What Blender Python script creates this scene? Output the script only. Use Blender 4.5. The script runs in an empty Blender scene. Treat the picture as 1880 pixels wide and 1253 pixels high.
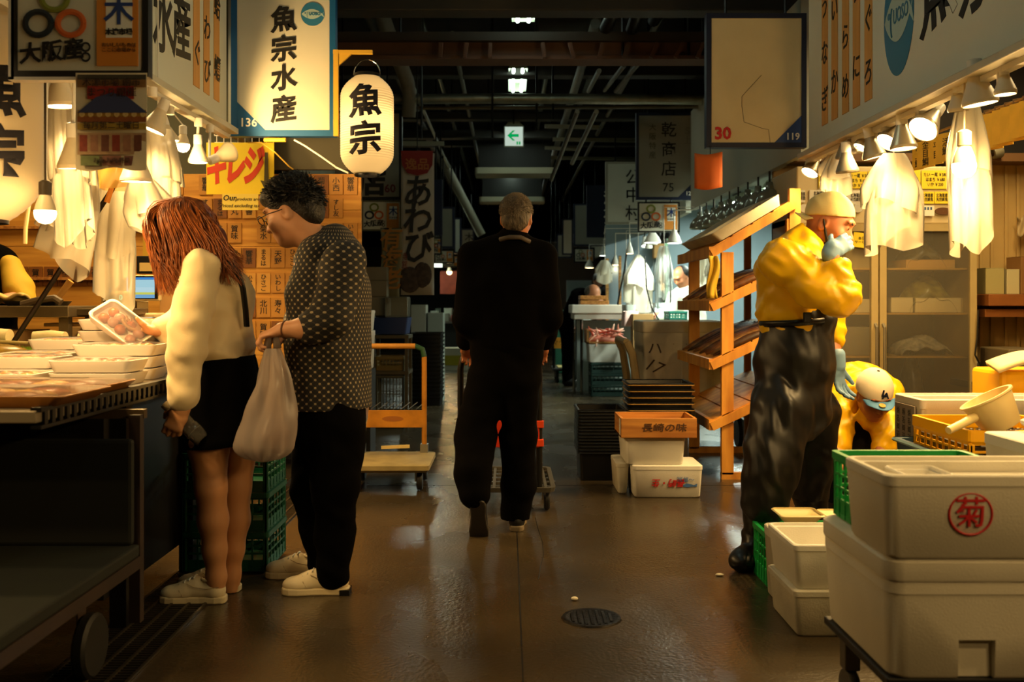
import bpy, bmesh, math, random
import numpy as np
from mathutils import Vector, Matrix
random.seed(7); rng = np.random.default_rng(7)
S = bpy.context.scene; COL = S.collection
# ---------------------------------------------------------------- camera, world, exposure
F, CX, CY, EYE = 1828.0, 932.0, 555.0, 1.17      # focal length in pixels, vanishing point, eye height
cam = bpy.data.cameras.new('camera'); cam_o = bpy.data.objects.new('camera', cam); COL.objects.link(cam_o)
cam.sensor_width = 36; cam.lens = F/1880*36; cam.shift_x = (940-CX)/1880; cam.shift_y = -(626.5-CY)/1880
cam_o.location = (0, 0, EYE); cam_o.rotation_euler = (math.pi/2, 0, 0); cam.clip_start = .05; cam.clip_end = 200
cam.dof.use_dof = True; cam.dof.focus_distance = 4.9; cam.dof.aperture_fstop = 3.2
S.camera = cam_o
w = bpy.data.worlds.new('World'); S.world = w; w.use_nodes = True
w.node_tree.nodes['Background'].inputs[0].default_value = (.55, .6, .5, 1); w.node_tree.nodes['Background'].inputs[1].default_value = .004
S.view_settings.view_transform = 'Standard'; S.view_settings.look = 'None'; S.view_settings.gamma = 1
S.view_settings.use_curve_mapping = False; S.view_settings.exposure = 0.0
c = S.cycles
c.use_adaptive_sampling = True; c.adaptive_threshold = .025; c.max_bounces = 6; c.diffuse_bounces = 3; c.glossy_bounces = 3; c.transmission_bounces = 4; c.transparent_max_bounces = 14
c.caustics_reflective = False; c.caustics_refractive = False; c.sample_clamp_indirect = 3.0; c.use_denoising = True
WARM = (1.0, .62, .20); WARMW = (1.0, .72, .36); COOL = (.86, 1.0, .84)

def P(px, py, d):
    "world point that lies at depth d on the sight line of a pixel"
    return Vector(((px-CX)*d/F, d, EYE-(py-CY)*d/F))
def PX(px, X): return X*F/(px-CX)                 # depth at which the plane x = X shows at a pixel column
def srgb(c):
    if isinstance(c, str): c = [int(c[i:i+2], 16) for i in (0, 2, 4)]
    return tuple(((v/255)/12.92 if v/255 <= .04045 else ((v/255+.055)/1.055)**2.4) for v in c)

# ---------------------------------------------------------------- materials
MATS = {}
def mat(name, col=(128,128,128), rough=.6, metal=0., var=.0, vscale=8., bump=0., bscale=60., col2=None, emit=None, estr=0.,
        trans=0., alpha=1., spec=.5, coat=0., sub=0., stretch=None, ior=1.45, detail=4., sheen=0., band=(.35,.65)):
    if name in MATS: return MATS[name]
    m = bpy.data.materials.new(name); m.use_nodes = True; nt = m.node_tree; N = nt.nodes; L = nt.links
    b = N['Principled BSDF']; c1 = srgb(col)
    b.inputs['Base Color'].default_value = (*c1, 1); b.inputs['Roughness'].default_value = rough; b.inputs['Metallic'].default_value = metal
    b.inputs['Specular IOR Level'].default_value = spec; b.inputs['IOR'].default_value = ior
    b.inputs['Transmission Weight'].default_value = trans; b.inputs['Alpha'].default_value = alpha
    b.inputs['Coat Weight'].default_value = coat; b.inputs['Subsurface Weight'].default_value = sub
    b.inputs['Sheen Weight'].default_value = sheen
    if sub: b.inputs['Subsurface Radius'].default_value = (.02, .008, .004)
    if emit is not None:
        b.inputs['Emission Color'].default_value = (*emit, 1); b.inputs['Emission Strength'].default_value = estr
    if var or bump or col2:
        tc = N.new('ShaderNodeTexCoord'); mp = N.new('ShaderNodeMapping'); L.new(tc.outputs['Object'], mp.inputs[0])
        if stretch: mp.inputs['Scale'].default_value = stretch
    if var or col2:
        n = N.new('ShaderNodeTexNoise'); n.inputs['Scale'].default_value = vscale; n.inputs['Detail'].default_value = detail
        L.new(mp.outputs[0], n.inputs['Vector'])
        r = N.new('ShaderNodeValToRGB'); L.new(n.outputs['Fac'], r.inputs[0])
        r.color_ramp.elements[0].position = band[0]; r.color_ramp.elements[1].position = band[1]
        c2 = srgb(col2) if col2 else tuple(v*(1-var) for v in c1)
        r.color_ramp.elements[0].color = (*c2, 1); r.color_ramp.elements[1].color = (*c1, 1)
        L.new(r.outputs[0], b.inputs['Base Color'])
    if bump:
        n2 = N.new('ShaderNodeTexNoise'); n2.inputs['Scale'].default_value = bscale; n2.inputs['Detail'].default_value = 3
        L.new(mp.outputs[0], n2.inputs['Vector'])
        bp = N.new('ShaderNodeBump'); bp.inputs['Strength'].default_value = bump; bp.inputs['Distance'].default_value = .01
        L.new(n2.outputs['Fac'], bp.inputs['Height']); L.new(bp.outputs[0], b.inputs['Normal'])
    MATS[name] = m; return m
def emis(name, col, strength):
    if name in MATS: return MATS[name]
    m = bpy.data.materials.new(name); m.use_nodes = True; nt = m.node_tree; nt.nodes.clear()
    o = nt.nodes.new('ShaderNodeOutputMaterial'); e = nt.nodes.new('ShaderNodeEmission')
    e.inputs[0].default_value = (*col, 1); e.inputs[1].default_value = strength; nt.links.new(e.outputs[0], o.inputs[0])
    MATS[name] = m; return m
def film(name, col=(255,255,255), opaque=.5, rough=.25, transl=.6):
    "thin translucent plastic sheet: clear, scattering and shiny in fixed shares"
    if name in MATS: return MATS[name]
    m = bpy.data.materials.new(name); m.use_nodes = True; nt = m.node_tree; N = nt.nodes; L = nt.links; N.clear()
    o = N.new('ShaderNodeOutputMaterial'); t = N.new('ShaderNodeBsdfTransparent'); d = N.new('ShaderNodeBsdfDiffuse')
    tl = N.new('ShaderNodeBsdfTranslucent'); g = N.new('ShaderNodeBsdfGlossy'); c1 = (*srgb(col), 1)
    for x in (d, tl): x.inputs[0].default_value = c1
    g.inputs['Roughness'].default_value = rough
    m1 = N.new('ShaderNodeMixShader'); m1.inputs[0].default_value = transl; L.new(d.outputs[0], m1.inputs[1]); L.new(tl.outputs[0], m1.inputs[2])
    m2 = N.new('ShaderNodeMixShader'); m2.inputs[0].default_value = opaque; L.new(t.outputs[0], m2.inputs[1]); L.new(m1.outputs[0], m2.inputs[2])
    m3 = N.new('ShaderNodeMixShader'); fr = N.new('ShaderNodeFresnel'); fr.inputs[0].default_value = 1.4; L.new(fr.outputs[0], m3.inputs[0])
    L.new(m2.outputs[0], m3.inputs[1]); L.new(g.outputs[0], m3.inputs[2]); L.new(m3.outputs[0], o.inputs[0])
    MATS[name] = m; return m

FOAM = mat('foam', (226,222,210), .75, var=.07, vscale=6, bump=.12, bscale=220)
FOAMD = mat('foam_soiled', (206,198,176), .75, var=.25, vscale=5, bump=.15, bscale=160)
WHITEP = mat('white_plastic', (232,228,216), .4)
BLACKP = mat('black_plastic', (14,14,14), .35, spec=.4)
BLACKM = mat('black_metal', (18,17,16), .4, metal=.3)
STEEL = mat('steel', (168,166,158), .32, metal=.95, bump=.03, bscale=40)
CHROME = mat('chrome', (200,200,196), .15, metal=1)
WOOD = mat('pine_wood', (200,146,70), .55, col2=(142,88,36), vscale=5, stretch=(1,1,9), bump=.06, bscale=50)
WOODH = mat('pine_wood_flat', (190,132,64), .55, col2=(146,92,38), vscale=5, stretch=(9,1,9), bump=.06, bscale=50)
INK = mat('black_ink', (12,10,9), .6)
INKF = mat('faded_ink', (92,84,66), .7)
RED = mat('red_ink', (176,22,26), .55)
PAPER = mat('paper', (226,220,200), .8)
WHITE = mat('white_paint', (220,222,212), .55, var=.05, vscale=3)
BLUE = mat('sign_blue', (22,84,134), .45)
NAVY = mat('sign_navy', (14,24,52), .5)
ORANGE = mat('orange_print', (206,128,40), .6)
YELLOWP = mat('yellow_paper', (236,206,40), .7, var=.05, vscale=5)
RUBBER = mat('rubber', (16,15,14), .6)
CARD = mat('cardboard', (160,122,72), .8, var=.1, vscale=6)

# ---------------------------------------------------------------- mesh builder
class MB:
    def __init__(s): s.v = []; s.f = []
    def add(s, vs, fs):
        b = len(s.v); s.v.extend(tuple(x) for x in vs); s.f.extend(tuple(b+i for i in f) for f in fs); return s
    def box(s, x0, x1, y0, y1, z0, z1, M=None):
        vs = [Vector((x, y, z)) for z in (z0, z1) for y in (y0, y1) for x in (x0, x1)]
        if M is not None: vs = [M @ v for v in vs]
        return s.add(vs, [(0,2,3,1), (4,5,7,6), (0,1,5,4), (2,6,7,3), (0,4,6,2), (1,3,7,5)])
    def bar(s, a, b, wx, wz, up=(0,0,1)):
        "square bar from a to b"
        a, b = Vector(a), Vector(b); d = (b-a).normalized(); u = Vector(up)
        if abs(d.dot(u)) > .98: u = Vector((1,0,0))
        x = d.cross(u).normalized(); z = x.cross(d)
        vs = [p + x*sx*wx/2 + z*sz*wz/2 for p in (a, b) for sz in (-1, 1) for sx in (-1, 1)]
        return s.add(vs, [(0,2,3,1), (4,5,7,6), (0,1,5,4), (2,6,7,3), (0,4,6,2), (1,3,7,5)])
    def tube(s, pts, r, n=10, caps=True, sx=1.):
        pts = [Vector(p) for p in pts]; m = len(pts); rs = r if isinstance(r, (list, tuple)) else [r]*m
        prev = None; rings = []
        for i, p in enumerate(pts):
            d = (pts[min(i+1, m-1)] - pts[max(i-1, 0)]).normalized()
            if prev is None: x = d.cross(Vector((0,0,1)) if abs(d.z) < .95 else Vector((1,0,0))).normalized()
            else: x = (prev - d*prev.dot(d)).normalized()
            prev = x; y = d.cross(x)
            rings.append([p + (x*math.cos(2*math.pi*k/n)*sx + y*math.sin(2*math.pi*k/n))*rs[i] for k in range(n)])
        vs = [v for q in rings for v in q]
        fs = [(i*n+k, i*n+(k+1) % n, (i+1)*n+(k+1) % n, (i+1)*n+k) for i in range(m-1) for k in range(n)]
        if caps: fs += [tuple(range(n))[::-1], tuple((m-1)*n+k for k in range(n))]
        return s.add(vs, fs)
    def lathe(s, prof, n=20, M=None, cap0=False, cap1=False):
        "prof: (radius, height) pairs, about local z"
        vs = []; m = len(prof)
        for r, z in prof:
            for k in range(n):
                a = 2*math.pi*k/n; vs.append(Vector((r*math.cos(a), r*math.sin(a), z)))
        if M is not None: vs = [M @ v for v in vs]
        fs = [(i*n+k, i*n+(k+1) % n, (i+1)*n+(k+1) % n, (i+1)*n+k) for i in range(m-1) for k in range(n)]
        if cap0: fs.append(tuple(range(n))[::-1])
        if cap1: fs.append(tuple((m-1)*n+k for k in range(n)))
        return s.add(vs, fs)
    def rr(s, rings, n=3, cap0=True, cap1=True, M=None):
        "loft of rounded rectangles: (cx, cy, half x, half y, corner radius, z)"
        vs = []; q = 4*(n+1)
        for cx, cy, hx, hy, r, z in rings:
            for ci, (sx, sy) in enumerate(((1,1), (-1,1), (-1,-1), (1,-1))):
                for k in range(n+1):
                    a = math.pi/2*(ci + k/n)
                    vs.append(Vector((cx+sx*(hx-r)+r*math.cos(a), cy+sy*(hy-r)+r*math.sin(a), z)))
        if M is not None: vs = [M @ v for v in vs]
        m = len(rings)
        fs = [(i*q+k, i*q+(k+1) % q, (i+1)*q+(k+1) % q, (i+1)*q+k) for i in range(m-1) for k in range(q)]
        if cap0: fs.append(tuple(range(q))[::-1])
        if cap1: fs.append(tuple((m-1)*q+k for k in range(q)))
        return s.add(vs, fs)
    def grid(s, fn, nu, nv, closed=False):
        vs = [Vector(fn(i/nu, j/nv)) for j in range(nv+1) for i in range(nu+1)]
        return s.add(vs, [(j*(nu+1)+i, j*(nu+1)+i+1, (j+1)*(nu+1)+i+1, (j+1)*(nu+1)+i) for j in range(nv) for i in range(nu)])
    def prism(s, poly, z0, z1, M=None):
        n = len(poly); vs = [Vector((x, y, z)) for z in (z0, z1) for x, y in poly]
        if M is not None: vs = [M @ v for v in vs]
        return s.add(vs, [tuple(range(n))[::-1], tuple(range(n, 2*n))] + [(k, (k+1) % n, n+(k+1) % n, n+k) for k in range(n)])
    def sphere(s, c, r, n=16, m=10, sc=(1,1,1)):
        return s.lathe([(max(1e-4, r*math.sin(math.pi*i/m)), -r*math.cos(math.pi*i/m)) for i in range(m+1)], n, Matrix.Translation(c) @ Matrix.Diagonal((*sc, 1)))
    def build(s, name, m, parent=None, smooth=False, bevel=0., seg=2, world=False, solid=0., auto=True):
        me = bpy.data.meshes.new(name); me.from_pydata(s.v, [], s.f); me.update()
        bm = bmesh.new(); bm.from_mesh(me); bmesh.ops.recalc_face_normals(bm, faces=bm.faces); bm.to_mesh(me); bm.free()
        return link(name, me, m, parent, smooth, bevel, seg, world, solid)
def link(name, me, m, parent=None, smooth=False, bevel=0., seg=2, world=False, solid=0.):
    o = bpy.data.objects.new(name, me); COL.objects.link(o)
    if m is not None: me.materials.append(m)
    if smooth:
        for p in me.polygons: p.use_smooth = True
        if smooth != 'all':
            try: me.set_sharp_from_angle(angle=math.radians(40))
            except Exception: pass
    if solid:
        q = o.modifiers.new('thickness', 'SOLIDIFY'); q.thickness = solid; q.offset = 0
    if bevel:
        q = o.modifiers.new('bevel', 'BEVEL'); q.width = bevel; q.segments = seg; q.limit_method = 'ANGLE'; q.angle_limit = math.radians(35)
    if parent is not None:
        o.parent = parent
        if world: o.matrix_parent_inverse = chain(parent).inverted()
    return o
def chain(o):
    m = Matrix.LocRotScale(o.location, o.rotation_euler, o.scale)
    if o.parent is not None: return chain(o.parent) @ o.matrix_parent_inverse @ m
    return m
def tag(o, label=None, cat=None, group=None, kind=None):
    for k, v in (('label', label), ('category', cat), ('group', group), ('kind', kind)):
        if v: o[k] = v
    return o
def thing(name, label, cat, loc=(0,0,0), rz=0., group=None, rot=None):
    o = bpy.data.objects.new(name, None); COL.objects.link(o); o.empty_display_size = .1
    o.location = loc; o.rotation_euler = rot if rot is not None else (0, 0, rz)
    return tag(o, label, cat, group)
def copy_tree(o, parent=None):
    c = o.copy(); COL.objects.link(c)
    if parent is not None: c.parent = parent
    for ch in list(KIDS(o)): copy_tree(ch, c)
    return c
def KIDS(o): return [x for x in COL.objects if x.parent == o]
def dup(o, loc, rz=None, label=None, rot=None):
    c = copy_tree(o); c.location = loc
    if rz is not None: c.rotation_euler = (0, 0, rz)
    if rot is not None: c.rotation_euler = rot
    if label: c['label'] = label
    return c
def frame_from(origin, xdir, ydir):
    "matrix whose local x, y lie along the given directions"
    x = Vector(xdir).normalized(); y = Vector(ydir); y = (y - x*y.dot(x)).normalized(); z = x.cross(y)
    M = Matrix((x, y, z)).transposed().to_4x4(); M.translation = origin; return M
FACE = lambda o: frame_from(o, (1,0,0), (0,0,1))               # lettering that faces the camera's side of the aisle
FACER = lambda o: frame_from(o, (0,-1,0), (0,0,1))             # on a plane x = const, read from the aisle (facing -x)
FACEL = lambda o: frame_from(o, (0,1,0), (0,0,1))              # facing +x
TXT = {}
def text_mesh(body, size, bold=0., extr=.0012, line=1.0, shear=0., res=2, wrap=0):
    cu = bpy.data.curves.new('lettering', 'FONT'); cu.body = body; cu.size = size; cu.extrude = extr; cu.offset = bold
    cu.align_x = 'CENTER'; cu.align_y = 'CENTER'; cu.space_line = line; cu.shear = shear; cu.resolution_u = res; cu.fill_mode = 'FRONT' if extr == 0 else 'BOTH'
    o = bpy.data.objects.new('lettering', cu); COL.objects.link(o)
    dg = bpy.context.evaluated_depsgraph_get(); me = bpy.data.meshes.new_from_object(o.evaluated_get(dg), depsgraph=dg)
    COL.objects.unlink(o); bpy.data.objects.remove(o); bpy.data.curves.remove(cu); me.materials.clear(); return me
def text(body, size, M, m, parent, name='lettering', bold=0., extr=.001, line=1., shear=0., sx=1., sy=1., world=True, lift=.0015, tilt=0.):
    me = text_mesh(body, size, bold, extr, line, shear)
    me.transform((M if M is not None else Matrix.Identity(4)) @ Matrix.Translation((0, 0, lift)) @ Matrix(((1,0,0,0), (tilt,1,0,0), (0,0,1,0), (0,0,0,1))) @ Matrix.Diagonal((sx, sy, 1, 1)))
    return link(name, me, m, parent, world=world)
def vtext(s): return '\n'.join(s)
def spline(pts, n):
    pts = [Vector(p) for p in pts]; pts = [pts[0]*2-pts[1]]+pts+[pts[-1]*2-pts[-2]]; out = []; m = len(pts)-3
    for j in range(n+1):
        x = j/n*m; i = min(int(x), m-1); t = x-i; a, b, c_, d = pts[i:i+4]
        out.append(.5*((2*b)+(c_-a)*t+(2*a-5*b+4*c_-d)*t*t+(3*b-a-3*c_+d)*t**3))
    return out
def strands(paths, name, m, par, r=.0022, n=9, wav=.006, sides=4, seed=1):
    rr_ = random.Random(seed); mb = MB()
    for p in paths:
        q = spline(p, n); ph = rr_.uniform(0,6); f = rr_.uniform(3,6); k = rr_.uniform(.7,1.3)
        q = [v+Vector((math.sin(f*i/n*2+ph), math.cos(f*i/n*2.3+ph), .4*math.sin(f*i/n*3)))*wav*(i/n) for i, v in enumerate(q)]
        mb.tube(q, [r*k*(1-.75*(i/n)**2) for i in range(n+1)], sides, False)
    return mb.build(name, m, par, smooth='all', world=True)
def light(kind, loc, power, col, parent=None, radius=.03, spot=None, blend=.6, aim=None, size=None, name='lamp_light'):
    l = bpy.data.lights.new(name, kind); l.energy = power; l.color = col
    if kind in ('POINT', 'SPOT'): l.shadow_soft_size = radius
    if kind == 'SPOT': l.spot_size = spot; l.spot_blend = blend
    if kind == 'AREA': l.shape = 'RECTANGLE'; l.size, l.size_y = size
    o = bpy.data.objects.new(name, l); COL.objects.link(o); o.location = loc
    if aim is not None: o.rotation_euler = Vector(aim).to_track_quat('-Z', 'Y').to_euler()
    if parent is not None:
        o.parent = parent; o.matrix_parent_inverse = chain(parent).inverted()
    return o

# ---------------------------------------------------------------- signed-distance bodies -> one continuous surface
class SDF:
    def __init__(s, lo, hi, vox):
        s.lo = np.array(lo, float); s.vox = vox; s.n = np.ceil((np.array(hi)-s.lo)/vox).astype(int)+1
        s.f = np.full(s.n, .08, np.float32)
    def _win(s, lo, hi, pad):
        a = np.clip(np.floor((np.array(lo)-pad-s.lo)/s.vox).astype(int), 0, s.n-1); b = np.clip(np.ceil((np.array(hi)+pad-s.lo)/s.vox).astype(int)+1, 1, s.n)
        if (b <= a).any(): return None, None
        g = [s.lo[i]+np.arange(a[i], b[i])*s.vox for i in range(3)]
        return tuple(slice(a[i], b[i]) for i in range(3)), (g[0][:,None,None].astype(np.float32), g[1][None,:,None].astype(np.float32), g[2][None,None,:].astype(np.float32))
    def _mix(s, w, d, k, op):
        f = s.f[w]
        if op == 'u':
            if k > 0: h = np.clip(.5+.5*(f-d)/k, 0, 1); s.f[w] = f*(1-h)+d*h - k*h*(1-h)
            else: s.f[w] = np.minimum(f, d)
        elif op == 's':
            if k > 0: h = np.clip(.5-.5*(f+d)/k, 0, 1); s.f[w] = f*(1-h)-d*h + k*h*(1-h)
            else: s.f[w] = np.maximum(f, -d)
        elif op == 'i': s.f[w] = np.maximum(f, d)
    def cone(s, a, b, ra, rb=None, k=.02, op='u', x=None, qa=None, qb=None):
        "rounded cone; with x: elliptical, ra/rb along x and qa/qb across"
        a = np.array(a, np.float32); b = np.array(b, np.float32); rb = ra if rb is None else rb
        R = max(ra, rb, qa or 0, qb or 0)
        w, g = s._win(np.minimum(a, b)-R, np.maximum(a, b)+R, k+3*s.vox+.01)
        if w is None: return s
        ba = b-a; L2 = max(float(ba@ba), 1e-9); px, py, pz = g[0]-a[0], g[1]-a[1], g[2]-a[2]
        t = np.clip((px*ba[0]+py*ba[1]+pz*ba[2])/L2, 0, 1); vx, vy, vz = px-t*ba[0], py-t*ba[1], pz-t*ba[2]
        if x is None: d = np.sqrt(vx*vx+vy*vy+vz*vz) - (ra+(rb-ra)*t)
        else:
            x = np.array(x, np.float32); ax = ba/math.sqrt(L2); x = x-ax*(x@ax); x /= np.linalg.norm(x); y = np.cross(ax, x)
            qb = qa if qb is None else qb; r1 = ra+(rb-ra)*t; r2 = qa+(qb-qa)*t; rm = np.minimum(r1, r2)
            u = vx*x[0]+vy*x[1]+vz*x[2]; v = vx*y[0]+vy*y[1]+vz*y[2]; z = vx*ax[0]+vy*ax[1]+vz*ax[2]
            e = (u/r1)**2+(v/r2)**2+(z/rm)**2; g2 = np.sqrt((u/r1**2)**2+(v/r2**2)**2+(z/rm**2)**2)+1e-6; q = np.sqrt(e)
            d = np.where(q < .5, (q-1)*rm, q*(q-1)/g2)
        s._mix(w, d.astype(np.float32), k, op); return s
    def chain(s, pts, rs, k=.02, **kw):
        for i in range(len(pts)-1): s.cone(pts[i], pts[i+1], rs[i], rs[i+1], k, **kw)
        return s
    def ell(s, c, r, R=None, k=.02, op='u'):
        c = np.array(c, np.float32); r = np.array(r, np.float32); m = float(max(r))
        w, g = s._win(c-m, c+m, k+3*s.vox+.01)
        if w is None: return s
        p = [g[0]-c[0], g[1]-c[1], g[2]-c[2]]
        if R is not None:
            R = np.array(R)[:3,:3].T.astype(np.float32); p = [R[i,0]*p[0]+R[i,1]*p[1]+R[i,2]*p[2] for i in range(3)]
        q = np.sqrt((p[0]/r[0])**2+(p[1]/r[1])**2+(p[2]/r[2])**2); g2 = np.sqrt((p[0]/r[0]**2)**2+(p[1]/r[1]**2)**2+(p[2]/r[2]**2)**2)+1e-6
        d = np.where(q < .3, (q-1)*float(min(r)), q*(q-1)/g2)
        s._mix(w, d.astype(np.float32), k, op); return s
    def cut(s, p, n):
        "remove everything on the side the normal points to"
        g = [(s.lo[i]+np.arange(s.n[i])*s.vox).astype(np.float32) for i in range(3)]; n = Vector(n).normalized()
        d = (g[0][:,None,None]-p[0])*n.x+(g[1][None,:,None]-p[1])*n.y+(g[2][None,None,:]-p[2])*n.z
        s.f = np.maximum(s.f, d.astype(np.float32)); return s
    def folds(s, amp, waves, seed=3):
        "cloth folds: elongated value noise near the surface; waves = list of (direction across the folds, width)"
        ii = np.argwhere(np.abs(s.f) < .035); p = s.lo+ii*s.vox; acc = np.zeros(len(p)); r = np.random.default_rng(seed); tab = r.uniform(-1, 1, 4096)
        for dv, wl in waves:
            d = np.array(Vector(dv).normalized()); e1 = np.cross(d, [.3,.9,.2] if abs(d[1]) < .8 else [.9,.1,.3]); e1 /= np.linalg.norm(e1); e2 = np.cross(d, e1)
            w_ = p + .25*wl*np.sin(p[:,[1,2,0]]*(5/wl)*.5)
            c = np.stack([w_@d/(wl*.55), w_@e1/(wl*2.2), w_@e2/(wl*2.2)], 1)+r.uniform(0, 50, 3); i0 = np.floor(c).astype(int); t = c-i0; t = t*t*(3-2*t)
            n = 0
            for a in (0,1):
                for b in (0,1):
                    for g in (0,1):
                        h = ((i0[:,0]+a)*73856093 ^ (i0[:,1]+b)*19349663 ^ (i0[:,2]+g)*83492791) & 4095
                        n = n + tab[h]*(t[:,0] if a else 1-t[:,0])*(t[:,1] if b else 1-t[:,1])*(t[:,2] if g else 1-t[:,2])
            acc += n
        s.f[ii[:,0], ii[:,1], ii[:,2]] += (amp*1.5*acc/len(waves)**.5).astype(np.float32); return s
    def shell(s, other, off):
        s.f = np.maximum(s.f, -(other.f+off)); return s
    def mesh(s, name):
        f = s.f; sg = f < 0; nx, ny, nz = s.n
        c = np.zeros((nx-1, ny-1, nz-1), np.uint8)
        for i in (0, 1):
            for j in (0, 1):
                for k in (0, 1): c += sg[i:nx-1+i, j:ny-1+j, k:nz-1+k]
        act = (c > 0) & (c < 8); idx = np.argwhere(act); n = len(idx)
        vid = np.full(act.shape, -1, np.int64); vid[act] = np.arange(n)
        pos = np.zeros((n, 3)); cnt = np.zeros(n)
        C = [(i, j, k) for i in (0,1) for j in (0,1) for k in (0,1)]
        for a in C:
            for b in C:
                if sum(abs(p-q) for p, q in zip(a, b)) != 1 or a > b: continue
                fa = f[idx[:,0]+a[0], idx[:,1]+a[1], idx[:,2]+a[2]]; fb = f[idx[:,0]+b[0], idx[:,1]+b[1], idx[:,2]+b[2]]
                m = (fa < 0) != (fb < 0); t = np.where(m, fa/np.where(m, fa-fb, 1), 0)[:,None]
                pos += np.where(m[:,None], np.array(a)+t*(np.array(b)-np.array(a)), 0); cnt += m
        V = s.lo + (idx + pos/cnt[:,None])*s.vox
        Q = []
        for ax in range(3):
            o = [x for x in range(3) if x != ax]
            sl0 = [slice(None)]*3; sl1 = [slice(None)]*3; sl0[ax] = slice(0, -1); sl1[ax] = slice(1, None)
            e = sg[tuple(sl0)] != sg[tuple(sl1)]; q = np.argwhere(e)
            q = q[(q[:,o[0]] > 0) & (q[:,o[1]] > 0) & (q[:,o[0]] < s.n[o[0]]-1) & (q[:,o[1]] < s.n[o[1]]-1)]
            if not len(q): continue
            def g(d0, d1):
                r = q.copy(); r[:,o[0]] -= d0; r[:,o[1]] -= d1; return vid[r[:,0], r[:,1], r[:,2]]
            quad = np.stack([g(1,1), g(0,1), g(0,0), g(1,0)], 1); ins = sg[q[:,0], q[:,1], q[:,2]]
            flip = ins if ax == 1 else ~ins
            quad[flip] = quad[flip][:, ::-1]; Q.append(quad)
        Q = np.concatenate(Q); Q = Q[(Q >= 0).all(1)]
        me = bpy.data.meshes.new(name); me.vertices.add(len(V)); me.vertices.foreach_set('co', V.astype(np.float32).ravel())
        me.loops.add(Q.size); me.loops.foreach_set('vertex_index', Q.astype(np.int32).ravel()); me.polygons.add(len(Q))
        me.polygons.foreach_set('loop_start', np.arange(0, Q.size, 4, dtype=np.int32)); me.polygons.foreach_set('use_smooth', np.ones(len(Q), bool))
        me.update(calc_edges=True); me.validate(); return me
    def build(s, name, m, parent=None):
        me = s.mesh(name); o = link(name, me, m, parent, world=True); return o
def hand(s, w, d, n, t, curl=(.5,.7,.5), L=1., thumb=(.6,.5,.4), tc=.5, rad=.0085, spread=.0, k=.006):
    "w wrist, d along the palm, n out of the palm, t toward the thumb"
    w, d, n, t = Vector(w), Vector(d).normalized(), Vector(n), Vector(t); n = (n-d*n.dot(d)).normalized(); t = (t-d*t.dot(d)-n*t.dot(n)).normalized()
    s.cone(w-d*.02, w+d*.03*L, .027*L, .034*L, .015, x=t, qa=.02*L, qb=.016*L)
    s.cone(w+d*.03*L, w+d*.075*L, .036*L, .037*L, .012, x=t, qa=.016*L, qb=.013*L)
    for i, (o, ln) in enumerate(((.029,.072), (.010,.081), (-.010,.075), (-.028,.058))):
        p = w + d*(.082-.004*abs(i-1))*L + t*o*L; a = 0.
        dd = (d + t*spread*(1.5-i)*.5).normalized()
        for j, fr in enumerate((.45,.31,.24)):
            a += curl[j]*(1+.08*i)
            q = p + (dd*math.cos(a) + n*math.sin(a))*ln*fr*L
            s.cone(p, q, rad*L*(1-.08*j), rad*L*(1-.08*(j+1)), k); p = q
    p = w + d*.022*L + t*.026*L; a = (t*thumb[0]+d*thumb[1]+n*thumb[2]).normalized()
    q = p + a*.045*L; s.cone(p, q, .0135*L, .0105*L, .012)
    b = (a*math.cos(tc) + (d*.5+n*.6-t*.5).normalized()*math.sin(tc)).normalized(); r = q + b*.032*L; s.cone(q, r, .0105*L, .0085*L, .006)
# ================================================================ setting
def struct(o, label=None): return tag(o, label, None, None, 'structure')
def floor_mat():
    m = bpy.data.materials.new('wet_concrete'); m.use_nodes = True; nt = m.node_tree; N = nt.nodes; L = nt.links; b = N['Principled BSDF']
    tc = N.new('ShaderNodeTexCoord')
    def noise(sc, det=5, st=None):
        n = N.new('ShaderNodeTexNoise'); n.inputs['Scale'].default_value = sc; n.inputs['Detail'].default_value = det
        if st:
            mp = N.new('ShaderNodeMapping'); mp.inputs['Scale'].default_value = st; L.new(tc.outputs['Object'], mp.inputs[0]); L.new(mp.outputs[0], n.inputs[0])
        else: L.new(tc.outputs['Object'], n.inputs[0])
        return n
    def ramp(n, p0, c0, p1, c1):
        r = N.new('ShaderNodeValToRGB'); L.new(n.outputs['Fac'], r.inputs[0]); e = r.color_ramp.elements
        e[0].position = p0; e[0].color = (*c0, 1); e[1].position = p1; e[1].color = (*c1, 1); return r
    big = ramp(noise(1.3), .3, (.030,.021,.010), .75, (.068,.048,.024)); L.new(big.outputs[0], b.inputs['Base Color'])
    rg = ramp(noise(2.1, 6, (1,.7,1)), .2, (.15,.15,.15), .85, (.40,.40,.40)); L.new(rg.outputs[0], b.inputs['Roughness'])
    bp = N.new('ShaderNodeBump'); bp.inputs['Strength'].default_value = .2; bp.inputs['Distance'].default_value = .01
    n3 = noise(70, 4); n4 = noise(6, 3); mx = N.new('ShaderNodeMath'); mx.operation = 'ADD'; L.new(n3.outputs['Fac'], mx.inputs[0]); L.new(n4.outputs['Fac'], mx.inputs[1])
    L.new(mx.outputs[0], bp.inputs['Height']); L.new(bp.outputs[0], b.inputs['Normal']); b.inputs['Specular IOR Level'].default_value = .75
    return m
FLOORM = floor_mat()
fl = struct(MB().box(-8, 8, -4, 48, -.1, 0).build('floor', FLOORM))
DARKC = mat('dark_ceiling', (20,19,17), .9, var=.3, vscale=2)
struct(MB().box(-8, 8, -4, 48, 4.7, 4.8).build('ceiling', DARKC))
DW = mat('dark_wall', (44,40,34), .85, var=.2, vscale=2)
struct(MB().box(-8.1, -8, -4, 48, 0, 4.7).build('wall_left', DW)); struct(MB().box(8, 8.1, -4, 48, 0, 4.7).build('wall_right', DW))
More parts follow.
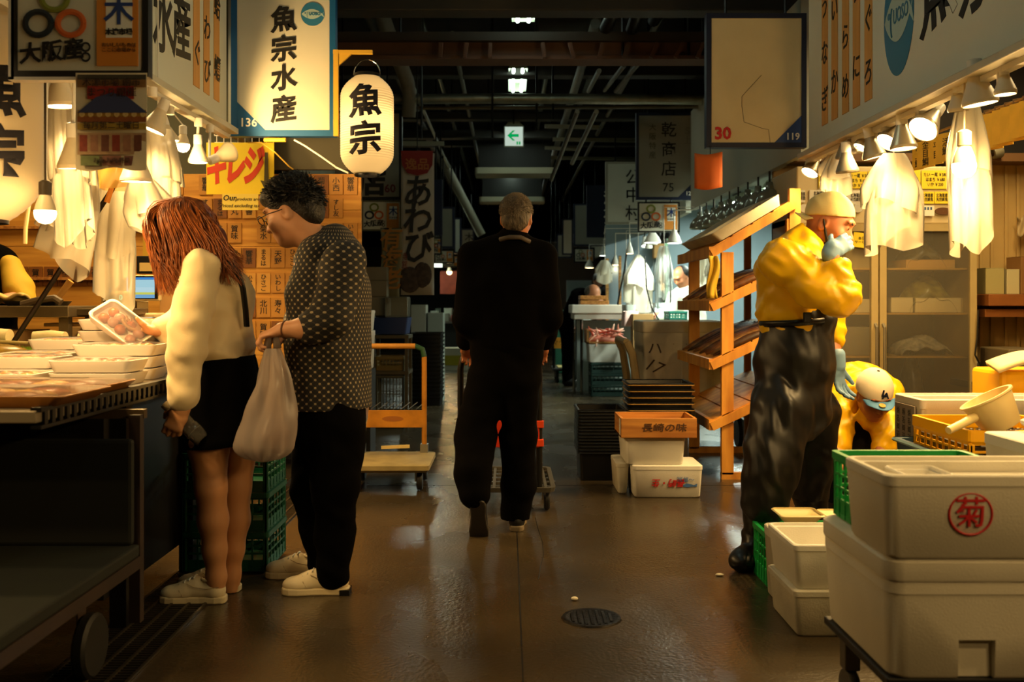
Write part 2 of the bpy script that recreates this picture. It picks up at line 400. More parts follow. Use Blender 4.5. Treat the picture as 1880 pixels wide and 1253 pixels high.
struct(MB().box(-8, 8, 48, 48.1, 0, 4.7).build('wall_back', DW)); struct(MB().box(-8, 8, -4.1, -4, 0, 4.7).build('wall_front', DW))
# floor joint, cracks
JO = mat('joint', (10,8,6), .5)
MB().box(.045, .05, 2.2, 6.4, 0, .0012).build('floor_joint', JO, fl)
MB().tube([(.15,5.4,.0), (.158,5.1,.0), (.17,4.85,.0), (.165,4.6,.0), (.145,4.4,.0), (.13,4.2,.0)], .0022, 5).build('floor_crack', JO, fl)
MB().box(-.9, 2.2, 6.35, 6.356, 0, .0012).build('floor_joint', JO, fl)

# drain grating along the stall: frame rails and cross bars
GRATE = mat('grate_steel', (92,84,70), .4, metal=.8, var=.3, vscale=12)
dr = thing('drain_grating', 'long steel drain grating let into the wet floor beside the stall counter', 'drain', (-1.295, 4.6, 0))
MB().box(-1.425, -1.165, 2.2, 8.5, .0005, .0015).build('drain_channel', mat('drain_dark', (6,5,4), .6), dr, world=True)
g = MB()
for x in (-1.425, -1.36, -1.295, -1.23, -1.167): g.box(x-.005, x+.005, 2.2, 8.5, .001, .009)
g.build('grating_rail', GRATE, dr, world=True)
g = MB()
y = 2.25
while y < 6.3: g.box(-1.425, -1.167, y, y+.005, .001, .0055); y += .022
b_ = g.build('grating_bar', GRATE, dr, world=True); b_['kind'] = 'stuff'
mh = thing('floor_drain_cover', 'small round dark iron drain cover set in the aisle floor', 'drain cover', (.31, 3.68, 0))
MB().lathe([(.001,.003), (.085,.003), (.095,.007), (.108,.006), (.112,.0005)], 28).build('rim', mat('iron', (26,22,18), .45, metal=.7, bump=.3, bscale=50), mh, smooth=True)
for k in range(7):
    xx = -.07+k*.0233; hh = math.sqrt(max(0, .085**2-xx**2)); MB().box(xx-.005, xx+.005, -hh, hh, .003, .0065).build('bar', MATS['iron'], mh)
tag(MB().sphere((.262, 3.9, .008), .011, 8, 6, (1.3,1,.7)).build('food_scrap', mat('scrap', (214,204,180), .6), smooth='all'), 'tiny pale scrap lying on the floor near the drain cover', 'scrap')
tag(MB().sphere((.905, 4.25, .006), .012, 8, 6, (1.6,1,.5)).build('food_scrap', MATS['scrap'], smooth='all'), 'tiny pale scrap on the wet floor beside the black boot', 'scrap')

# ---------------------------------------------------------------- stall fascias
FASC = mat('fascia_white', (214,216,200), .55, var=.04, vscale=2)
TRIM = mat('fascia_trim', (190,186,166), .5, var=.12, vscale=6)
XL, ZL, YL = -1.75, 2.25, 6.2
XR, ZR, YR = 1.95, 2.13, 6.45
def fascia(name, x, y0, y1, z0, z1, m, side):
    a, b = (x-.06, x) if side < 0 else (x, x+.06)
    o = struct(MB().box(a, b, y0, y1, z0, z1).build(name, m, bevel=.004)); return o
fL = fascia('trim_1', XL, -.5, YL, ZL, 3.2, FASC, -1); tag(fL, 'white shop fascia board with painted characters and orange strips over the counter')
fR = fascia('trim_2', XR, -.5, YR, ZR, 3.2, FASC, 1); tag(fR, 'white shop fascia board with blue fish logo above the row of spotlights')
for nm, x, y0, y1, z, pr in (('trim_3', XL, -.5, YL, ZL, fL), ('trim_4', XR, -.5, YR, ZR, fR)):
    MB().box(x-.075, x+.075, y0, y1, z-.035, z).build('fascia_lip', TRIM, pr, bevel=.004)
    MB().box(x-.02, x+.02, y0, y1, z-.06, z-.036).build('lamp_track', WHITEP, pr)
BRUSH = mat('brush_ink', (20,18,14), .6)
for ch, px, py, sz in (('水', 300, 45, .34), ('産', 334, 58, .34)):
    d = PX(px, XL); text(ch, sz, FACEL(P(px, py, d)), BRUSH, fL, bold=.007, tilt=.12, sx=.92, sy=1.08)
for ch, d in (('魚', 4.3), ('宗', 4.68)): text(ch, .34, FACEL((XL, d, 2.62)), BRUSH, fL, bold=.007, tilt=.12, sx=.92, sy=1.08)
STRIP = mat('strip_tan', (214,158,84), .6, var=.12, vscale=30, stretch=(1,1,.1))
INKB = mat('brush_black', (26,20,14), .6)
def strips(par, xs, X, word, zlo, zhi, side):
    for px, wd in zip(xs, word):
        d = PX(px, X); o = MB().box(X+(0 if side < 0 else -.004), X+(.004 if side < 0 else 0), d-.055, d+.055, zlo, zhi).build('name_strip', STRIP, par)
        n = len(wd); h = (zhi-zlo)/n
        for i, ch in enumerate(wd):
            p = (X+(.004 if side < 0 else -.004), d, zhi-h*(i+.5)); text(ch, .13, (FACEL if side < 0 else FACER)(p), INKB, o, bold=.001, shear=.1, sy=1.25)
strips(fL, (360, 378.5, 397), XL, ('まぐ', 'あわび', '蛤蠣'), 2.38, 3.12, -1)
strips(fR, (1515, 1533, 1553, 1573, 1595), XR, ('うなぎ', 'いか', 'ひらめ', 'うに', 'まぐろ'), 2.26, 3.12, 1)
# blue fish logo: crescent disc, pale fish lens and letters
LOGO = mat('logo_blue', (44,112,150), .5)
LOGOP = mat('logo_pale', (168,190,184), .5)
def logo(par, M, rx, ry, name='fish_logo'):
    o = MB().prism([(rx*math.cos(a), ry*math.sin(a)) for a in [2*math.pi*k/40 for k in range(40)]], .0005, .002, M).build(name, LOGO, par, world=True)
    top = []; n = 20
    for k in range(n+1):
        t = k/n; top.append((-rx*.93+t*rx*1.75, ry*.42*math.sin(math.pi*t)**.8))
    pts = top + [(rx*1.02, ry*.28), (rx*.86, 0), (rx*1.02, -ry*.3)] + [(x, -y) for x, y in top[::-1][1:-1]]
    MB().prism(pts, .002, .003, M).build('fish_shape', LOGOP, o, world=True)
    text('UOSO', ry*.36, M @ Matrix.Translation((rx*.18, 0, .003)), LOGO, o, bold=.001, sx=rx/ry)
    MB().lathe([(.001, .0045), (ry*.06, .0045), (ry*.06, .003)], 12, M @ Matrix.Translation((-rx*.62, ry*.08, 0))).build('fish_eye', LOGO, o, world=True)
    MB().tube([M @ Vector((-rx*(.36+.12*math.cos(a)), ry*.26*math.sin(a)-ry*.06, .0035)) for a in np.linspace(-1.2, 1.2, 8)], ry*.018, 5).build('fish_gill', LOGO, o, world=True)
    return o
dl = PX(1650, XR); logo(fR, FACER(P(1650, 28, dl)), .19, .30)
for ch, px, py in (('魚', 1722, -16), ('宗', 1800, -58)):
    d = PX(px, XR); text(ch, .40, FACER(P(px, py, d)), BRUSH, fR, bold=.009, tilt=.12)
# return panel and soffit at the end of the pale fascia, further fascias down the hall
GREYW = mat('grey_white_panel', (168,168,152), .7, var=.08, vscale=2)
struct(MB().box(1.72, 2.7, 5.4, 6.4, 3.2, 3.26).build('ceiling_soffit', WHITE))
def far_fascia(name, x, y0, y1, z0, z1, side):
    o = struct(MB().box(*((x-.06, x) if side < 0 else (x, x+.06)), y0, y1, z0, z1).build(name, GREYW)); return o
for i, (y0, y1) in enumerate(((6.62, 10.6), (10.9, 14.6), (14.9, 19.5), (19.8, 30))): far_fascia(f'trim_{10+i}', XR, y0, y1, ZR+.02, 3.2, 1)
for i, (y0, y1) in enumerate(((6.45, 10.1), (10.4, 14.6), (14.9, 19.5), (19.8, 30))): far_fascia(f'trim_{20+i}', XL, y0, y1, ZL, 3.2, -1)
struct(MB().box(2.04, 2.2, 7.5, 7.62, 0, 2.13).build('pillar_2', mat('pillar_dark', (30,27,24), .6)))   # dark post beside the glass-door fridge

# ---------------------------------------------------------------- ceiling clutter
PIPEM = mat('foil_pipe', (136,138,122), .38, metal=.75, bump=.6, bscale=30, var=.2, vscale=10)
PIPED = mat('dull_pipe', (96,92,80), .55, metal=.3, var=.25, vscale=6)
RUSTW = mat('brown_beam', (98,72,58), .8, var=.25, vscale=4)
ORD8 = 'first second third fourth fifth sixth seventh eighth'.split()
def pipe(label, pts, r, m=PIPED, n=12, name='ceiling_pipe', group=None):
    return tag(MB().tube(pts, r, n).build(name, m, smooth=True), label, 'pipe', group)
pipe('thick foil-wrapped pipe crossing the dark ceiling above the exit sign', [P(745,182,10), P(900,181,10), P(1100,182,10), P(1300,184,10)], .052, PIPEM)
pipe('thin pale pipe running just below the foil-wrapped ceiling pipe', [P(640,199,10.2), P(1330,196,10.2)], .02, PIPED)
pipe('lagged pipe slanting down to meet the foil-wrapped ceiling pipe', [P(684,-20,8.2), P(712,60,9), P(748,150,9.9), P(752,180,10), P(750,215,10.02)], .072, mat('lagging', (104,94,76), .75, bump=.5, bscale=25))
pipe('short thin pipe stub crossing behind the white lantern', [P(640,182,10.05), P(745,182,10.05)], .05, PIPED)
pipe('grey diagonal brace pipe sloping down behind the banner', [P(812,292,17), P(884,432,17)], .075, mat('brace_grey', (150,144,124), .6))
for i, (px, py, px2, py2, d) in enumerate(((1138,0,1112,52,7.4), (1180,0,1160,54,7.4), (1222,0,1200,38,7.4))):
    pipe(('first','second','third')[i]+' of three short black drop pipes above the brown beam', [P(px,py,d), P(px2,py2,d+.5)], .05, mat('black_pipe', (30,30,28), .35, metal=.5))
for i, (a, b) in enumerate((((1050,76),(1044,118)), ((1146,120),(1110,166)), ((1100,130),(1080,168)), ((1176,112),(1130,168)), ((1060,205),(1012,330)), ((1095,205),(1050,300)))):
    pipe(('first','second','third','fourth','fifth','sixth')[i]+' thin slanting conduit among the dark ceiling pipes', [P(*a, 9), P(*b, 11)], .022, PIPED)
for i, (x, z, r_, y0, y1) in enumerate(((-1.25,3.75,.05,6.5,30), (-.85,3.95,.03,7,30), (-.5,3.6,.025,9,28), (.45,3.8,.03,7,30), (.75,3.55,.045,8.5,30), (1.0,3.9,.035,6.5,30), (1.3,3.6,.028,7,24), (-1.0,3.45,.02,10.5,26))):
    pipe(ORD8[i]+' long roof pipe from the lantern side running down the dark hall', [(x,y0,z), (x,(y0+y1)/2,z+.01), (x,y1,z)], r_, (PIPED, PIPEM)[i % 2], 10)
bm_ = thing('ceiling_beam', 'brown built-up roof beam with short struts crossing the dark hall', 'beam', (0, 8.0, 3.1))
MB().box(-2.2, 2.4, 8.0, 8.16, P(0,104,8).z, P(0,78,8).z).build('web', RUSTW, bm_, world=True)
MB().box(-2.2, 2.4, 7.96, 8.2, P(0,108,8).z-.01, P(0,104,8).z).build('bottom_flange', RUSTW, bm_, world=True)
MB().box(-2.2, 2.4, 7.94, 8.22, P(0,78,8).z, P(0,62,8).z).build('top_flange', mat('dark_beam', (44,40,34), .7), bm_, world=True)
for px, tl in ((808,2), (853,4), (900,0), (1000,-4), (1053,-7), (1100,6), (1145,10), (1195,12), (1240,14), (1280,12)):
    MB().bar(P(px,106,7.92), P(px+tl,79,7.92), .035, .03).build('strut', RUSTW, bm_, world=True)
for i, (py, d, h) in enumerate(((-2,7,.16), (128,10.6,.12), (212,13,.1), (246,14.5,.12), (262,16,.1))):
    tag(MB().box(-3.2, 3.2, d, d+.2, P(0,py,d).z-h/2, P(0,py,d).z+h/2).build('ceiling_joist', mat('joist', (38,36,30), .7, var=.2), bevel=.01), ('first','second','third','fourth','fifth')[i]+' dark joist spanning the ceiling counted from the front', 'joist', 'ceiling joists')
for i, (px, py, px2, d) in enumerate(((520,262,815,12.2), (1015,256,1170,14), (1010,290,1170,15.4), (1000,272,1060,15), (640,245,735,13), (1000,232,1100,13))):
    tag(MB().bar(P(px,py,d), P(px2,py+2,d), .05, .05).build('ceiling_rail', mat('rail_grey', (120,116,96), .5, metal=.4)), ('first','second','third','fourth','fifth','sixth')[i]+' thin pale rail hung under the dark ceiling', 'rail', 'thin ceiling rails')
for i, (px, y0, y1, d) in enumerate(((774,110,255,9.5), (904,105,254,9.8), (985,110,240,10), (1143,20,110,8), (1264,20,105,8), (735,0,60,8), (1290,20,110,8), (1015,130,220,10))):
    tag(MB().tube([Vector((P(px,0,d).x, d, 4.71)), P(px,y1,d)], .012, 6).build('hanger_rod', BLACKM), ('first','second','third','fourth','fifth','sixth','seventh','eighth')[i]+' thin black hanger rod reaching down from the ceiling', 'rod', 'ceiling hanger rods')
tag(MB().lathe([(.001,0),(.10,.0),(.12,.03),(.09,.08),(.03,.1),(.02,.9)], 16, Matrix.Translation(P(1098,112,9))).build('ceiling_dome', mat('dome_grey', (120,112,96), .5), smooth=True), 'small pale bell-shaped ceiling fitting below the brown beam', 'fitting')
for i, (px, py, d, w_, h_) in enumerate(((1032,40,9.3,.5,.32), (1104,40,9.3,.36,.3), (742,30,9.5,.35,.5))):
    p = P(px, py, d); tag(MB().rr([(p.x, d, w_/2, .2, .03, p.z-h_/2), (p.x, d, w_/2, .2, .03, p.z+h_/2)]).build('duct_box', mat('duct_grey', (76,70,58), .7, var=.2)), ('first','second','third')[i]+' dull grey duct section under the roof', 'duct', 'duct sections')

# fluorescent fittings along the aisle
TUBE = emis('tube_glow', (.80,1.0,.84), 18.0)
FITM = mat('fitting_green', (150,160,140), .5)
def fluoro(d0, d1, x, z, label, wd=.2):
    t = thing('fluorescent_lamp', label, 'lamp', (x, (d0+d1)/2, z), group='fluorescent lamps down the aisle')
    L_ = (d1-d0)/2
    MB().add([(-.04,-L_,.09),(.04,-L_,.09),(.04,L_,.09),(-.04,L_,.09),(-wd/2,-L_,.0),(wd/2,-L_,.0),(wd/2,L_,0),(-wd/2,L_,0)],
             [(0,1,2,3),(0,4,5,1),(1,5,6,2),(2,6,7,3),(3,7,4,0)]).build('housing', FITM, t, solid=.004)
    for s in (-1, 1):
        MB().tube([(s*wd*.24, -L_+.02, -.002), (s*wd*.24, L_-.02, -.002)], .016, 10).build('tube', TUBE, t, smooth=True)
    MB().box(-.008, .008, -.2, .2, .09, 4.7-z).build('hanger', BLACKM, t)
    return t
for i, (py, x) in enumerate(((40,.135), (168,.11), (0,0), (296,.08), (326,.075), (354,.07))):
    if i == 2: continue
    z = 3.62; d = (z-EYE)*F/(CY-py); fluoro(d-1.15, d, x, z, ('nearest twin-tube fluorescent lamp at the top of the picture','second twin-tube fluorescent lamp above the foil-wrapped pipe','','fluorescent lamp just below the green exit sign','fluorescent lamp under the first air conditioner','fluorescent lamp farthest down the aisle over the grey-haired head')[i])
z = 3.62; d = (z-EYE)*F/(CY-228); fluoro(d, d+1.1, .085, z, 'fluorescent lamp partly hidden behind the green exit sign')

for i, yy in enumerate((4.6, 1.8)): fluoro(yy, yy+1.15, .14, 3.62, ('first','second')[i]+' unseen fluorescent lamp added to the aisle row above the picture')  # unseen lamps added to continue the row and brighten the foreground
# exit sign
e = thing('exit_sign', 'small lit exit sign with a green arrow hanging over the aisle', 'sign', P(943,267,13))
p0, p1 = P(927,268,13), P(960,233,13)
MB().box(p0.x-.012, p1.x+.012, 13, 13.05, p0.z-.012, p1.z+.012).build('case', FITM, e, world=True)
MB().box(p0.x, p1.x, 12.995, 13, p0.z, p1.z).build('face', emis('exit_face', (.78,.95,.80), .62), e, world=True)
GREEN = emis('exit_green', (.0,.42,.10), .8)
cx, cz, u = (p0.x+p1.x)/2-.01, (p0.z+p1.z)/2, .06
MB().prism([(-1.25,0), (-.1,1.1), (.4,1.1), (-.35,.32), (1.2,.32), (1.2,-.32), (-.35,-.32), (.4,-1.1), (-.1,-1.1)], 0, .004, FACE((cx,12.993,cz+.01)) @ Matrix.Scale(u, 4)).build('arrow', GREEN, e, world=True)
for k in range(2): MB().box(cx+.045+k*.03, cx+.065+k*.03, 12.989, 12.994, p0.z+.015, p0.z+.055).build('mark', GREEN, e, world=True)
MB().add([P(930,228,13), P(958,228,13), P(962,233,13), P(926,233,13)], [(0,1,2,3)]).build('bracket_plate', FITM, e, world=True, solid=.02)
MB().tube([P(943,228,13), P(943,150,13)], .01, 6).build('hanger', BLACKM, e, world=True)
# ceiling air conditioners
for i, (x0, x1, y0, y1, d) in enumerate(((872,1018,264,320,15), (880,1000,322,371,19))):
    a, b = P(x0,y1,d), P(x1,y0,d); t = thing('air_conditioner', ('nearer','farther')[i]+' long dark hanging air conditioner with pale lower edge over the aisle', 'air conditioner', ((a.x+b.x)/2, d, a.z), group='hanging air conditioners')
    MB().box(a.x+.05, b.x-.05, d, d+.5, a.z+.08, b.z).build('casing', mat('ac_dark', (22,22,20), .5), t, world=True, bevel=.01)
    MB().rr([((a.x+b.x)/2, d+.2, (b.x-a.x)/2, .3, .05, a.z), ((a.x+b.x)/2, d+.2, (b.x-a.x)/2, .3, .05, a.z+.09)]).build('outlet', mat('ac_pale', (170,164,140), .5), t, world=True)
    for k in (-1, 1): MB().tube([((a.x+b.x)/2+k*.4, d+.2, b.z), ((a.x+b.x)/2+k*.4, d+.2, 4.7)], .012, 6).build('hanger', BLACKM, t, world=True)

# ---------------------------------------------------------------- hanging signs
PANEL = mat('sign_panel', (206,202,182), .6, var=.05, vscale=3)
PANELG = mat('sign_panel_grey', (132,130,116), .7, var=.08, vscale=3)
PANELT = mat('sign_panel_tan', (204,188,146), .65, var=.1, vscale=4)
PANELW = mat('sign_panel_white', (196,198,186), .65, var=.05, vscale=3)
def hsign(label, px0, px1, py0, py1, d, fm, pm, fw=.03, tri=None, group=None, cat='sign', name='hanging_sign', dep=.07, hang=True):
    a, b = P(px0,py1,d), P(px1,py0,d)
    t = thing(name, label, cat, ((a.x+b.x)/2, d, a.z), group=group)
    MB().box(a.x+fw, b.x-fw, d+.004, d+dep-.004, a.z+fw, b.z-fw).build('panel', pm, t, world=True)
    f = MB(); f.box(a.x, a.x+fw, d, d+dep, a.z, b.z); f.box(b.x-fw, b.x, d, d+dep, a.z, b.z); f.box(a.x+fw, b.x-fw, d, d+dep, a.z, a.z+fw); f.box(a.x+fw, b.x-fw, d, d+dep, b.z-fw, b.z)
    f.build('frame', fm, t, world=True)
    if tri:
        s_, tm, tx, sz = tri; w_ = (b.x-a.x)*.27; xx = a.x+fw if s_ < 0 else b.x-fw; zz = a.z+fw
        MB().prism([(xx, zz), (xx-s_*w_, zz), (xx, zz+w_)], 0, .003, frame_from((0,d+.004,0), (1,0,0), (0,0,1))).build('corner_panel', tm, t, world=True)
        text(tx, sz, FACE((xx-s_*sz*.95, d-.001, zz+sz*.6)), WHITEP, t, bold=.0012)
    if hang:
        for k in (.2, .8): MB().tube([(a.x+(b.x-a.x)*k, d+dep/2, b.z), (a.x+(b.x-a.x)*k, d+dep/2, b.z+hang if isinstance(hang, float) else 4.71)], .01, 6).build('hanger_rod', BLACKM, t, world=True)
    return t
def plaque_art(t, a, b, d, full=True):
    "white half with three rings and letters, orange half with a mark"
    w_, h_ = b.x-a.x, b.z-a.z; xm = a.x+w_*.64
    MB().box(xm, b.x-w_*.03, d-.003, d+.002, a.z+h_*.05, b.z-h_*.05).build('orange_half', ORANGE, t, world=True)
    for cxx, czz, col in ((.30,.80,'olive_ring'), (.17,.52,'navy_ring'), (.43,.52,'rust_ring')):
        m = mat(col, {'olive_ring':(120,126,40), 'navy_ring':(24,34,44), 'rust_ring':(200,96,36)}[col], .6)
        c0 = Vector((a.x+w_*cxx, d-.001, a.z+h_*czz)); r = h_*.13
        MB().tube([c0+Vector((math.cos(q)*r*1.1, 0, math.sin(q)*r)) for q in np.linspace(0, 2*math.pi, 22)], h_*.036, 6, sx=.4).build('ring', m, t, world=True)
    text('大阪産', h_*.24, FACE((a.x+w_*.28, d, a.z+h_*.2)), INK, t, bold=h_*.007, tilt=.1)
    for k in (0, 1): MB().tube([Vector((a.x+w_*.55, d-.001, a.z+h_*(.26-.11*k)))+Vector((math.cos(q), 0, math.sin(q)))*h_*.045 for q in np.linspace(0, 2*math.pi, 14)], h_*.012, 5, sx=.4).build('seal_ring', INK, t, world=True)
    xl = a.x+w_*.82; q = MB().box(xl-w_*.105, xl+w_*.105, d-.004, d-.002, a.z+h_*.36, a.z+h_*.84).build('mark_card', WHITEP, t, world=True)
    text('木', h_*.34, FACE((xl, d-.004, a.z+h_*.64)), mat('mark_blue', (30,56,120), .5), t, bold=h_*.006)
    if full:
        text('木津市場', h_*.075, FACE((xl, d-.004, a.z+h_*.42)), INK, t, bold=h_*.003)
        text('おいしいものは\nここに市場から', h_*.055, FACE((xl, d-.003, a.z+h_*.25)), mat('brown_ink', (110,70,24), .6), t)
    else: text('木津市場', h_*.075, FACE((xl, d-.004, a.z+h_*.42)), INK, t)
# stall 136
s136 = hsign('tall blue-framed shop sign with four black characters and the number 136', 424, 616, -62, 250, YL+.05, BLUE, PANEL, .038, (-1, BLUE, '136', .075))
for i, ch in enumerate('魚宗水産'): text(ch, .17, FACE(P(521, (38,93,146,203)[i], YL+.05)), BRUSH, s136, bold=.0045, tilt=.13, sx=.98)
logo(s136, FACE(P(574, 26, YL+.052)), .074, .074)
# stall 119
s119 = hsign('large blank tan sign with red 30 and blue corner numbered 119', 1297, 1481, 24, 271, YR+.05, NAVY, PANELT, .033, (1, mat('corner_blue', (30,58,112), .5), '119', .062))
text('30', .11, FACE(P(1327, 246, YR+.05)), RED, s119, bold=.0035)
MB().tube([P(*q, YR+.052) for q in ((1398,138), (1372,166), (1362,177), (1362,196), (1366,224), (1400,236), (1411,238), (1414,262))], .0016, 4).build('crack', INKF, s119, world=True)
# 75 / 121
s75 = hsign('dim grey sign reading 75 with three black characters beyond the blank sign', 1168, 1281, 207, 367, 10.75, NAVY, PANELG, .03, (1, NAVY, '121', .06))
for i, ch in enumerate('乾商店'): text(ch, .17, FACE(P(1228, (240,276,312)[i], 10.75)), INK, s75, bold=.001)
text('75', .13, FACE(P(1227, 345, 10.75)), INK, s75); text(vtext('大阪特産'), .08, FACE(P(1198, 260, 10.75)), INKF, s75, line=1.25); text(vtext('Ｓ上'), .1, FACE(P(1262, 250, 10.75)), mat('ghost_ink', (116,113,98), .7), s75)
def plaque(label, px0, px1, py0, py1, d, fm=BLACKM, fw=.016, full=False):
    t = hsign(label, px0, px1, py0, py1, d, fm, PANEL, fw, None, 'market plaques', 'sign', 'market_plaque', .04, .026)
    a, b = P(px0,py1,d), P(px1,py0,d); fwv = Vector((fw, 0, fw)); plaque_art(t, a+fwv, b-fwv, d, full); return t
plaque('small plaque with three rings hanging under the grey 75 sign', 1171, 1248, 371, 427, 10.75)
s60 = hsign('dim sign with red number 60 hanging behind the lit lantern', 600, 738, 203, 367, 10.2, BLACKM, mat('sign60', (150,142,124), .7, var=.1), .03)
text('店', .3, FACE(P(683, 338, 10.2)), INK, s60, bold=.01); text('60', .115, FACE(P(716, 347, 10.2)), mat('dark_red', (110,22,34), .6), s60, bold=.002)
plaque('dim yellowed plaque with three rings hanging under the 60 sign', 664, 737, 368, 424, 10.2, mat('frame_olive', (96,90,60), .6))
# farther signs, both sides
def fsign(label, px0, px1, py0, py1, d, pm, tx=None, sz=.17, tm=INK, fm=NAVY):
    t = hsign(label, px0, px1, py0, py1, d, fm, pm, .03, None, 'signs farther down the hall')
    if tx:
        a, b = P(px0,py1,d), P(px1,py0,d); n = len(tx); h = (b.z-a.z)*.86/n
        for i, ch in enumerate(tx): text(ch, min(sz, h*.95), FACE(((a.x+b.x)/2+.04, d, b.z-(b.z-a.z)*.12-h*(i+.5))), tm, t, bold=.002)
    return t
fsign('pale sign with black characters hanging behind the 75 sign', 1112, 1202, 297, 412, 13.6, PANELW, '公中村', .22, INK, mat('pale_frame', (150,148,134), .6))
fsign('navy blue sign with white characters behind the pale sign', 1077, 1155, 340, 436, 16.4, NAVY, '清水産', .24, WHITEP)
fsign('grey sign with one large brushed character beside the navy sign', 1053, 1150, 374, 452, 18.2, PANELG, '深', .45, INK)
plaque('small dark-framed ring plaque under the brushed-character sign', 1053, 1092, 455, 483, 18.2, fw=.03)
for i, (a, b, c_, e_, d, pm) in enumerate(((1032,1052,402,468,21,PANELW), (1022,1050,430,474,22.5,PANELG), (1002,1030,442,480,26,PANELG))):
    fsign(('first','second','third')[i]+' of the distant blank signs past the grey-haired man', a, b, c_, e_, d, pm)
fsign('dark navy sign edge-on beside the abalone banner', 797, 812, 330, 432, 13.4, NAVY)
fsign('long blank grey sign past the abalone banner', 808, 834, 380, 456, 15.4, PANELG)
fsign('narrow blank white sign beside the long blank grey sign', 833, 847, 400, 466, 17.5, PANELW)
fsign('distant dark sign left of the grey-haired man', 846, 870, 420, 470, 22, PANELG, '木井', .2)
for i, (a, b, c_, e_, d) in enumerate(((795,811,436,468,13.4), (797,834,459,484,15.4), (812,846,469,491,17.5))):
    plaque(('first','second','third')[i]+' of the small ring plaques past the abalone banner', a, b, c_, e_, d, fw=.02)
# ================================================================ builders shared by both stalls
LENS = emis('lamp_lens', (1.0,.70,.34), 16.0)
GLOBE = emis('lamp_globe', (1.0,.66,.28), 14.0)
LAMPW = mat('lamp_white', (222,208,176), .45, var=.05, vscale=20)
LAMPS = mat('lamp_silver', (170,160,136), .35, metal=.6)
LP = 17.0
def par_lamp(label, lens, aim, mount, R=.058, power=1., body=LAMPW, lit=True, spot=2.75, group=None, sock=True):
    "reflector spot: lens, ribbed body, socket, stem and rail mount"
    lens = Vector(lens); aim = Vector(aim).normalized(); t = thing('spot_lamp', label, 'lamp', lens, group=group)
    M = aim.to_track_quat('-Z', 'Y').to_matrix().to_4x4(); M.translation = lens
    prof = [(R*.93, 0), (R, .004), (R*1.0, .014)]
    for k in range(6):
        f = k/6; r0 = R*(1-.52*f); z0 = .014+.075*f*R/.058; prof += [(r0, z0), (r0*.97, z0+.006)]
    prof += [(R*.46, .092*R/.058), (R*.40, .11*R/.058)]
    MB().lathe(prof, 22, M, cap1=True).build('reflector_body', body, t, smooth=True, world=True)
    MB().lathe([(.001, .003), (R*.5, .0015), (R*.9, .004), (R*.95, .0075)], 22, M).build('lens', LENS if lit else mat('lens_off', (150,150,140), .2), t, smooth='all', world=True)
    z1 = .105*R/.058
    MB().lathe([(R*.42, z1), (R*.44, z1+.012), (R*.40, z1+.055), (R*.2, z1+.06)], 16, M, cap1=True).build('socket', WHITEP, t, smooth=True, world=True)
    q = M @ Vector((0, 0, z1+.055)); mount = Vector(mount)
    MB().tube([q, (q+mount)/2+Vector((0,0,-.004)), mount], .008, 8).build('stem', WHITEP, t, smooth=True, world=True)
    MB().lathe([(.021, -.045), (.023, -.04), (.023, 0)], 12, Matrix.Translation(mount+Vector((0,0,.02))), True, True).build('rail_mount', WHITEP, t, smooth=True, world=True)
    if lit: light('SPOT', lens+aim*.03, LP*power*2.2, (1.0,.63,.235), t, .05, spot, .5, aim)
    return t
def globe_lamp(label, c, top, R=.034, power=1., cord=True, group=None, holder=WHITEP):
    c = Vector(c); t = thing('bulb_lamp', label, 'lamp', c, group=group)
    MB().lathe([(.001,-R), (R*.55,-R*.86), (R*.9,-R*.45), (R,0), (R*.97,R*.25)], 20, Matrix.Translation(c)).build('globe', GLOBE, t, smooth='all', world=True)
    MB().lathe([(R*.97,R*.25), (R*.86,R*.8), (R*.6,R*1.5), (R*.5,R*1.7)], 20, Matrix.Translation(c)).build('collar', LAMPW, t, smooth='all', world=True)
    MB().lathe([(R*.52,R*1.7), (R*.58,R*1.75), (R*.58,R*2.9), (R*.3,R*3.1)], 16, Matrix.Translation(c), True, True).build('holder', holder, t, smooth=True, world=True)
    MB().tube([c+Vector((0,0,R*3.1)), Vector(top)], .004, 6).build('cord', holder, t, world=True)
    light('POINT', c+Vector((0,0,-R-.012)), LP*power, (1.0,.63,.235), t, .03); return t
BAG = film('bag_film', (255,246,222), .62, .3, .62)
BAGC = film('bag_clear', (236,240,232), .30, .15, .5)
def bag(label, top, h, wt, wb, dp, seed=0, m=BAG, lean=(0,0), layers=2, cat='plastic bag', name='plastic_bag', group=None, folds=7, tip=.0):
    r = random.Random(seed); top = Vector(top); t = thing(name, label, cat, top, group=group)
    for ly in range(layers):
        hh = h*(1 if ly == 0 else .62); ph = r.uniform(0, 6); ph2 = r.uniform(0, 6); mb = MB(); sc = 1 if ly == 0 else 1.06
        def fn(u, v):
            a = 2*math.pi*u; ww = (wt+(wb-wt)*min(1, v*1.5)**.8)*.5*sc*(1-.12*max(0, v-.7)); f = 1+.22*v**.5*math.sin(folds*a+ph+2*v)+.1*math.sin(3*a+ph2)
            z = -hh*v - v*v*hh*.10*math.sin(2*a+ph2) - v**3*tip*hh*(1+math.cos(a+ph))
            return top + Vector((math.cos(a)*ww*f + lean[0]*v, math.sin(a)*dp*.5*f*(wt+(wb-wt)*v)/wb + lean[1]*v, z))
        mb.grid(fn, 44, 16); mb.build('outer_sheet' if ly == 0 else 'inner_sheet', m, t, smooth='all', world=True)
    MB().tube(([Vector((max(top.x, XR+.02), top.y, ZR+.034)), Vector((top.x, top.y, max(ZR+.03, top.z+.1)))] if top.y > 7.6 else [Vector((top.x, top.y, 4.71))])+[top+Vector((0,0,.07)), top+Vector((.006,0,.03)), top, top+Vector((0,0,-.02))], .004, 6).build('tie', WHITEP, t, world=True)
    return t
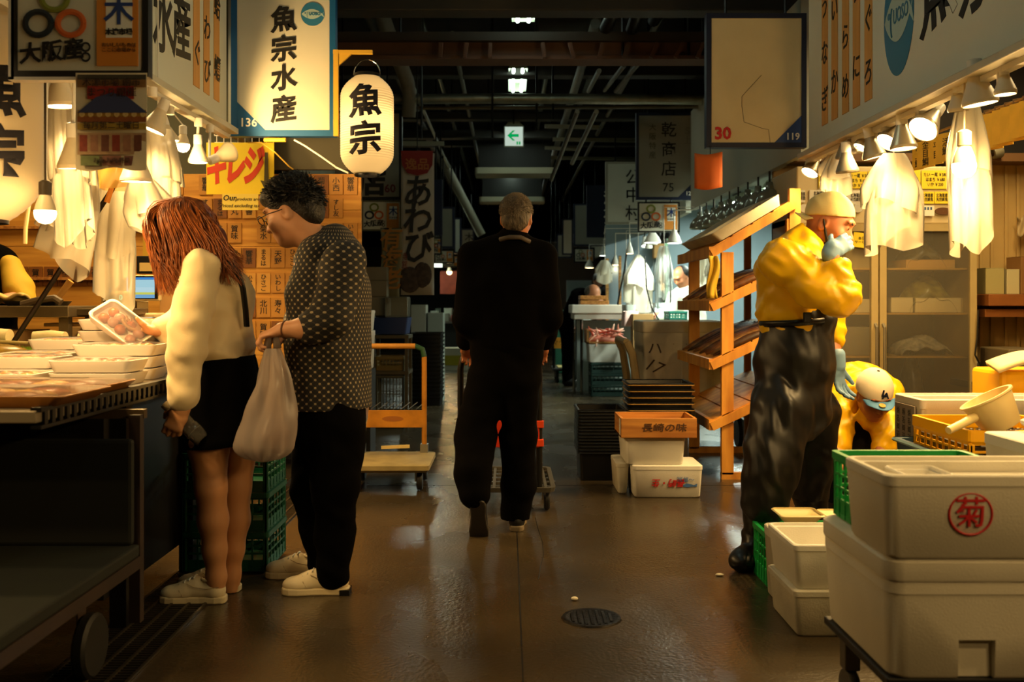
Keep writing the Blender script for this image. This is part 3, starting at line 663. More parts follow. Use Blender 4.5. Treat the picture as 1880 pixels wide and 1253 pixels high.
def lantern(label, c, R, Hh, power, txt=True, fl=0., tsize=.2, name='paper_lantern'):
    c = Vector(c); t = thing(name, label, 'lantern', c-Vector((0,0,Hh/2)))
    PAPERL = film('lantern_paper', (255,238,200), .985, .6, .72)
    def rad(z):
        q = min(1, abs(z)/(Hh/2)); return R*(1-.52*max(0, (q-.55)/.45)**2.2)
    n = 40; prof = []
    for i in range(n*2+1):
        z = -Hh/2+Hh*i/(2*n); prof.append((rad(z)-(.0028 if i % 2 else 0), z))
    MB().lathe(prof, 40, Matrix.Translation(c)).build('paper_body', PAPERL, t, smooth=True, world=True)
    for s in (-1, 1): MB().lathe([(rad(Hh/2)*.98, s*Hh/2-.012), (rad(Hh/2)*1.0, s*Hh/2+.02), (rad(Hh/2)*.85, s*Hh/2+.022)], 30, Matrix.Translation(c)).build('hoop', BLACKP, t, smooth=True, world=True)
    r0 = rad(Hh/2); MB().tube([c+Vector((math.cos(a)*r0*1.05, 0, Hh/2+.01+math.sin(a)*.1)) for a in np.linspace(0, math.pi, 12)], .004, 6).build('handle', CHROME, t, world=True)
    if txt:
        for i, ch in enumerate('魚宗'):
            me = text_mesh(ch, tsize, .0065, 0, 1, 0)
            bm = bmesh.new(); bm.from_mesh(me)
            for _ in range(3):
                es = [e for e in bm.edges if e.calc_length() > .02]
                if es: bmesh.ops.subdivide_edges(bm, edges=es, cuts=1, use_grid_fill=False)
            bmesh.ops.triangulate(bm, faces=bm.faces)
            for v in bm.verts:
                z = v.co.y+.12*v.co.x+(tsize*.56*(1-2*i))-(.06 if fl > .3 else 0); a = v.co.x/R+fl; rr_ = rad(z)+.0025
                v.co = c+Vector((math.sin(a)*rr_, -math.cos(a)*rr_, z))
            bm.to_mesh(me); bm.free(); link('lettering', me, mat('lantern_ink', (16,12,22), .8), t, world=True, solid=.001)
    if power: light('POINT', c, power, (1.0,.68,.32), t, .05)
    return t
def fill_lamp(label, x, y0, y1, z, power, col):  # added fill: fluorescent fitting with an area light, kept out of sight
    t = fluoro(y0, y1, x, z, label, .16); light('AREA', (x, (y0+y1)/2, z-.03), power, col, t, size=(.15, y1-y0), aim=(0,0,-1)); return t
def foam_box(label, x0, x1, y0, y1, z0, z1, lid=None, m=FOAM, wall=.03, open_=True, name='foam_box', group=None, rz=0., r=.025, taper=.012, notch=True):
    "hollow moulded foam box with rounded corners, rim step and optional lid"
    cx, cy = (x0+x1)/2, (y0+y1)/2; hx, hy, h = (x1-x0)/2, (y1-y0)/2, z1-z0
    t = thing(name, label, 'foam box', (cx, cy, z0), rz, group)
    mb = MB(); mb.rr([(0,0,hx-taper-.006,hy-taper-.006,r,0), (0,0,hx-taper,hy-taper,r,.008), (0,0,hx-taper*.2,hy-taper*.2,r,h*.86), (0,0,hx,hy,r,h*.87), (0,0,hx,hy,r,h-.004), (0,0,hx-.004,hy-.004,r,h)]
       + ([(0,0,hx-wall*.45,hy-wall*.45,r,h), (0,0,hx-wall*.5,hy-wall*.5,r,h-.010), (0,0,hx-wall,hy-wall,r*.8,h-.011), (0,0,hx-wall-taper*.5,hy-wall-taper*.5,r*.8,wall)] if open_ else []), 4)
    mb.build('body', m, t, smooth=True)
    if notch:
        MB().box(-hx*.25, hx*.25, -hy+taper*.6-.002, -hy+taper*.6+.004, h*.62, h*.78).build('hand_grip', mat('foam_shade', (196,190,172), .8), t, bevel=.003)
    if lid:
        MB().rr([(0,0,hx+.002,hy+.002,r,h), (0,0,hx+.004,hy+.004,r,h+.006), (0,0,hx+.004,hy+.004,r,h+lid-.008), (0,0,hx-.006,hy-.006,r,h+lid), (0,0,hx-.05,hy-.05,r,h+lid), (0,0,hx-.055,hy-.055,r,h+lid-.007)], 4).build('lid', m, t, smooth=True)
    return t
def crate(label, x0, x1, y0, y1, z0, z1, m, nx=9, ny=6, nz=4, bar=.006, rz=0., name='plastic_crate', cat='crate', group=None, rim=.025, taper=.0):
    "slatted plastic crate: four lattice sides, rim, floor and corner posts"
    cx, cy = (x0+x1)/2, (y0+y1)/2; hx, hy, h = (x1-x0)/2, (y1-y0)/2, z1-z0; t = thing(name, label, cat, (cx, cy, z0), rz, group)
    for k, (hu, hv, n_, sw) in enumerate(((hx,hy,nx,0), (hx,hy,nx,0), (hy,hx,ny,1), (hy,hx,ny,1))):
        mb = MB(); s = -1 if k % 2 == 0 else 1
        def bb(u0, u1, za, zb, o=0., th=bar):
            v0, v1 = sorted((s*(hv-th-o), s*(hv-o)))
            if sw: mb.box(v0, v1, u0, u1, za, zb)
            else: mb.box(u0, u1, v0, v1, za, zb)
        for i in range(n_+1): u = -hu+.008+(2*hu-.016)*i/n_; bb(u-bar*.5, u+bar*.5, .004, h-rim+.002)
        for j in range(nz+1): zz = .012+(h-rim-.012)*j/nz; bb(-hu+.003, hu-.003, zz-bar*.6, zz+bar*.6, .0015, bar*.8)
        bb(-hu+.003, hu-.003, .012, h*.3, .003, .003)
        mb.build('side_lattice', m, t)
    MB().rr([(0,0,hx,hy,.02,h-rim), (0,0,hx+.006,hy+.006,.02,h-rim*.8), (0,0,hx+.006,hy+.006,.02,h), (0,0,hx-.010,hy-.010,.015,h), (0,0,hx-.010,hy-.010,.015,h-rim)], 3, False, False).build('rim', m, t)
    MB().rr([(0,0,hx-.003,hy-.003,.02,0), (0,0,hx-.003,hy-.003,.02,.008)], 3).build('base', m, t)
    for sx in (-1, 1):
        for sy in (-1, 1): MB().box(sx*hx-sx*.022, sx*hx, sy*hy-sy*.022, sy*hy, 0, h-rim).build('corner_post', m, t, bevel=.005)
    return t
ORD = 'first second third fourth fifth sixth seventh eighth ninth tenth eleventh twelfth thirteenth fourteenth fifteenth sixteenth seventeenth eighteenth'.split()
def ring_stack(label, x0, x1, y0, y1, z0, n, pitch, hh, m, edge=None, name='black_tray', rz=0., group=None, each=None, taper=.02):
    "n nested trays with rolled rims; every tray is a thing"
    cx, cy, hx, hy = (x0+x1)/2, (y0+y1)/2, (x1-x0)/2, (y1-y0)/2; first = None
    for i in range(n):
        lab = f'{ORD[i]} {label}, counted from the bottom'
        if first is None:
            t = thing(name, lab, 'tray', (cx, cy, z0), rz, group)
            MB().rr([(0,0,hx-taper,hy-taper,.02,0), (0,0,hx-.012,hy-.012,.02,hh-.012), (0,0,hx,hy,.02,hh-.01), (0,0,hx,hy,.02,hh-.002), (0,0,hx-.008,hy-.008,.02,hh), (0,0,hx-.016,hy-.016,.018,hh-.006), (0,0,hx-taper-.004,hy-taper-.004,.018,.004)], 3).build('body', m, t, smooth=True)
            MB().rr([(0,0,hx+.001,hy+.001,.021,hh-.016), (0,0,hx+.003,hy+.003,.021,hh-.013), (0,0,hx+.001,hy+.001,.021,hh-.010)], 3, False, False).build('rim', edge or m, t)
            first = t
        else: t = dup(first, (cx+random.uniform(-.003,.003), cy+random.uniform(-.003,.003), z0+i*pitch), rz, lab)

# ================================================================ stall on the woman's side
board = thing('plaque_board', 'wide golden wooden board covered in rows of lettered plaques behind the shoppers', 'wooden board', (-2.3, 6.9, .3))
for k in range(7):
    z0 = .30+k*.2515; MB().box(-3.75, -1.015, 6.9, 6.935, z0, z0+.2495).build('plank', mat('board_plank', (212,156,66), .6, col2=(184,126,46), vscale=3, stretch=(.8,1,9), bump=.05, bscale=40), board, world=True, bevel=.002)
for zz in (P(0,500,6.9).z-.055, P(0,395,6.9).z-.1): MB().box(-3.75, -2.4, 6.84, 6.9, zz, zz+.02).build('ledge', WOODH, board, world=True)
PLQ = [mat('plaque_wood', (188,132,54), .6, var=.15, vscale=9), mat('plaque_wood_dark', (132,80,30), .6, var=.2, vscale=9), mat('plaque_wood_pale', (206,152,68), .6, var=.12, vscale=9)]
names = ['小西','天野','菊水','うな八','秀月','響華','すし友','つるや','ひさご','大丸','魚善','まるは','北川','松風','喜八','花房','たこ政','賀味','いわし','寿々']
tm_ = [text_mesh(vtext(s), .052 if len(s) < 3 else .042, .0006, .0006, .95) for s in names]
pq = [[MB().box(-.046, .046, -.012, 0, -.068, .068) for _ in range(1)][0] for _ in range(1)][0]
pme = None; r_ = random.Random(5); rows = (340, 383, 428, 474, 520, 565, 608)
def plaque_tag(px, py, par, kd):
    global pme
    p = P(px, py, 6.9)
    if pme is None:
        o0 = pq.build('name_plaque', None, par); pme = o0.data; bpy.data.objects.remove(o0)
    me = pme.copy() if False else pme
    o = bpy.data.objects.new('name_plaque', me); COL.objects.link(o)
    if not me.materials: me.materials.append(PLQ[0])
    o.material_slots[0].link = 'OBJECT'; o.material_slots[0].material = PLQ[kd]
    o.parent = par; o.matrix_parent_inverse = chain(par).inverted(); o.location = (p.x, 6.9, p.z); o.rotation_euler = (0, r_.uniform(-.02,.02), 0)
    l = bpy.data.objects.new('plaque_lettering', tm_[r_.randrange(len(tm_))]); COL.objects.link(l)
    if not l.data.materials: l.data.materials.append(INKB)
    l.parent = o; l.matrix_parent_inverse = Matrix.Translation((0, -.0135, 0)) @ Matrix.Rotation(math.pi/2, 4, 'X')
    if kd == 1 and r_.random() < .4: pass
for ri, py in enumerate(rows):
    for ci in range(13):
        px = 325+ci*26.6
        if ri == 0 and 380 < px < 505 or ri == 1 and (px < 350 or 395 < px < 470 and False): continue
        if r_.random() < .14 and ri not in (3,): continue
        plaque_tag(px, py, board, r_.choice((0,0,0,1,2)))
for py, pxs in ((508, range(40, 200, 27)), (410, range(98, 300, 27))):
    for px in pxs: plaque_tag(px, py, board, 1)
struct(MB().box(-4.0, -3.95, 2.0, 7.0, 0, 3.3).build('wall_stall_left', mat('stall_wall_brown', (110,78,44), .8, var=.2, vscale=3)))
struct(MB().box(-4.0, -1.85, 6.95, 7.0, 0, 3.3).build('wall_stall_end', mat('stall_wall_green', (74,74,58), .8)))
# dark fascia band between the sign and the board
struct(MB().box(-1.73, -.95, 6.75, 6.80, 2.07, 2.32).build('trim_5', mat('felt_grey', (78,74,58), .85)))

# yellow cash-register notice with wire rack and taped note
ks = thing('register_notice', 'bright yellow notice with red katakana and a dark down arrow', 'notice', P(440,355,6.45))
a, b = P(379,357,6.45), P(503,262,6.45)
MB().box(a.x, b.x, 6.45, 6.456, a.z, b.z).build('card', YELLOWP, ks, world=True)
REDO = mat('red_marker', (206,60,24), .6)
for ch, px in (('キ', 396), ('レ', 430), ('ジ', 464)): text(ch, .15, FACE(P(px, 309, 6.45)), REDO, ks, bold=.007, shear=.14, sy=1.75, sx=.92)
MB().prism([(-.012,.13), (.006,.13), (.012,-.06), (.034,-.06), (0,-.135), (-.042,-.05), (-.018,-.055)], 0, .002, FACE(P(490,317,6.447))).build('arrow', mat('olive_ink', (74,66,30), .6), ks, world=True)
nt_ = thing('price_note', 'small yellow handwritten note taped below the yellow register notice', 'note', P(440,385,6.44))
a, b = P(408,386,6.44), P(474,356,6.44); MB().box(a.x, b.x, 6.44, 6.444, a.z, b.z).build('sheet', mat('pale_yellow_paper', (226,200,84), .7), nt_, world=True)
text('Our', .05, FACE(P(421,364,6.44)), INK, nt_, bold=.0008, shear=.2); text('products are', .03, FACE(P(454,366,6.44)), INK, nt_, shear=.2); text('Priced excluding tax', .031, FACE(P(441,378,6.44)), INK, nt_, shear=.2)
wr = thing('wire_rack', 'white wire rack above the yellow register notice', 'rack', P(450,255,6.5))
for py in (249, 262): MB().tube([P(394,py,6.5), P(502,py+2,6.5)], .004, 6).build('rail', WHITEP, wr, world=True)
for px in range(398, 503, 13): MB().tube([P(px,249,6.5), P(px,263,6.5)], .003, 5).build('wire', WHITEP, wr, world=True)
MB().tube([P(394,249,6.5), P(394,235,6.5)], .004, 6).build('hook', WHITEP, wr, world=True)

# lanterns, bracket
lb = thing('lantern_bracket', 'yellow wooden bracket holding the lit lantern beside the blue-framed sign', 'bracket', P(617,250,6.22))
MB().bar(P(617,250,6.22), P(617,92,6.22), .03, .03).build('upright', mat('yellow_wood', (206,160,48), .6), lb, world=True)
MB().bar(P(612,96,6.22), P(684,96,6.22), .028, .022).build('arm', MATS['yellow_wood'], lb, world=True)
MB().prism([(0,0), (.1,0), (0,-.09)], -.01, .01, FACE(P(617,99,6.22))).build('gusset', MATS['yellow_wood'], lb, world=True)
lantern('lit white paper lantern with two black characters hanging from the wooden bracket', P(674,231,6.15), .165, .60, 3.3, fl=.06, tsize=.205)
lantern('large paper lantern with black characters cut off at the picture edge', P(-42,212,3.52), .216, .74, .30, fl=.80, tsize=.19)
tag(MB().tube([P(540,257,6.2), P(560,268,6.2), P(590,288,6.2), P(618,308,6.2), P(640,318,6.15)], .006, 6).build('light_cable', WHITEP), 'thin white cable with clips sagging beneath the blue-framed sign', 'cable')
tag(MB().tube([P(455,262,6.3), P(480,262,6.3), P(505,280,6.3), P(530,305,6.4), P(548,318,6.5)], .005, 6).build('light_cable', mat('yellow_cord', (200,160,60), .5)), 'yellowish cable curving down past the yellow register notice', 'cable')
tag(MB().tube([P(485,257,6.25), P(525,257,6.25)], .014, 10).build('bamboo_stub', MATS['yellow_wood']), 'short yellow rod end poking out under the blue-framed sign', 'rod')

# near plaque sign and poster
np_ = hsign('near market plaque with three rings and an orange half above the poster', 20, 272, -48, 141, 3.2, BLACKM, PANEL, .02, None, None, 'sign', 'market_plaque', .04)
a, b = P(20,141,3.2)+Vector((.02,0,.02)), P(272,-48,3.2)-Vector((.02,0,.02)); plaque_art(np_, a, b, 3.2)
MB().box(P(15,0,3.2).x, P(15,0,3.2).x+.018, 3.2, 3.24, P(0,146,3.2).z, P(0,-48,3.2).z).build('edge_strip', WHITEP, np_, world=True)
MB().box(P(15,0,3.2).x, P(140,0,3.2).x, 3.2, 3.24, P(0,147,3.2).z, P(0,141,3.2).z).build('edge_strip', WHITEP, np_, world=True)
po = thing('event_poster', 'printed event poster with a blue mountain hanging under the near market plaque', 'poster', P(204,310,3.19))
PRN = {}
def pr(px0, px1, py0, py1, col, off, nm='print_block'):
    a, b = P(px0,py1,3.185), P(px1,py0,3.185); k = 'print_%d_%d_%d' % tuple(col)
    MB().box(a.x, b.x, 3.186-off*.0006, 3.1866-off*.0006, a.z, b.z).build(nm, mat(k, col, .6, var=.25, vscale=60), po, world=True)
a, b = P(139,311,3.19), P(270,134,3.19)
MB().grid(lambda u, v: (a.x+(b.x-a.x)*u, 3.19+.006*math.sin(u*5)*v, b.z+(a.z-b.z)*v - .006*v*math.sin(u*9)), 12, 8).build('sheet', mat('poster_paper', (226,212,178), .7), po, world=True, solid=.001)
pr(142,268,137,146,(70,64,50),1); pr(142,268,146,160,(150,110,60),1); pr(160,246,158,182,(168,52,34),2); pr(142,268,202,214,(176,132,40),1); pr(142,268,214,224,(150,84,34),2); pr(142,268,226,238,(196,160,60),1); pr(142,268,244,284,(186,150,110),1)
MB().prism([(-.11,-.03), (-.05,.02), (.0,.035), (.05,.022), (.115,-.03)], 0, .001, FACE(P(205,190,3.184))).build('mountain', mat('mountain_blue', (56,64,104), .6), po, world=True)
for k in range(8): MB().lathe([(.001,0), (.0085,0), (.009,-.001)], 12, FACE(P(150+k*16,210,3.1835))).build('print_dot', mat('dot_cream', (206,176,110), .6), po, world=True)
for k in range(6): pr(146+k*20,160+k*20,248,278,((150,60,40),(170,120,90),(120,70,50))[k % 3],2)
for k, c_ in enumerate(((120,130,80),(150,100,80),(140,90,80))): pr(148+k*40,182+k*40,286,304,c_,1)
for py, tx, sz in ((152,'木津市場 朝市',.03), (170,'まつり開催',.032), (231,'毎月第二土曜日',.026), (295,'お魚 お肉 野菜',.018)): text(tx, sz, FACE(P(205,py,3.182)), mat('poster_ink', (60,36,24), .6), po)

# ---------------------------------------------------------------- counter
COUNT = mat('counter_dark', (24,21,18), .5, var=.2)
ct = thing('stall_counter', 'dark stall counter with ribbed black edge covered in food trays', 'counter', (-2.2, 4.2, 0))
MB().prism([(-3.0,2.74),(-1.3,2.74),(-1.3,4.42),(-1.8,4.42),(-1.8,5.1),(-3.0,5.1)], .835, .87).build('top', mat('counter_top', (120,110,92), .4, metal=.3), ct, world=True, bevel=.004)
MB().box(-2.9, -1.42, 3.5, 4.35, .12, .834).build('cabinet', COUNT, ct, world=True)
for yy in (3.55, 4.3): MB().box(-1.42, -1.36, yy, yy+.05, 0, .834).build('leg', BLACKM, ct, world=True)
MB().box(-1.318, -1.288, 2.75, 4.4, .818, .828).build('edge_rail', BLACKP, ct, world=True)
MB().box(-1.318, -1.288, 2.75, 4.4, .866, .878).build('edge_rail', BLACKP, ct, world=True)
k = 0
for i in range(35):
    yy = 2.78+i*.047; MB().box(-1.312, -1.292, yy, yy+.02, .824, .868).build('rib', BLACKP, ct, world=True)
# golden trays on the near corner
GOLD = mat('gold_tray', (150,98,34), .45, metal=.2, var=.2, vscale=8)
def food_tray(label, x0, x1, y0, y1, z, h=.035, m=GOLD, rz=0, food=None, nf=8, filmed=True, name='food_tray', group=None, seed=0):
    cx, cy, hx, hy = (x0+x1)/2, (y0+y1)/2, (x1-x0)/2, (y1-y0)/2; t = thing(name, label, 'food tray', (cx,cy,z), rz, group); r = random.Random(seed)
    MB().rr([(0,0,hx*.9,hy*.88,.02,0), (0,0,hx,hy,.025,h*.9), (0,0,hx,hy,.025,h), (0,0,hx-.012,hy-.012,.02,h), (0,0,hx*.88,hy*.84,.02,.006)], 3).build('tray', m, t, smooth=True)
    if food:
        for i in range(nf):
            u = (i % 4-1.5)/2*hx*.75+r.uniform(-.01,.01); v = ((i//4)-(nf//4-1)/2)*hy*.8/max(1, nf//4)*1.6+r.uniform(-.01,.01)
            MB().sphere((u, v, h*.55), 1, 10, 6, (hx*.2, hy*.3, h*.55)).build('food_piece', food[i % len(food)], t, smooth='all')
    if filmed: MB().rr([(0,0,hx-.006,hy-.006,.02,h+.001), (0,0,hx*.6,hy*.6,.03,h+.010)], 3, False).build('film_cover', film('cling_film', (255,255,255), .10, .08, .3), t, smooth='all')
    return t
SALMON = mat('salmon', (206,110,60), .35, var=.3, vscale=40, sub=.1); PINK = mat('pink_fish', (214,150,130), .35, var=.2, vscale=40, sub=.1)
BROWNF = mat('grilled', (150,78,24), .4, var=.5, vscale=40); TANF = mat('fried', (210,150,70), .5, var=.3, vscale=40); ROE = mat('roe', (222,140,40), .3)
food_tray('large golden tray of grilled fish at the near counter corner', -2.05, -1.25, 2.79, 3.16, .871, .034, GOLD, 0, [BROWNF, TANF, SALMON], 12, True, seed=1)
food_tray('second golden tray partly behind the corner tray of grilled fish', -1.9, -1.285, 3.2, 3.46, .871, .032, GOLD, 0, [TANF, BROWNF], 8, True, seed=2)
PK = mat('foam_tray', (238,228,214), .5)
packs = [(-2.12,3.62,0,1,.30), (-1.82,3.62,0,1,.28), (-1.5,3.66,0,2,.30), (-2.2,3.86,0,1,.3), (-1.88,3.88,0,2,.3), (-1.52,3.92,.05,3,.32), (-1.6,4.18,0,5,.34), (-1.95,4.14,.1,2,.3), (-2.3,4.12,0,1,.3), (-1.95,4.44,0,3,.3), (-2.55,3.7,0,1,.3)]
proto = None; q = 0
wordn = ['first','second','third','fourth','fifth','sixth','seventh','eighth','ninth','tenth','eleventh']
for i, (x, y_, a_, n_, ln) in enumerate(packs):
    for j in range(n_):
        lab = f'{("only","top","","","")[min(n_-1,1)] if j == n_-1 else ("lowest","second","third","fourth")[j]} foam tray of fish in the {wordn[i]} pile from the near counter corner'
        food_tray(lab, x-ln/2, x+ln/2, y_-.1, y_+.1, .871+j*.046, .042, PK, a_, ([SALMON, PINK], [PINK, ROE], [TANF, SALMON])[(i+j) % 3] if j == n_-1 else None, 8, j == n_-1, 'fish_tray', f'wrapped fish trays, {wordn[i]} pile', seed=i)
# wrapped whole fish, turf strip, pale rolls, hoop
tag(MB().sphere((-2.35,4.5,.93), 1, 16, 10, (.20,.09,.055)).build('wrapped_fish', mat('fish_wrapped', (120,96,40), .25, var=.5, vscale=20), smooth='all'), 'dark shiny wrapped fish lying among the white trays', 'fish')
tf = thing('turf_strip', 'strip of green artificial turf along the back of the counter', 'turf', (-2.3,4.95,.87))
MB().box(-2.75, -1.95, 4.72, 5.08, .872, .93).build('mat_base', mat('turf_dark', (50,70,16), .9), tf, world=True, bevel=.01)
g = MB(); rr2 = random.Random(3)
for _ in range(1500):
    x, y_ = rr2.uniform(-2.74,-1.96), rr2.uniform(4.73,5.07); hx_ = rr2.uniform(.012,.026); dx, dy = rr2.uniform(-.012,.012), rr2.uniform(-.012,.012)
    g.add([(x-.0025,y_,.929), (x+.0025,y_,.929), (x+dx,y_+dy,.929+hx_)], [(0,1,2)])
g.build('turf_blades', mat('turf_green', (110,140,30), .7), tf, world=True)['kind'] = 'stuff'
for i, (x, y_, l_, r0) in enumerate(((-2.62,5.02,.22,.045), (-2.32,5.04,.16,.038), (-2.1,5.04,.14,.034))):
    tag(MB().tube([(x-l_/2,y_,.95+r0), (x,y_+.01,.952+r0), (x+l_/2,y_,.95+r0)], [r0*.9,r0,r0*.85], 14).build('paper_roll', mat('pale_roll', (206,188,140), .6, bump=.3, bscale=30), smooth=True), ('first','second','third')[i]+' pale wrapped roll behind the green turf strip', 'roll', 'pale rolls behind the turf')
tag(MB().tube([(-2.7,4.35,.89), (-2.3,4.35,1.0), (-1.95,4.4,.98), (-1.7,4.5,.9)], .008, 8).build('wire_hoop', mat('hoop_olive', (110,96,50), .5), smooth=True), 'thin olive hoop of wire arching over the fish trays', 'wire')
tag(MB().grid(lambda u, v: (-2.1+.5*u, 4.62+.2*v, .89+.10*math.sin(math.pi*u)*math.sin(math.pi*v)**.6+.012*math.sin(11*u+4*v)), 20, 10).build('plastic_sheet', mat('crumpled_sheet', (196,176,130), .4), smooth='all', solid=.002), 'crumpled pale plastic sheet at the back of the counter', 'sheet')

# stainless table behind, with pan, knives, scale, monitor, printers
st = thing('steel_table', 'stainless steel prep table with square legs behind the counter', 'table', (-2.9,5.35,0))
MB().box(-3.6, -2.27, 5.15, 5.6, 1.09, 1.15).build('top', mat('old_steel', (120,104,76), .4, metal=.7, var=.2), st, world=True, bevel=.006)
MB().box(-2.27, -2.02, 5.25, 5.6, 1.10, 1.135).build('side_shelf', MATS['old_steel'], st, world=True, bevel=.004)
for x in (-2.32, -3.5): 
    for y_ in (5.2, 5.52): MB().box(x-.025, x+.025, y_, y_+.05, 0, 1.09).build('leg', MATS['old_steel'], st, world=True)
MB().box(-3.5, -2.3, 5.25, 5.5, .72, .75).build('lower_shelf', MATS['old_steel'], st, world=True)
tag(MB().rr([(-2.5,5.3,.13,.09,.03,1.15), (-2.5,5.3,.15,.1,.03,1.175), (-2.5,5.3,.14,.09,.03,1.175), (-2.5,5.3,.12,.08,.03,1.156)]).build('black_pan', BLACKP, smooth=True), 'flat black pan on the stainless prep table', 'pan')
kn = thing('knife', 'wooden-handled knife leaning over the stainless prep table', 'knife', (-2.57,5.35,1.18))
MB().tube([P(108,545,5.3), P(130,516,5.3)], [.016,.02], 10, sx=.7).build('handle', mat('tan_handle', (190,140,70), .5), kn, world=True, smooth=True)
MB().bar(P(108,545,5.3), P(82,570,5.3), .003, .03).build('blade', STEEL, kn, world=True)
tag(MB().tube([P(40,560,5.2), P(70,552,5.2), P(100,548,5.2), P(112,556,5.2)], .02, 8).build('utensil_bundle', mat('util', (80,66,46), .5), smooth=True), 'dark bundled utensils lying on the stainless prep table', 'utensils')
pb = MB().tube([P(216,332,4.75), P(20,636,4.75)], .013, 8); tag(pb.build('support_pole', mat('pole_dark', (38,28,18), .45, metal=.4), smooth=True), 'thin dark pole slanting across the stall behind the hanging bags', 'pole')
def card_box(label, x0, x1, y0, y1, z0, z1, m=CARD, name='carton', rz=0, group=None):
    cx, cy, hx, hy = (x0+x1)/2, (y0+y1)/2, (x1-x0)/2, (y1-y0)/2; t = thing(name, label, 'box', (cx,cy,z0), rz, group)
    MB().box(-hx, hx, -hy, hy, 0, z1-z0-.004).build('body', m, t, bevel=.004)
    for s in (-1, 1): MB().box(-hx, hx, min(s*hy, s*.002), max(s*hy, s*.002), z1-z0-.004, z1-z0).build('flap', m, t)
    MB().box(-hx*.999, hx*.999, -.025, .025, z1-z0, z1-z0+.0006).build('tape', mat('tape', (190,160,110), .3), t)
    return t
card_box('brown carton under the stainless prep table', -2.95, -2.55, 5.2, 5.55, .752, 1.02)
sc_ = thing('weighing_scale', 'black-faced weighing scale with a green digit beside the screen', 'scale', P(208,592,5.5))
a, b = P(184,592,5.5), P(232,535,5.5)
MB().box(a.x, b.x, 5.5, 5.7, a.z, b.z).build('body', mat('scale_beige', (170,140,90), .5), sc_, world=True, bevel=.012)
MB().box(a.x+.02, b.x-.02, 5.494, 5.5, a.z+.05, b.z-.02).build('display', BLACKP, sc_, world=True)
text('0', .04, FACE(P(222,547,5.493)), emis('green_digit', (.1,.9,.45), 1.6), sc_)
for k in range(3): text('▪', .03, FACE(P(191,541+k*5,5.493)), WHITEP, sc_)
MB().box(a.x-.05, b.x+.03, 5.4, 5.75, a.z-.03, a.z).build('platform', STEEL, sc_, world=True)
mo = thing('till_screen', 'lit till touch screen with blue and yellow bands on a cream stand', 'monitor', P(262,592,5.6))
a, b = P(229,553,5.6), P(294,505,5.6)
MB().box(a.x, b.x, 5.6, 5.63, a.z, b.z).build('bezel', mat('bezel_cream', (206,186,140), .5), mo, world=True, bevel=.006)
MB().box(a.x+.006, b.x-.012, 5.597, 5.6, a.z+.012, b.z-.006).build('screen_glass', BLACKP, mo, world=True)
zz = lambda f: a.z+.016+(b.z-a.z-.03)*f
for f0, f1, c_ in ((.90,1.,(.06,.28,.75)), (.52,.89,(.45,.75,.85)), (.28,.52,(.55,.80,.88)), (.17,.28,(.72,.72,.12)), (0,.17,(.20,.45,.75))):
    MB().box(a.x+.012, b.x-.03, 5.5955, 5.597, zz(f0), zz(f1)).build('screen_band', emis('band_%d' % int(f0*100), c_, .8), mo, world=True)
MB().bar(P(262,553,5.64), P(262,575,5.66), .06, .04).build('stand', MATS['bezel_cream'], mo, world=True)
MB().box(P(235,0,5.6).x, P(292,0,5.6).x, 5.55, 5.75, P(0,592,5.6).z, P(0,575,5.6).z).build('stand_foot', MATS['bezel_cream'], mo, world=True, bevel=.01)
tag(MB().box(P(232,0,5.6).x-.35, P(300,0,5.6).x+.05, 5.35, 5.9, P(0,598,5.6).z, P(0,592,5.6).z).build('till_shelf', mat('till_wood', (150,112,60), .6), bevel=.004), 'narrow shelf board carrying the scale and the till screen', 'shelf')
tag(MB().box(-2.6, -1.55, 5.9, 6.0, .3, P(0,597,5.6).z-.02).build('till_plinth', mat('till_panel', (140,110,64), .7)), 'plain wooden front under the till shelf', 'board')
pr_ = thing('card_reader', 'small black card reader box mounted above the till screen', 'card reader', P(268,505,5.7))
a, b = P(250,503,5.75), P(290,470,5.75); MB().box(a.x, b.x, 5.75, 5.8, a.z, b.z).build('body', BLACKP, pr_, world=True, bevel=.006)
MB().box(a.x+.02, b.x-.015, 5.746, 5.75, a.z+.015, b.z-.04).build('label', mat('reader_tan', (150,130,80), .5), pr_, world=True)
card_box('brown carton stack beside the till screen', P(293,0,5.7).x, P(330,0,5.7).x, 5.7, 5.95, P(0,598,5.6).z+.02, P(0,515,5.7).z)
# papers pinned at the left of the board
for i, (px0,px1,py0,py1,c_) in enumerate(((262,300,250,280,(96,140,60)), (290,322,296,322,(110,160,170)), (255,300,405,470,(200,160,50)))):
    a, b = P(px0,py1,6.82), P(px1,py0,6.82); tag(MB().box(a.x, b.x, 6.943 if i < 2 else 6.893, 6.949 if i < 2 else 6.899, a.z, b.z).build('pinned_paper', mat('pin_%d' % i, c_, .7)), ('green','pale blue','yellow')[i]+' paper pinned beside the plaques at the board edge', 'paper')

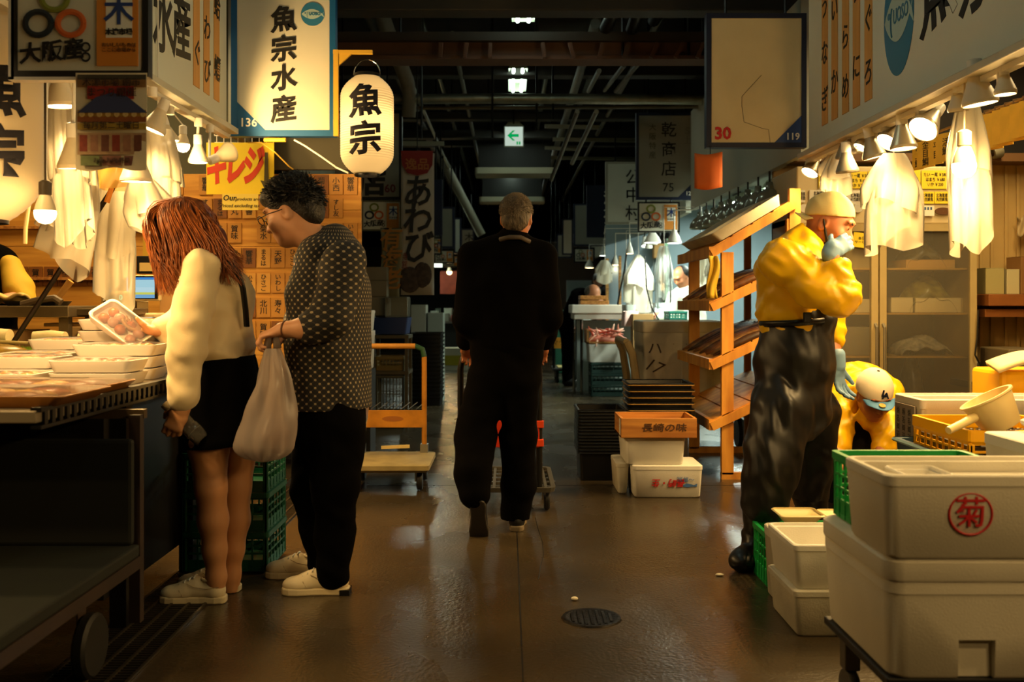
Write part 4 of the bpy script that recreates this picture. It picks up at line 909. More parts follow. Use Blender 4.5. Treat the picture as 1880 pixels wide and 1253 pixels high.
# ---------------------------------------------------------------- lamps over the counter
GL = 'lamps over the counter'
Lr = lambda px, dy=0: Vector((XL-.03, PX(px, XL-.03)+dy, ZL-.08))
def lamp_at(label, px, py, d, aim, R=.058, power=1., mt=None, X=None, **k):
    l = P(px, py, d); m = mt or Vector((l.x, l.y, (ZL if l.x < 0 else ZR)-.075)); return par_lamp(label, l, aim, m, R, power, **k)
lamp_at('large ribbed spot lamp pointing down below the near market plaque', 113, 196, 4.1, (.05,.05,-1), .066, 1.0)
lamp_at('spot lamp half hidden behind the hanging event poster', 138, 310, 3.9, (0,.1,-1), .066, 1.0)
lamp_at('white spot lamp facing down above the long-haired head', 250, 334, 4.35, (0,.05,-1), .068, 1.0)
lamp_at('tilted spot lamp glaring on the plastic bag beside the poster', 280, 240, 4.75, (-.35,-.1,-.9), .06, .9)
lamp_at('second tilted spot lamp in the row under the fascia', 312, 262, 5.2, (.25,.0,-.95), .05, .8)
globe_lamp('round glowing bulb in the row of lamps under the fascia', P(336,268,5.35), (XL-.05,5.35,ZL-.06), .036, 1.0)
lamp_at('small ribbed spot lamp beside the round bulb under the fascia', 364, 299, 5.55, (.02,0,-1), .055, .9)
lamp_at('spot lamp turned sideways towards the blue-framed sign', 425, 278, 5.75, (.52,.62,.40), .06, 1.7, mt=Vector((-1.72,5.75,ZL-.075)), spot=1.5)
globe_lamp('bare hanging bulb beside the large paper lantern', P(83,392,3.35), Vector((P(83,0,3.35).x,3.35,4.71)), .036, 1.0, holder=mat('holder_dark', (60,50,34), .5))
tag(MB().tube([Vector((P(86,0,3.6).x,3.6,4.71)), P(86,148,3.6), P(84,240,3.6), P(83,330,3.6), P(86,345,3.6)], .006, 6).build('hanging_wire', WHITEP), 'pale cord hanging beside the large paper lantern', 'wire')
tag(MB().tube([Vector((P(52,0,3.8).x,3.8,4.71)), P(52,380,3.8), P(47,418,3.8), P(46,448,3.8)], .008, 8).build('hanging_stick', mat('cream_stick', (200,176,120), .5)), 'pale stick hanging below the large paper lantern', 'stick')
GB = None
bag('long glowing white bag hanging under the near ribbed lamp', P(112,152,4.35), .66, .10, .17, .10, 1, lean=(.05,0), folds=9)
bag('pointed bag folded below the long glowing bag', P(150,330,4.6), .32, .12, .22, .08, 2, lean=(-.09,0), folds=4, tip=.2)
bag('tall white bag hanging beside the slanting pole', P(212,318,4.9), .54, .12, .185, .12, 3, lean=(-.005,0), folds=6, tip=.12)
bag('glaring curved bag lit by the tilted spot lamp', P(290,238,4.95), .42, .12, .16, .09, 4, lean=(.03,0), folds=8)
bag('cloudy rounded bag above the long-haired head', P(262,330,4.6), .24, .10, .20, .12, 5, BAG, (.05,0), folds=3)
bag('yellowish bag tied behind the event poster', P(205,298,4.7), .12, .16, .28, .12, 6, film('bag_yellow', (240,190,90), .7, .3, .5), (0,0), 1)
bag('small white bag between the pole and the pointed bag', P(172,300,5.15), .30, .08, .13, .08, 7, BAG, (-.02,0), 1)
tag(MB().tube([P(205,345,4.68), P(196,372,4.68)], [.012,.014], 8).build('orange_cork', mat('cork_orange', (206,130,40), .6), smooth=True), 'small orange peg dangling from the yellowish bag', 'peg')

# ---------------------------------------------------------------- dark flatbed cart, crates beside the shoppers
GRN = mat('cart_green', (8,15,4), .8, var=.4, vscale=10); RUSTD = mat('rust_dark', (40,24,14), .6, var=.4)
kt = thing('flatbed_cart', 'dark green flatbed cart with a tall back panel in the shadow below the counter', 'cart', (-1.65,2.75,0))
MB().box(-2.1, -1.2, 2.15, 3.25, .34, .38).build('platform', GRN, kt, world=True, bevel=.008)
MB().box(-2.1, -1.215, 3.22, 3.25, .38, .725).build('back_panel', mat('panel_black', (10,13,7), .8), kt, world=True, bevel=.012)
MB().bar((-2.1,3.3,.80), (-1.20,3.3,.80), .03, .03).build('top_rail', mat('rail_worn', (90,74,50), .4, metal=.6), kt, world=True)
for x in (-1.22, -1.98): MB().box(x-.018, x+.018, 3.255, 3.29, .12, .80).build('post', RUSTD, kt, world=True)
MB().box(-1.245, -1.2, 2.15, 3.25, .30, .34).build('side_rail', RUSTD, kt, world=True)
for x in (-1.3, -1.95):
    for y_ in (2.3, 3.1):
        w_ = MB().lathe([(.03,-.02), (.09,-.022), (.10,-.012), (.10,.012), (.09,.022), (.03,.02)], 20, Matrix.Translation((x,y_,.10)) @ Matrix.Rotation(math.pi/2, 4, 'Y'), True, True).build('wheel', RUBBER, kt, world=True, smooth=True)
        MB().box(x-.03, x-.025, y_-.03, y_+.03, .1, .34).build('fork', RUSTD, kt, world=True)
CRG = mat('crate_green', (14,82,58), .45, var=.15)
for i in range(3): crate(('bottom','middle','top')[i]+' dark green slatted crate in the stack behind the shoppers', -1.40, -1.032, 4.28, 4.64, .01+i*.17, .178+i*.17, CRG, 6, 6, 4, .007, group='green crates behind the shoppers', name='slatted_crate')

for i, yy in enumerate((2.9, 2.2, 1.4, .5)):  # unseen lamps added along the rail to light the near foreground
    par_lamp(f'{wordn[i]} unseen spot lamp added on the near stretch of the counter rail', (XL-.02, yy, ZL-.24), (-.3,.1,-1), (XL-.02, yy, ZL-.075), .06, .9, group='added lamps on the near counter rail')
# ================================================================ stall of the workers in yellow
def at(px, py, z): return (EYE-z)*F/(py-CY)          # depth of a point at height z seen at row py
# glass-door fridge
FRM = mat('fridge_frame', (186,164,112), .4, metal=.3, var=.08)
FIN = mat('fridge_inside', (120,106,70), .6, var=.2, vscale=4)
D = 6.75
fr = thing('glass_fridge', 'tall two-door glass fridge stocked with boxes behind the workers', 'fridge', (P(1625,0,D).x, D, 0))
x0, x1, zt = P(1462,0,D).x, P(1791,0,D).x, P(0,398,D).z; xm = P(1612,0,D).x
MB().box(x0, x1, D+.60, D+.63, .08, zt).build('back', FIN, fr, world=True)
for x in (x0, x1-.03): MB().box(x, x+.03, D+.03, D+.6, .08, zt).build('side_wall', FRM, fr, world=True)
MB().box(x0, x1, D+.0, D+.63, 0, .12).build('plinth', mat('plinth', (60,50,36), .5), fr, world=True)
MB().box(x0, x1, D-.01, D+.63, zt-.05, zt+.34).build('header', mat('header_cream', (206,186,140), .5), fr, world=True, bevel=.01)
GLS = film('fridge_glass', (230,220,190), .10, .06, .3)
for a, b, sd in ((x0, xm-.006, 1), (xm+.006, x1, -1)):
    f = MB(); z0, z1 = .12, zt-.05
    f.box(a, a+.045, D-.02, D+.02, z0, z1); f.box(b-.045, b, D-.02, D+.02, z0, z1); f.box(a+.045, b-.045, D-.02, D+.02, z0, z0+.05); f.box(a+.045, b-.045, D-.02, D+.02, z1-.05, z1)
    dr_ = f.build('door_frame', FRM, fr, world=True)
    MB().box(a+.045, b-.045, D-.003, D+.003, z0+.05, z1-.05).build('door_glass', GLS, dr_, world=True)
    hx_ = b-.02 if sd > 0 else a+.02
    MB().tube([(hx_,D-.02,.62), (hx_,D-.05,.64), (hx_,D-.05,1.0), (hx_,D-.02,1.02)], .011, 8).build('handle', mat('handle_grey', (120,112,92), .4, metal=.5), dr_, world=True, smooth=True)
shz = [P(0,py,D).z for py in (492,575,655)]
for zz in shz: MB().box(x0+.03, x1-.03, D+.04, D+.58, zz-.012, zz).build('shelf', mat('shelf_gold', (190,150,70), .4, metal=.3), fr, world=True)
for i, (a, b, y0, y1, c_, nm) in enumerate(((1545,1592,435,490,(170,150,90),'paper'), (1655,1744,474,490,(180,140,70),'flat'), (1628,1668,545,573,(200,186,140),'small white'), (1672,1760,546,573,(206,190,140),'long white'), (1682,1746,688,735,(206,190,130),'lower white'), (1540,1600,548,573,(190,176,130),'left white'), (1520,1600,600,652,(110,100,70),'dark'))):
    p0, p1 = P(a,y1,D+.2), P(b,y0,D+.2); zb = ([z for z in shz if z <= p0.z+.09] or [.13])[0]
    card_box(nm+' box on a shelf inside the glass fridge', P(a,0,D+.2).x, P(b,0,D+.2).x, D+.12, D+.45, zb+.001, zb+max(.03, (p1.z-p0.z)), mat('fb_%d' % i, c_, .7))
for i, (a, b, py, zc) in enumerate(((1650,1725,452,0), (1655,1745,520,1), (1640,1740,625,2), (1648,1700,676,3))):
    sh = (shz+[.13])[i]; w_ = (b-a)*D/F/2; p = P((a+b)/2,py,D+.25); hgt = max(.08, (P(0,py,D+.25).z-sh))
    r9 = random.Random(i); tag(MB().grid(lambda u, v: (p.x+w_*(2*u-1), D+.12+.3*v, sh+hgt*1.2*math.sin(math.pi*u)**.5*math.sin(math.pi*(v*.9+.05))**.5+.012*math.sin(17*u+9*v)+.01*math.sin(31*u*v)), 26, 16).build('wrapped_goods', mat('wrapped_%d' % i, ((90,84,60),(120,112,50),(170,164,140),(80,76,60))[i], .3, var=.5, vscale=25), smooth='all', solid=.003), ('first','second','third','fourth')[i]+' heap of plastic-wrapped goods inside the glass fridge from the top', 'goods')
# notices over the fridge
HD = D-.02
for i, (a, b, y0, y1) in enumerate(((1503,1556,313,345), (1558,1592,315,346), (1594,1636,314,347), (1638,1690,312,346), (1692,1742,313,347))):
    p0, p1 = P(a,y1,HD), P(b,y0,HD); t = thing('price_notice', ('first','second','third','fourth','fifth')[i]+' bright yellow handwritten price sheet above the glass fridge', 'notice', (p0.x,HD,p0.z), group='yellow price sheets above the fridge')
    MB().box(p0.x, p1.x, HD, HD+.004, p0.z, p1.z).build('sheet', YELLOWP, t, world=True)
    for k in range(3): text(('いか ￥200','たい 一尾 ￥580','はまち ￥680')[(i+k) % 3], .03, FACE(((p0.x+p1.x)/2, HD, p1.z-.03-k*.033)), INK, t, sx=.75)
for i, (a, b, y0, y1, c_) in enumerate(((1458,1478,349,372,0), (1486,1522,349,370,0), (1555,1588,350,376,0), (1590,1640,350,376,0), (1690,1715,352,374,1), (1716,1742,352,374,1))):
    p0, p1 = P(a,y1,HD), P(b,y0,HD); t = thing('shelf_card', ('first','second','third','fourth','fifth','sixth')[i]+' small printed card in the row beneath the yellow price sheets', 'card', (p0.x,HD,p0.z), group='printed cards over the fridge')
    MB().box(p0.x, p1.x, HD-.002, HD+.004, p0.z, p1.z).build('sheet', (PAPER, YELLOWP)[c_], t, world=True); text('北海道産\n天然鮮魚', .028, FACE(((p0.x+p1.x)/2, HD-.002, (p0.z+p1.z)/2)), INK, t, sx=.7)
for px in (1477, 1575): 
    t = tag(MB().lathe([(.001,0),(.03,0),(.032,-.004)], 20, FACE(P(px,383,HD-.01)) @ Matrix.Diagonal((1.1,.9,1,1))).build('round_badge', PAPER), ('oval white badge by the corner','oval white badge beside the cap')[px > 1500]+' of the fridge header', 'badge')
bc = thing('barcode_label', 'white label with blue bar marks on the fridge header', 'label', P(1698,395,HD)); a, b = P(1682,397,HD), P(1714,378,HD); MB().box(a.x, b.x, HD-.012, HD-.008, a.z, b.z).build('sheet', PAPER, bc, world=True)
for k in range(5): MB().box(a.x+.01+k*.02, a.x+.022+k*.02, HD-.0135, HD-.012, b.z-.03, b.z-.01).build('bar_mark', mat('bar_blue', (60,90,130), .5), bc, world=True)
tag(MB().lathe([(.001,0),(.055,0),(.058,-.004)], 20, FACE(P(1732,388,HD-.01)) @ Matrix.Diagonal((1,.45,1,1))).build('oval_badge', mat('oval_brown', (90,56,26), .5)), 'brown oval maker badge on the fridge header', 'badge')
n2 = thing('sticky_note', 'yellow sticky note on the fridge door beside the capped worker', 'note', P(1583,442,D-.03)); a, b = P(1566,455,D-.025), P(1598,428,D-.025)
MB().box(a.x, b.x, D-.026, D-.0225, a.z, b.z, Matrix.Translation(((a.x+b.x)/2,0,(a.z+b.z)/2)) @ Matrix.Rotation(.12, 4, 'Y') @ Matrix.Translation((-(a.x+b.x)/2,0,-(a.z+b.z)/2))).build('sheet', YELLOWP, n2, world=True)
text('本日\nサービス', .025, FACE(((a.x+b.x)/2,D-.026,(a.z+b.z)/2)), INK, n2)
# walls of the stall
struct(MB().box(1.99, 4.6, 7.45, 7.5, 0, 3.4).build('wall_stall_right', mat('stall_tan', (150,120,72), .7, var=.12, vscale=3)))
pw = struct(MB().box(P(1792,0,7).x, 4.6, 7.1, 7.14, 0, P(0,300,7).z).build('wall_panel', mat('panel_tan', (176,146,88), .6, var=.12, vscale=4)))
for k, px in enumerate((1800,1820,1846,1868,1886,1905)): MB().box(P(px,0,7.1).x-.012, P(px,0,7.1).x+.012, 7.085, 7.1, 0, P(0,302,7).z).build('panel_rib', MATS['panel_tan'], pw, bevel=.004)
struct(MB().box(4.6, 4.65, 2.0, 7.5, 0, 3.4).build('wall_stall_side', mat('stall_side', (140,112,66), .8)))
MB().box(1.99, 4.6, 6.9, 7.12, P(0,300,7).z, P(0,285,7).z).build('top_beam', mat('beam_brown', (96,66,34), .6), pw)
struct(MB().box(1.99, 4.6, 7.2, 7.3, P(0,284,7.2).z, 2.9).build('wall_stall_dark', mat('dark_gap', (26,20,14), .8)))
sh = thing('wall_shelf', 'brown wooden wall shelf with tubs and bags beside the fridge', 'shelf', P(1840,560,6.9))
MB().box(P(1796,0,6.9).x, 4.5, 6.75, 7.08, P(0,562,6.9).z, P(0,541,6.9).z).build('board', mat('shelf_brown', (130,78,32), .5, var=.2), sh, world=True, bevel=.004)
MB().box(P(1796,0,6.9).x, 4.5, 6.8, 7.08, P(0,582,6.9).z, P(0,568,6.9).z).build('lower_board', MATS['shelf_brown'], sh, world=True)
for i, (a, b, y0, y1, c_) in enumerate(((1806,1840,493,536,(150,140,90)), (1845,1868,495,540,(170,160,120)), (1870,1905,472,540,(120,86,44)))):
    card_box(('clear tub','pale tub','brown carton')[i]+' standing on the brown wall shelf', P(a,0,6.85).x, P(b,0,6.85).x, 6.82, 7.02, P(0,541,6.9).z+.001, P(0,y0,6.9).z, mat('ws_%d' % i, c_, .6))
tag(MB().grid(lambda u, v: P(1868+30*u, 398+34*v+4*math.sin(9*u), 6.98+.05*math.sin(5*u+3*v)), 12, 8).build('hanging_papers', mat('hung_paper', (160,140,100), .7), smooth='all', solid=.01), 'crumpled papers hung on the tan wall at the picture edge', 'papers')
mc = thing('label_machine', 'grey box machine with a white label on the steel side table', 'machine', P(1860,705,6.6))
MB().box(P(1838,0,6.6).x, P(1905,0,6.6).x, 6.5, 6.9, P(0,703,6.6).z, P(0,640,6.6).z).build('case', mat('machine_grey', (96,84,60), .5), mc, world=True, bevel=.01)
MB().box(P(1866,0,6.5).x, P(1905,0,6.5).x, 6.494, 6.5, P(0,664,6.5).z, P(0,647,6.5).z).build('label', PAPER, mc, world=True)
tb = thing('side_table', 'stainless side table at the picture edge beside the fridge', 'table', P(1850,760,6.6))
MB().box(P(1800,0,6.6).x, 4.4, 6.35, 7.05, P(0,716,6.6).z, P(0,704,6.6).z).build('top', STEEL, tb, world=True)
for px in (1812, 1868): MB().tube([P(px,716,6.45), Vector((P(px,0,6.45).x, 6.45, 0))], .02, 8).build('leg', STEEL, tb, world=True)
MB().box(P(1800,0,6.9).x, 4.4, 6.98, 7.05, 0, P(0,718,6.6).z).build('back_panel', BLACKP, tb, world=True)
tag(MB().box(P(1802,0,6.9).x, P(1840,0,6.9).x, 6.9, 7.07, P(0,703,6.6).z, P(0,672,6.6).z).build('white_box', FOAM, bevel=.006), 'plain white box on the steel side table next to the machine', 'box')
tag(MB().tube([P(1796,570,6.7), P(1794,620,6.7), P(1790,652,6.7), P(1803,678,6.7), P(1822,694,6.7), P(1850,700,6.7)], .006, 6).build('black_cable', BLACKP), 'black cable trailing from the wall to the side table', 'cable')
tag(MB().lathe([(.03,-.05),(.05,-.05),(.06,0),(.055,.01),(.03,.012)], 18, Matrix.Translation(P(1833,275,6.87)) @ Matrix.Rotation(1.2, 4, 'Y')).build('round_fitting', mat('fit_grey', (120,116,96), .5), smooth=True), 'round grey fitting on the dark beam above the tan wall', 'fitting')
# hanging yellow price strips
XS = 2.62
for i, (px, y0, y1, w_) in enumerate(((1686,261,312,.10), (1700,258,308,.15), (1720,252,302,.10), (1737,244,296,.16), (1762,240,285,.1), (1788,230,276,.12), (1812,212,277,.22), (1832,205,270,.2), (1850,198,262,.2), (1866,192,258,.2), (1884,186,250,.2), (1902,180,246,.2))):
    d = PX(px, XS); p0, p1 = P(px,y1,d), P(px,y0,d); t = thing('price_strip', f'{("first","second","third","fourth","fifth","sixth","seventh","eighth","ninth","tenth","eleventh","twelfth")[i]} yellow price strip hanging in the row behind the spot lamps', 'price strip', p0, group='yellow price strips behind the lamps')
    M = frame_from((p0.x,d,(p0.z+p1.z)/2), (.35,-.94,0), (0,0,1)); h = (p1.z-p0.z)/2
    MB().box(-w_/2, w_/2, -h, h, -.003, .003, M).build('sheet', mat('strip_yellow', (226,182,64), .7, var=.12, vscale=12), t, world=True)
    text(vtext(('特上鮪','金目鯛','平目','活鯛','天然鰤','車海老')[i % 6]), .055, M @ Matrix.Translation((0,0,.003)), INK, t, line=.95)
    if i > 5: MB().box(-.02, .02, h, h+.03, -.004, .004, M).build('clip', mat('clip_brown', (100,70,30), .5), t, world=True)
tag(MB().tube([(XS,4.2,P(0,186,PX(1884,XS)).z+.02), (XS,6.6,P(0,186,PX(1884,XS)).z+.02)], .008, 8).build('strip_rail', mat('rail_wood', (150,110,50), .5)), 'thin rail from which the yellow price strips hang', 'rail')
# lamps along the rail
def rlamp(label, px, py, aim, R=.058, power=1., body=LAMPS, dd=0., **k):
    d = PX(px, XR)+dd; l = P(px, py, d); return par_lamp(label, l, aim, Vector((XR, d+.02, ZR-.075)), R, power, body, **k)
rlamp('silver spot lamp at the far end of the rail beside the blank tan sign', 1486, 318, (-.5,-.25,-.8), .058, .9)
rlamp('silver spot lamp facing down above the cloth cap', 1556, 318, (.1,.1,-1), .064, 1., dd=-.15)
rlamp('small spot lamp behind the one facing down near the far rail end', 1550, 292, (.1,.2,-1), .05, .6)
rlamp('small spot lamp fourth from the far end of the rail', 1566, 284, (.15,.1,-1), .05, .6)
rlamp('tilted small spot lamp fifth from the far end of the rail', 1580, 272, (-.5,-.1,-.8), .045, .5)
rlamp('ribbed spot lamp sixth from the far end of the rail', 1606, 290, (.25,0,-1), .062, .9)
rlamp('spot lamp shining toward the aisle above the large hanging bag', 1628, 262, (-.6,-.3,-.7), .06, .8)
rlamp('silver spot lamp facing down right above the large hanging bag', 1659, 274, (.05,-.05,-1), .066, 1.)
rlamp('big spot lamp tilted with its bright face toward the aisle', 1694, 238, (-.62,-.42,-.66), .072, .8)
rlamp('large white spot lamp facing down near the glaring bulb', 1800, 192, (.15,.0,-1), .072, 1.1, LAMPW)
rlamp('small white spot lamp nearest on the rail at the picture edge', 1846, 174, (.05,0,-1), .042, .7, LAMPW)
rlamp('unlit white spot lamp behind the cord of the glaring bulb', 1760, 205, (.1,.1,-1), .045, 0, LAMPW, lit=False)
globe_lamp('glaring round bulb hanging on a grey cord in front of the white bag', P(1770,306,4.2), P(1771,150,4.2), .05, 2.2, holder=mat('holder_cream', (190,170,130), .5))
bag('large translucent bag hanging from the rail above the fridge door', P(1640,282,5.15), .42, .10, .27, .14, 11, BAG, (-.01,0), folds=6, tip=.12)
bag('narrow white bag hanging behind the glaring bulb', P(1777,172,4.45), .60, .06, .17, .10, 12, BAG, (.01,0), folds=6, tip=.1)
bag('small pale bag hanging behind the cloth cap', P(1535,278,6.1), .26, .05, .17, .1, 13, BAG, (0,0), folds=5)

# ---------------------------------------------------------------- wooden display rack
RK = mat('rack_wood', (214,150,56), .6, col2=(176,112,34), vscale=4, stretch=(3,3,.6), bump=.08, bscale=60)
rk = thing('display_rack', 'sloping wooden display rack with four slanted shelves at the aisle', 'rack', (1.65,7.15,0))
Y0, Y1, XF, XB = 6.56, 7.72, 1.44, 1.86
for y_ in (Y0, Y1):
    MB().box(XF-.03, XF+.05, y_, y_+.045, .03, 1.50).build('front_post', RK, rk, world=True, bevel=.003)
    MB().box(XB-.02, XB+.03, y_, y_+.045, .03, 1.72).build('back_post', RK, rk, world=True, bevel=.003)
    MB().box(XF-.03, XB+.03, y_, y_+.045, .0, .045).build('foot_rail', RK, rk, world=True)
for i, (zf, rise) in enumerate(((1.50,.25), (1.145,.2), (.76,.2), (.36,.2))):
    xa, xb = XF-.10, XB+.02
    for y_ in (Y0-.012, Y1+.02): MB().bar((xa,y_,zf-.01), (xb,y_,zf-.01+rise*(xb-xa)/.42), .03, .055).build('shelf_arm', RK, rk, world=True)
    for k in range(4):
        f = (k+.5)/4; x = xa+(xb-xa)*f; z = zf+rise*(x-xa)/.42
        MB().bar((x,Y0,z+.02), (x,Y1+.04,z+.02), (xb-xa)/4*1.02, .014, up=(-rise,0,.42)).build('shelf_board', RK, rk, world=True)
    MB().bar((xa,Y0-.01,zf), (xa,Y1+.05,zf), .03, .07).build('shelf_lip', RK, rk, world=True)
def sloped(zf, rise, u, v, h): x = XF-.10+.52*u; return Vector((x, Y0+(Y1-Y0)*v, zf+rise*(x-XF+.10)/.42+.03+h))
# foam trays on the top shelf
for k, (u0, v0, v1) in enumerate(((.02,.0,.36), (.02,.4,.98))):
    a = sloped(1.5,.25,.0,v0,.0); M = frame_from(sloped(1.5,.25,.5,(v0+v1)/2,.005), (.42,0,.25), (0,1,0)); hl = (v1-v0)/2*(Y1-Y0)
    t = thing('foam_tray', ('near','far')[k]+' long white foam tray tilted on the top shelf of the rack', 'foam tray', M.translation, group='foam trays on the rack', rot=M.to_euler())
    MB().rr([(0,0,.23,hl,.02,0), (0,0,.26,hl+.01,.02,.07), (0,0,.24,hl-.01,.02,.07), (0,0,.22,hl-.02,.02,.012)], 3).build('body', FOAMD, t, smooth=True)
    MB().box(-.05, .2, -hl*.8, -hl*.2, .02, .045).build('packet', PAPER, t, bevel=.004)
FISHB = [mat('dried_fish_%d' % i, c_, .5, var=.5, vscale=30) for i, c_ in enumerate(((96,56,22), (66,40,20), (150,110,60), (120,76,34)))]
for i, (zf, rise, nm) in enumerate(((1.145,.2,'second'), (.76,.2,'third'))):
    for k in range(11):
        v = .03+k*.09; p = sloped(zf, rise, .48, v, .008); q = sloped(zf, rise, .05+.04*math.sin(k*3), v+.02, .012); e_ = sloped(zf, rise, .92, v-.01, .012)
        o = tag(MB().tube([q, (q+p)/2+Vector((0,0,.008)), p+Vector((0,0,.01)), (p+e_)/2, e_], [.006,.022,.03,.024,.005], 8, sx=1.4).build('dried_fish', FISHB[(k+i) % 4], smooth='all'), f'{ORD[k]} dried brown fish from the near end on the {nm} shelf of the rack', 'dried fish', f'dried fish on the {nm} rack shelf')
yb = tag(MB().grid(lambda u, v: P(1300+18*u+3*math.sin(6*v), 470+78*v, 6.52-.02*math.sin(8*u+5*v)), 8, 12).build('yellow_cloth', mat('cloth_yellow', (196,160,40), .7), smooth='all', solid=.008), 'yellow cloth hanging on the near post of the wooden rack', 'cloth')
tag(MB().box(1.89, 1.93, 6.6, 7.5, .2, 1.5).build('rack_screen', mat('screen_brown', (70,48,24), .8)), 'dark board closing the back of the wooden rack', 'board')
wp = thing('wooden_post', 'upright orange wooden plank standing behind the cloth-capped worker', 'plank', P(1460,400,6.55)); MB().box(P(1450,0,6.55).x, P(1470,0,6.55).x, 6.55, 6.6, .0, P(0,346,6.55).z).build('plank', RK, wp, world=True)

# ---------------------------------------------------------------- stacked boxes at the aisle
fb = foam_box('white foam box printed with red characters at the bottom of the aisle pile', .745, 1.165, 5.93, 6.27, 0.002, .195, .0, FOAM, .025, False)
def print_on(o, M, tx, sz, m, **k): return text(tx, sz, M, m, o, **k)
print_on(fb, FACE((.96,5.9305,.095)) @ Matrix.Rotation(math.pi, 4, 'Z'), '長崎・生', .05, RED, bold=.001, shear=.2)
print_on(fb, FACE((1.06,5.9305,.115)) @ Matrix.Rotation(math.pi, 4, 'Z'), '〜鮮魚', .035, mat('fish_blue_ink', (60,100,160), .6))
MB().prism([(-.045,.0), (-.01,.014), (.03,.004), (.05,.012), (.046,-.006), (.03,-.004), (-.01,-.010)], 0, .001, FACE((1.08,5.932,.075))).build('fish_print', MATS['fish_blue_ink'], fb, world=True)
foam_box('plain white foam box standing on the printed one', .70, 1.065, 5.95, 6.33, .196, .36, .0, FOAM, .025, False)
foam_box('white foam box tucked behind the printed aisle box', .66, .74, 6.05, 6.4, .002, .19, .0, FOAMD, .02, False, notch=False)
wt = thing('wooden_tray', 'shallow wooden fish box with brushed characters on top of the foam boxes', 'wooden box', (.92,6.1,.362))
x0, x1, y0, y1, z0, z1 = .675, 1.125, 5.92, 6.28, .362, .478
WT = mat('tray_wood', (200,138,62), .6, col2=(160,100,40), vscale=4, stretch=(.6,1,8), bump=.05)
MB().box(x0, x1, y0, y0+.014, z0, z1).build('front_board', WT, wt, world=True, bevel=.002); MB().box(x0, x1, y1-.014, y1, z0, z1).build('back_board', WT, wt, world=True, bevel=.002)
for x in (x0, x1-.014): MB().box(x, x+.014, y0+.014, y1-.014, z0, z1).build('end_board', WT, wt, world=True)
for k in range(3): MB().box(x0, x1, y0+.002+k*.119, y0+.118+k*.119, z0-.001, z0+.01).build('bottom_slat', WT, wt, world=True)
text('長崎の味', .052, FACE((.93,y0,.42)), mat('tray_ink', (74,46,22), .7), wt, bold=.0006, shear=.1, sx=1.3); MB().box(x0-.002, x0, y0+.03, y0+.09, z0+.01, z1-.01).build('paper_label', PAPER, wt, world=True)
ring_stack('nested black basket of the stack beside the printed foam box', .46, .78, 6.5, 6.9, .004, 14, .021, .19, BLACKP, None, 'black_basket', 0, 'nested black baskets at the aisle')
card_box('dark carton under the black fish trays', .84, 1.2, 6.62, 6.95, .0, .36, mat('dark_carton', (36,28,20), .8))
ring_stack('yellow-edged black fish tray behind the wooden fish box', .80, 1.24, 6.58, 6.96, .362, 6, .042, .06, BLACKP, mat('yellow_edge', (150,110,30), .5), 'fish_tray_black', .0, 'yellow-edged black fish trays')
# big soiled foam chest on a hand cart
hc = thing('hand_cart', 'beige hand cart with an upright curved handle carrying the soiled foam chest', 'cart', (1.35,8.1,0))
MB().box(1.02, 1.95, 7.85, 8.55, .26, .31).build('deck', mat('cart_beige', (150,130,90), .6), hc, world=True)
for k, y_ in enumerate((7.78, 8.42)): MB().tube([P(1170,770,7.8)+Vector((0,y_-7.8,0)), P(1168,700,7.8)+Vector((0,y_-7.8,0)), P(1160,650,7.8)+Vector((0,y_-7.8,0)), P(1150,628,7.8)+Vector((0,y_-7.8,0))], .032, 8).build('handle_post', MATS['cart_beige'], hc, world=True, smooth=True)
MB().tube([P(1150,628,7.8), P(1150,628,7.8)+Vector((0,.62,0))], .026, 8).build('handle_bar', MATS['cart_beige'], hc, world=True)
for x in (1.12, 1.85):
    for y_ in (7.95, 8.42): MB().lathe([(.02,-.025),(.11,-.025),(.125,0),(.11,.025),(.02,.025)], 18, Matrix.Translation((x,y_,.128)) @ Matrix.Rotation(math.pi/2, 4, 'Y'), True, True).build('wheel', RUBBER, hc, world=True, smooth=True)
fc = foam_box('big soiled foam chest with handwritten marks behind the wooden rack', 1.075, 1.74, 7.9, 8.5, .315, .93, .09, FOAMD, .05, False, notch=False)
text('ハ', .12, FACE((1.17,7.905,.80)), mat('marker', (66,48,30), .8), fc, bold=.001); text('17', .14, FACE((1.15,7.905,.66)) @ Matrix.Rotation(-.4, 4, 'Z'), MATS['marker'], fc, shear=.3); text('ソマ ミ', .08, FACE((1.42,7.905,.86)), MATS['marker'], fc)
MB().box(1.38, 1.62, 7.895, 7.905, .44, .80).build('moulded_panel', FOAMD, fc, world=True, bevel=.02)

# ---------------------------------------------------------------- near foam boxes on a dolly
FR = mat('foam_near', (214,208,190), .8, var=.1, vscale=4, bump=.1, bscale=200)
dl_ = thing('dolly', 'low black dolly on casters under the near foam boxes', 'dolly', (1.3,2.68,0))
MB().box(.93, 1.75, 2.44, 2.93, .225, .247).build('deck', mat('dolly_black', (14,13,12), .5), dl_, world=True, bevel=.004)
for x in (.98, 1.66):
    for y_ in (2.5, 2.85):
        MB().lathe([(.015,-.014),(.055,-.015),(.06,-.008),(.06,.008),(.055,.015),(.015,.014)], 18, Matrix.Translation((x,y_,.062)) @ Matrix.Rotation(math.pi/2, 4, 'Y'), True, True).build('caster_wheel', mat('caster', (60,56,48), .5), dl_, world=True, smooth=True)
        MB().box(x-.022, x+.022, y_-.025, y_+.025, .12, .225).build('caster_fork', mat('caster_steel', (90,84,70), .4, metal=.7), dl_, world=True, bevel=.004)
nb = foam_box('large lower foam box with a lid in the near corner', .925, 1.75, 2.42, 2.94, .249, .49, .055, FR, .04, False, r=.045, notch=False)
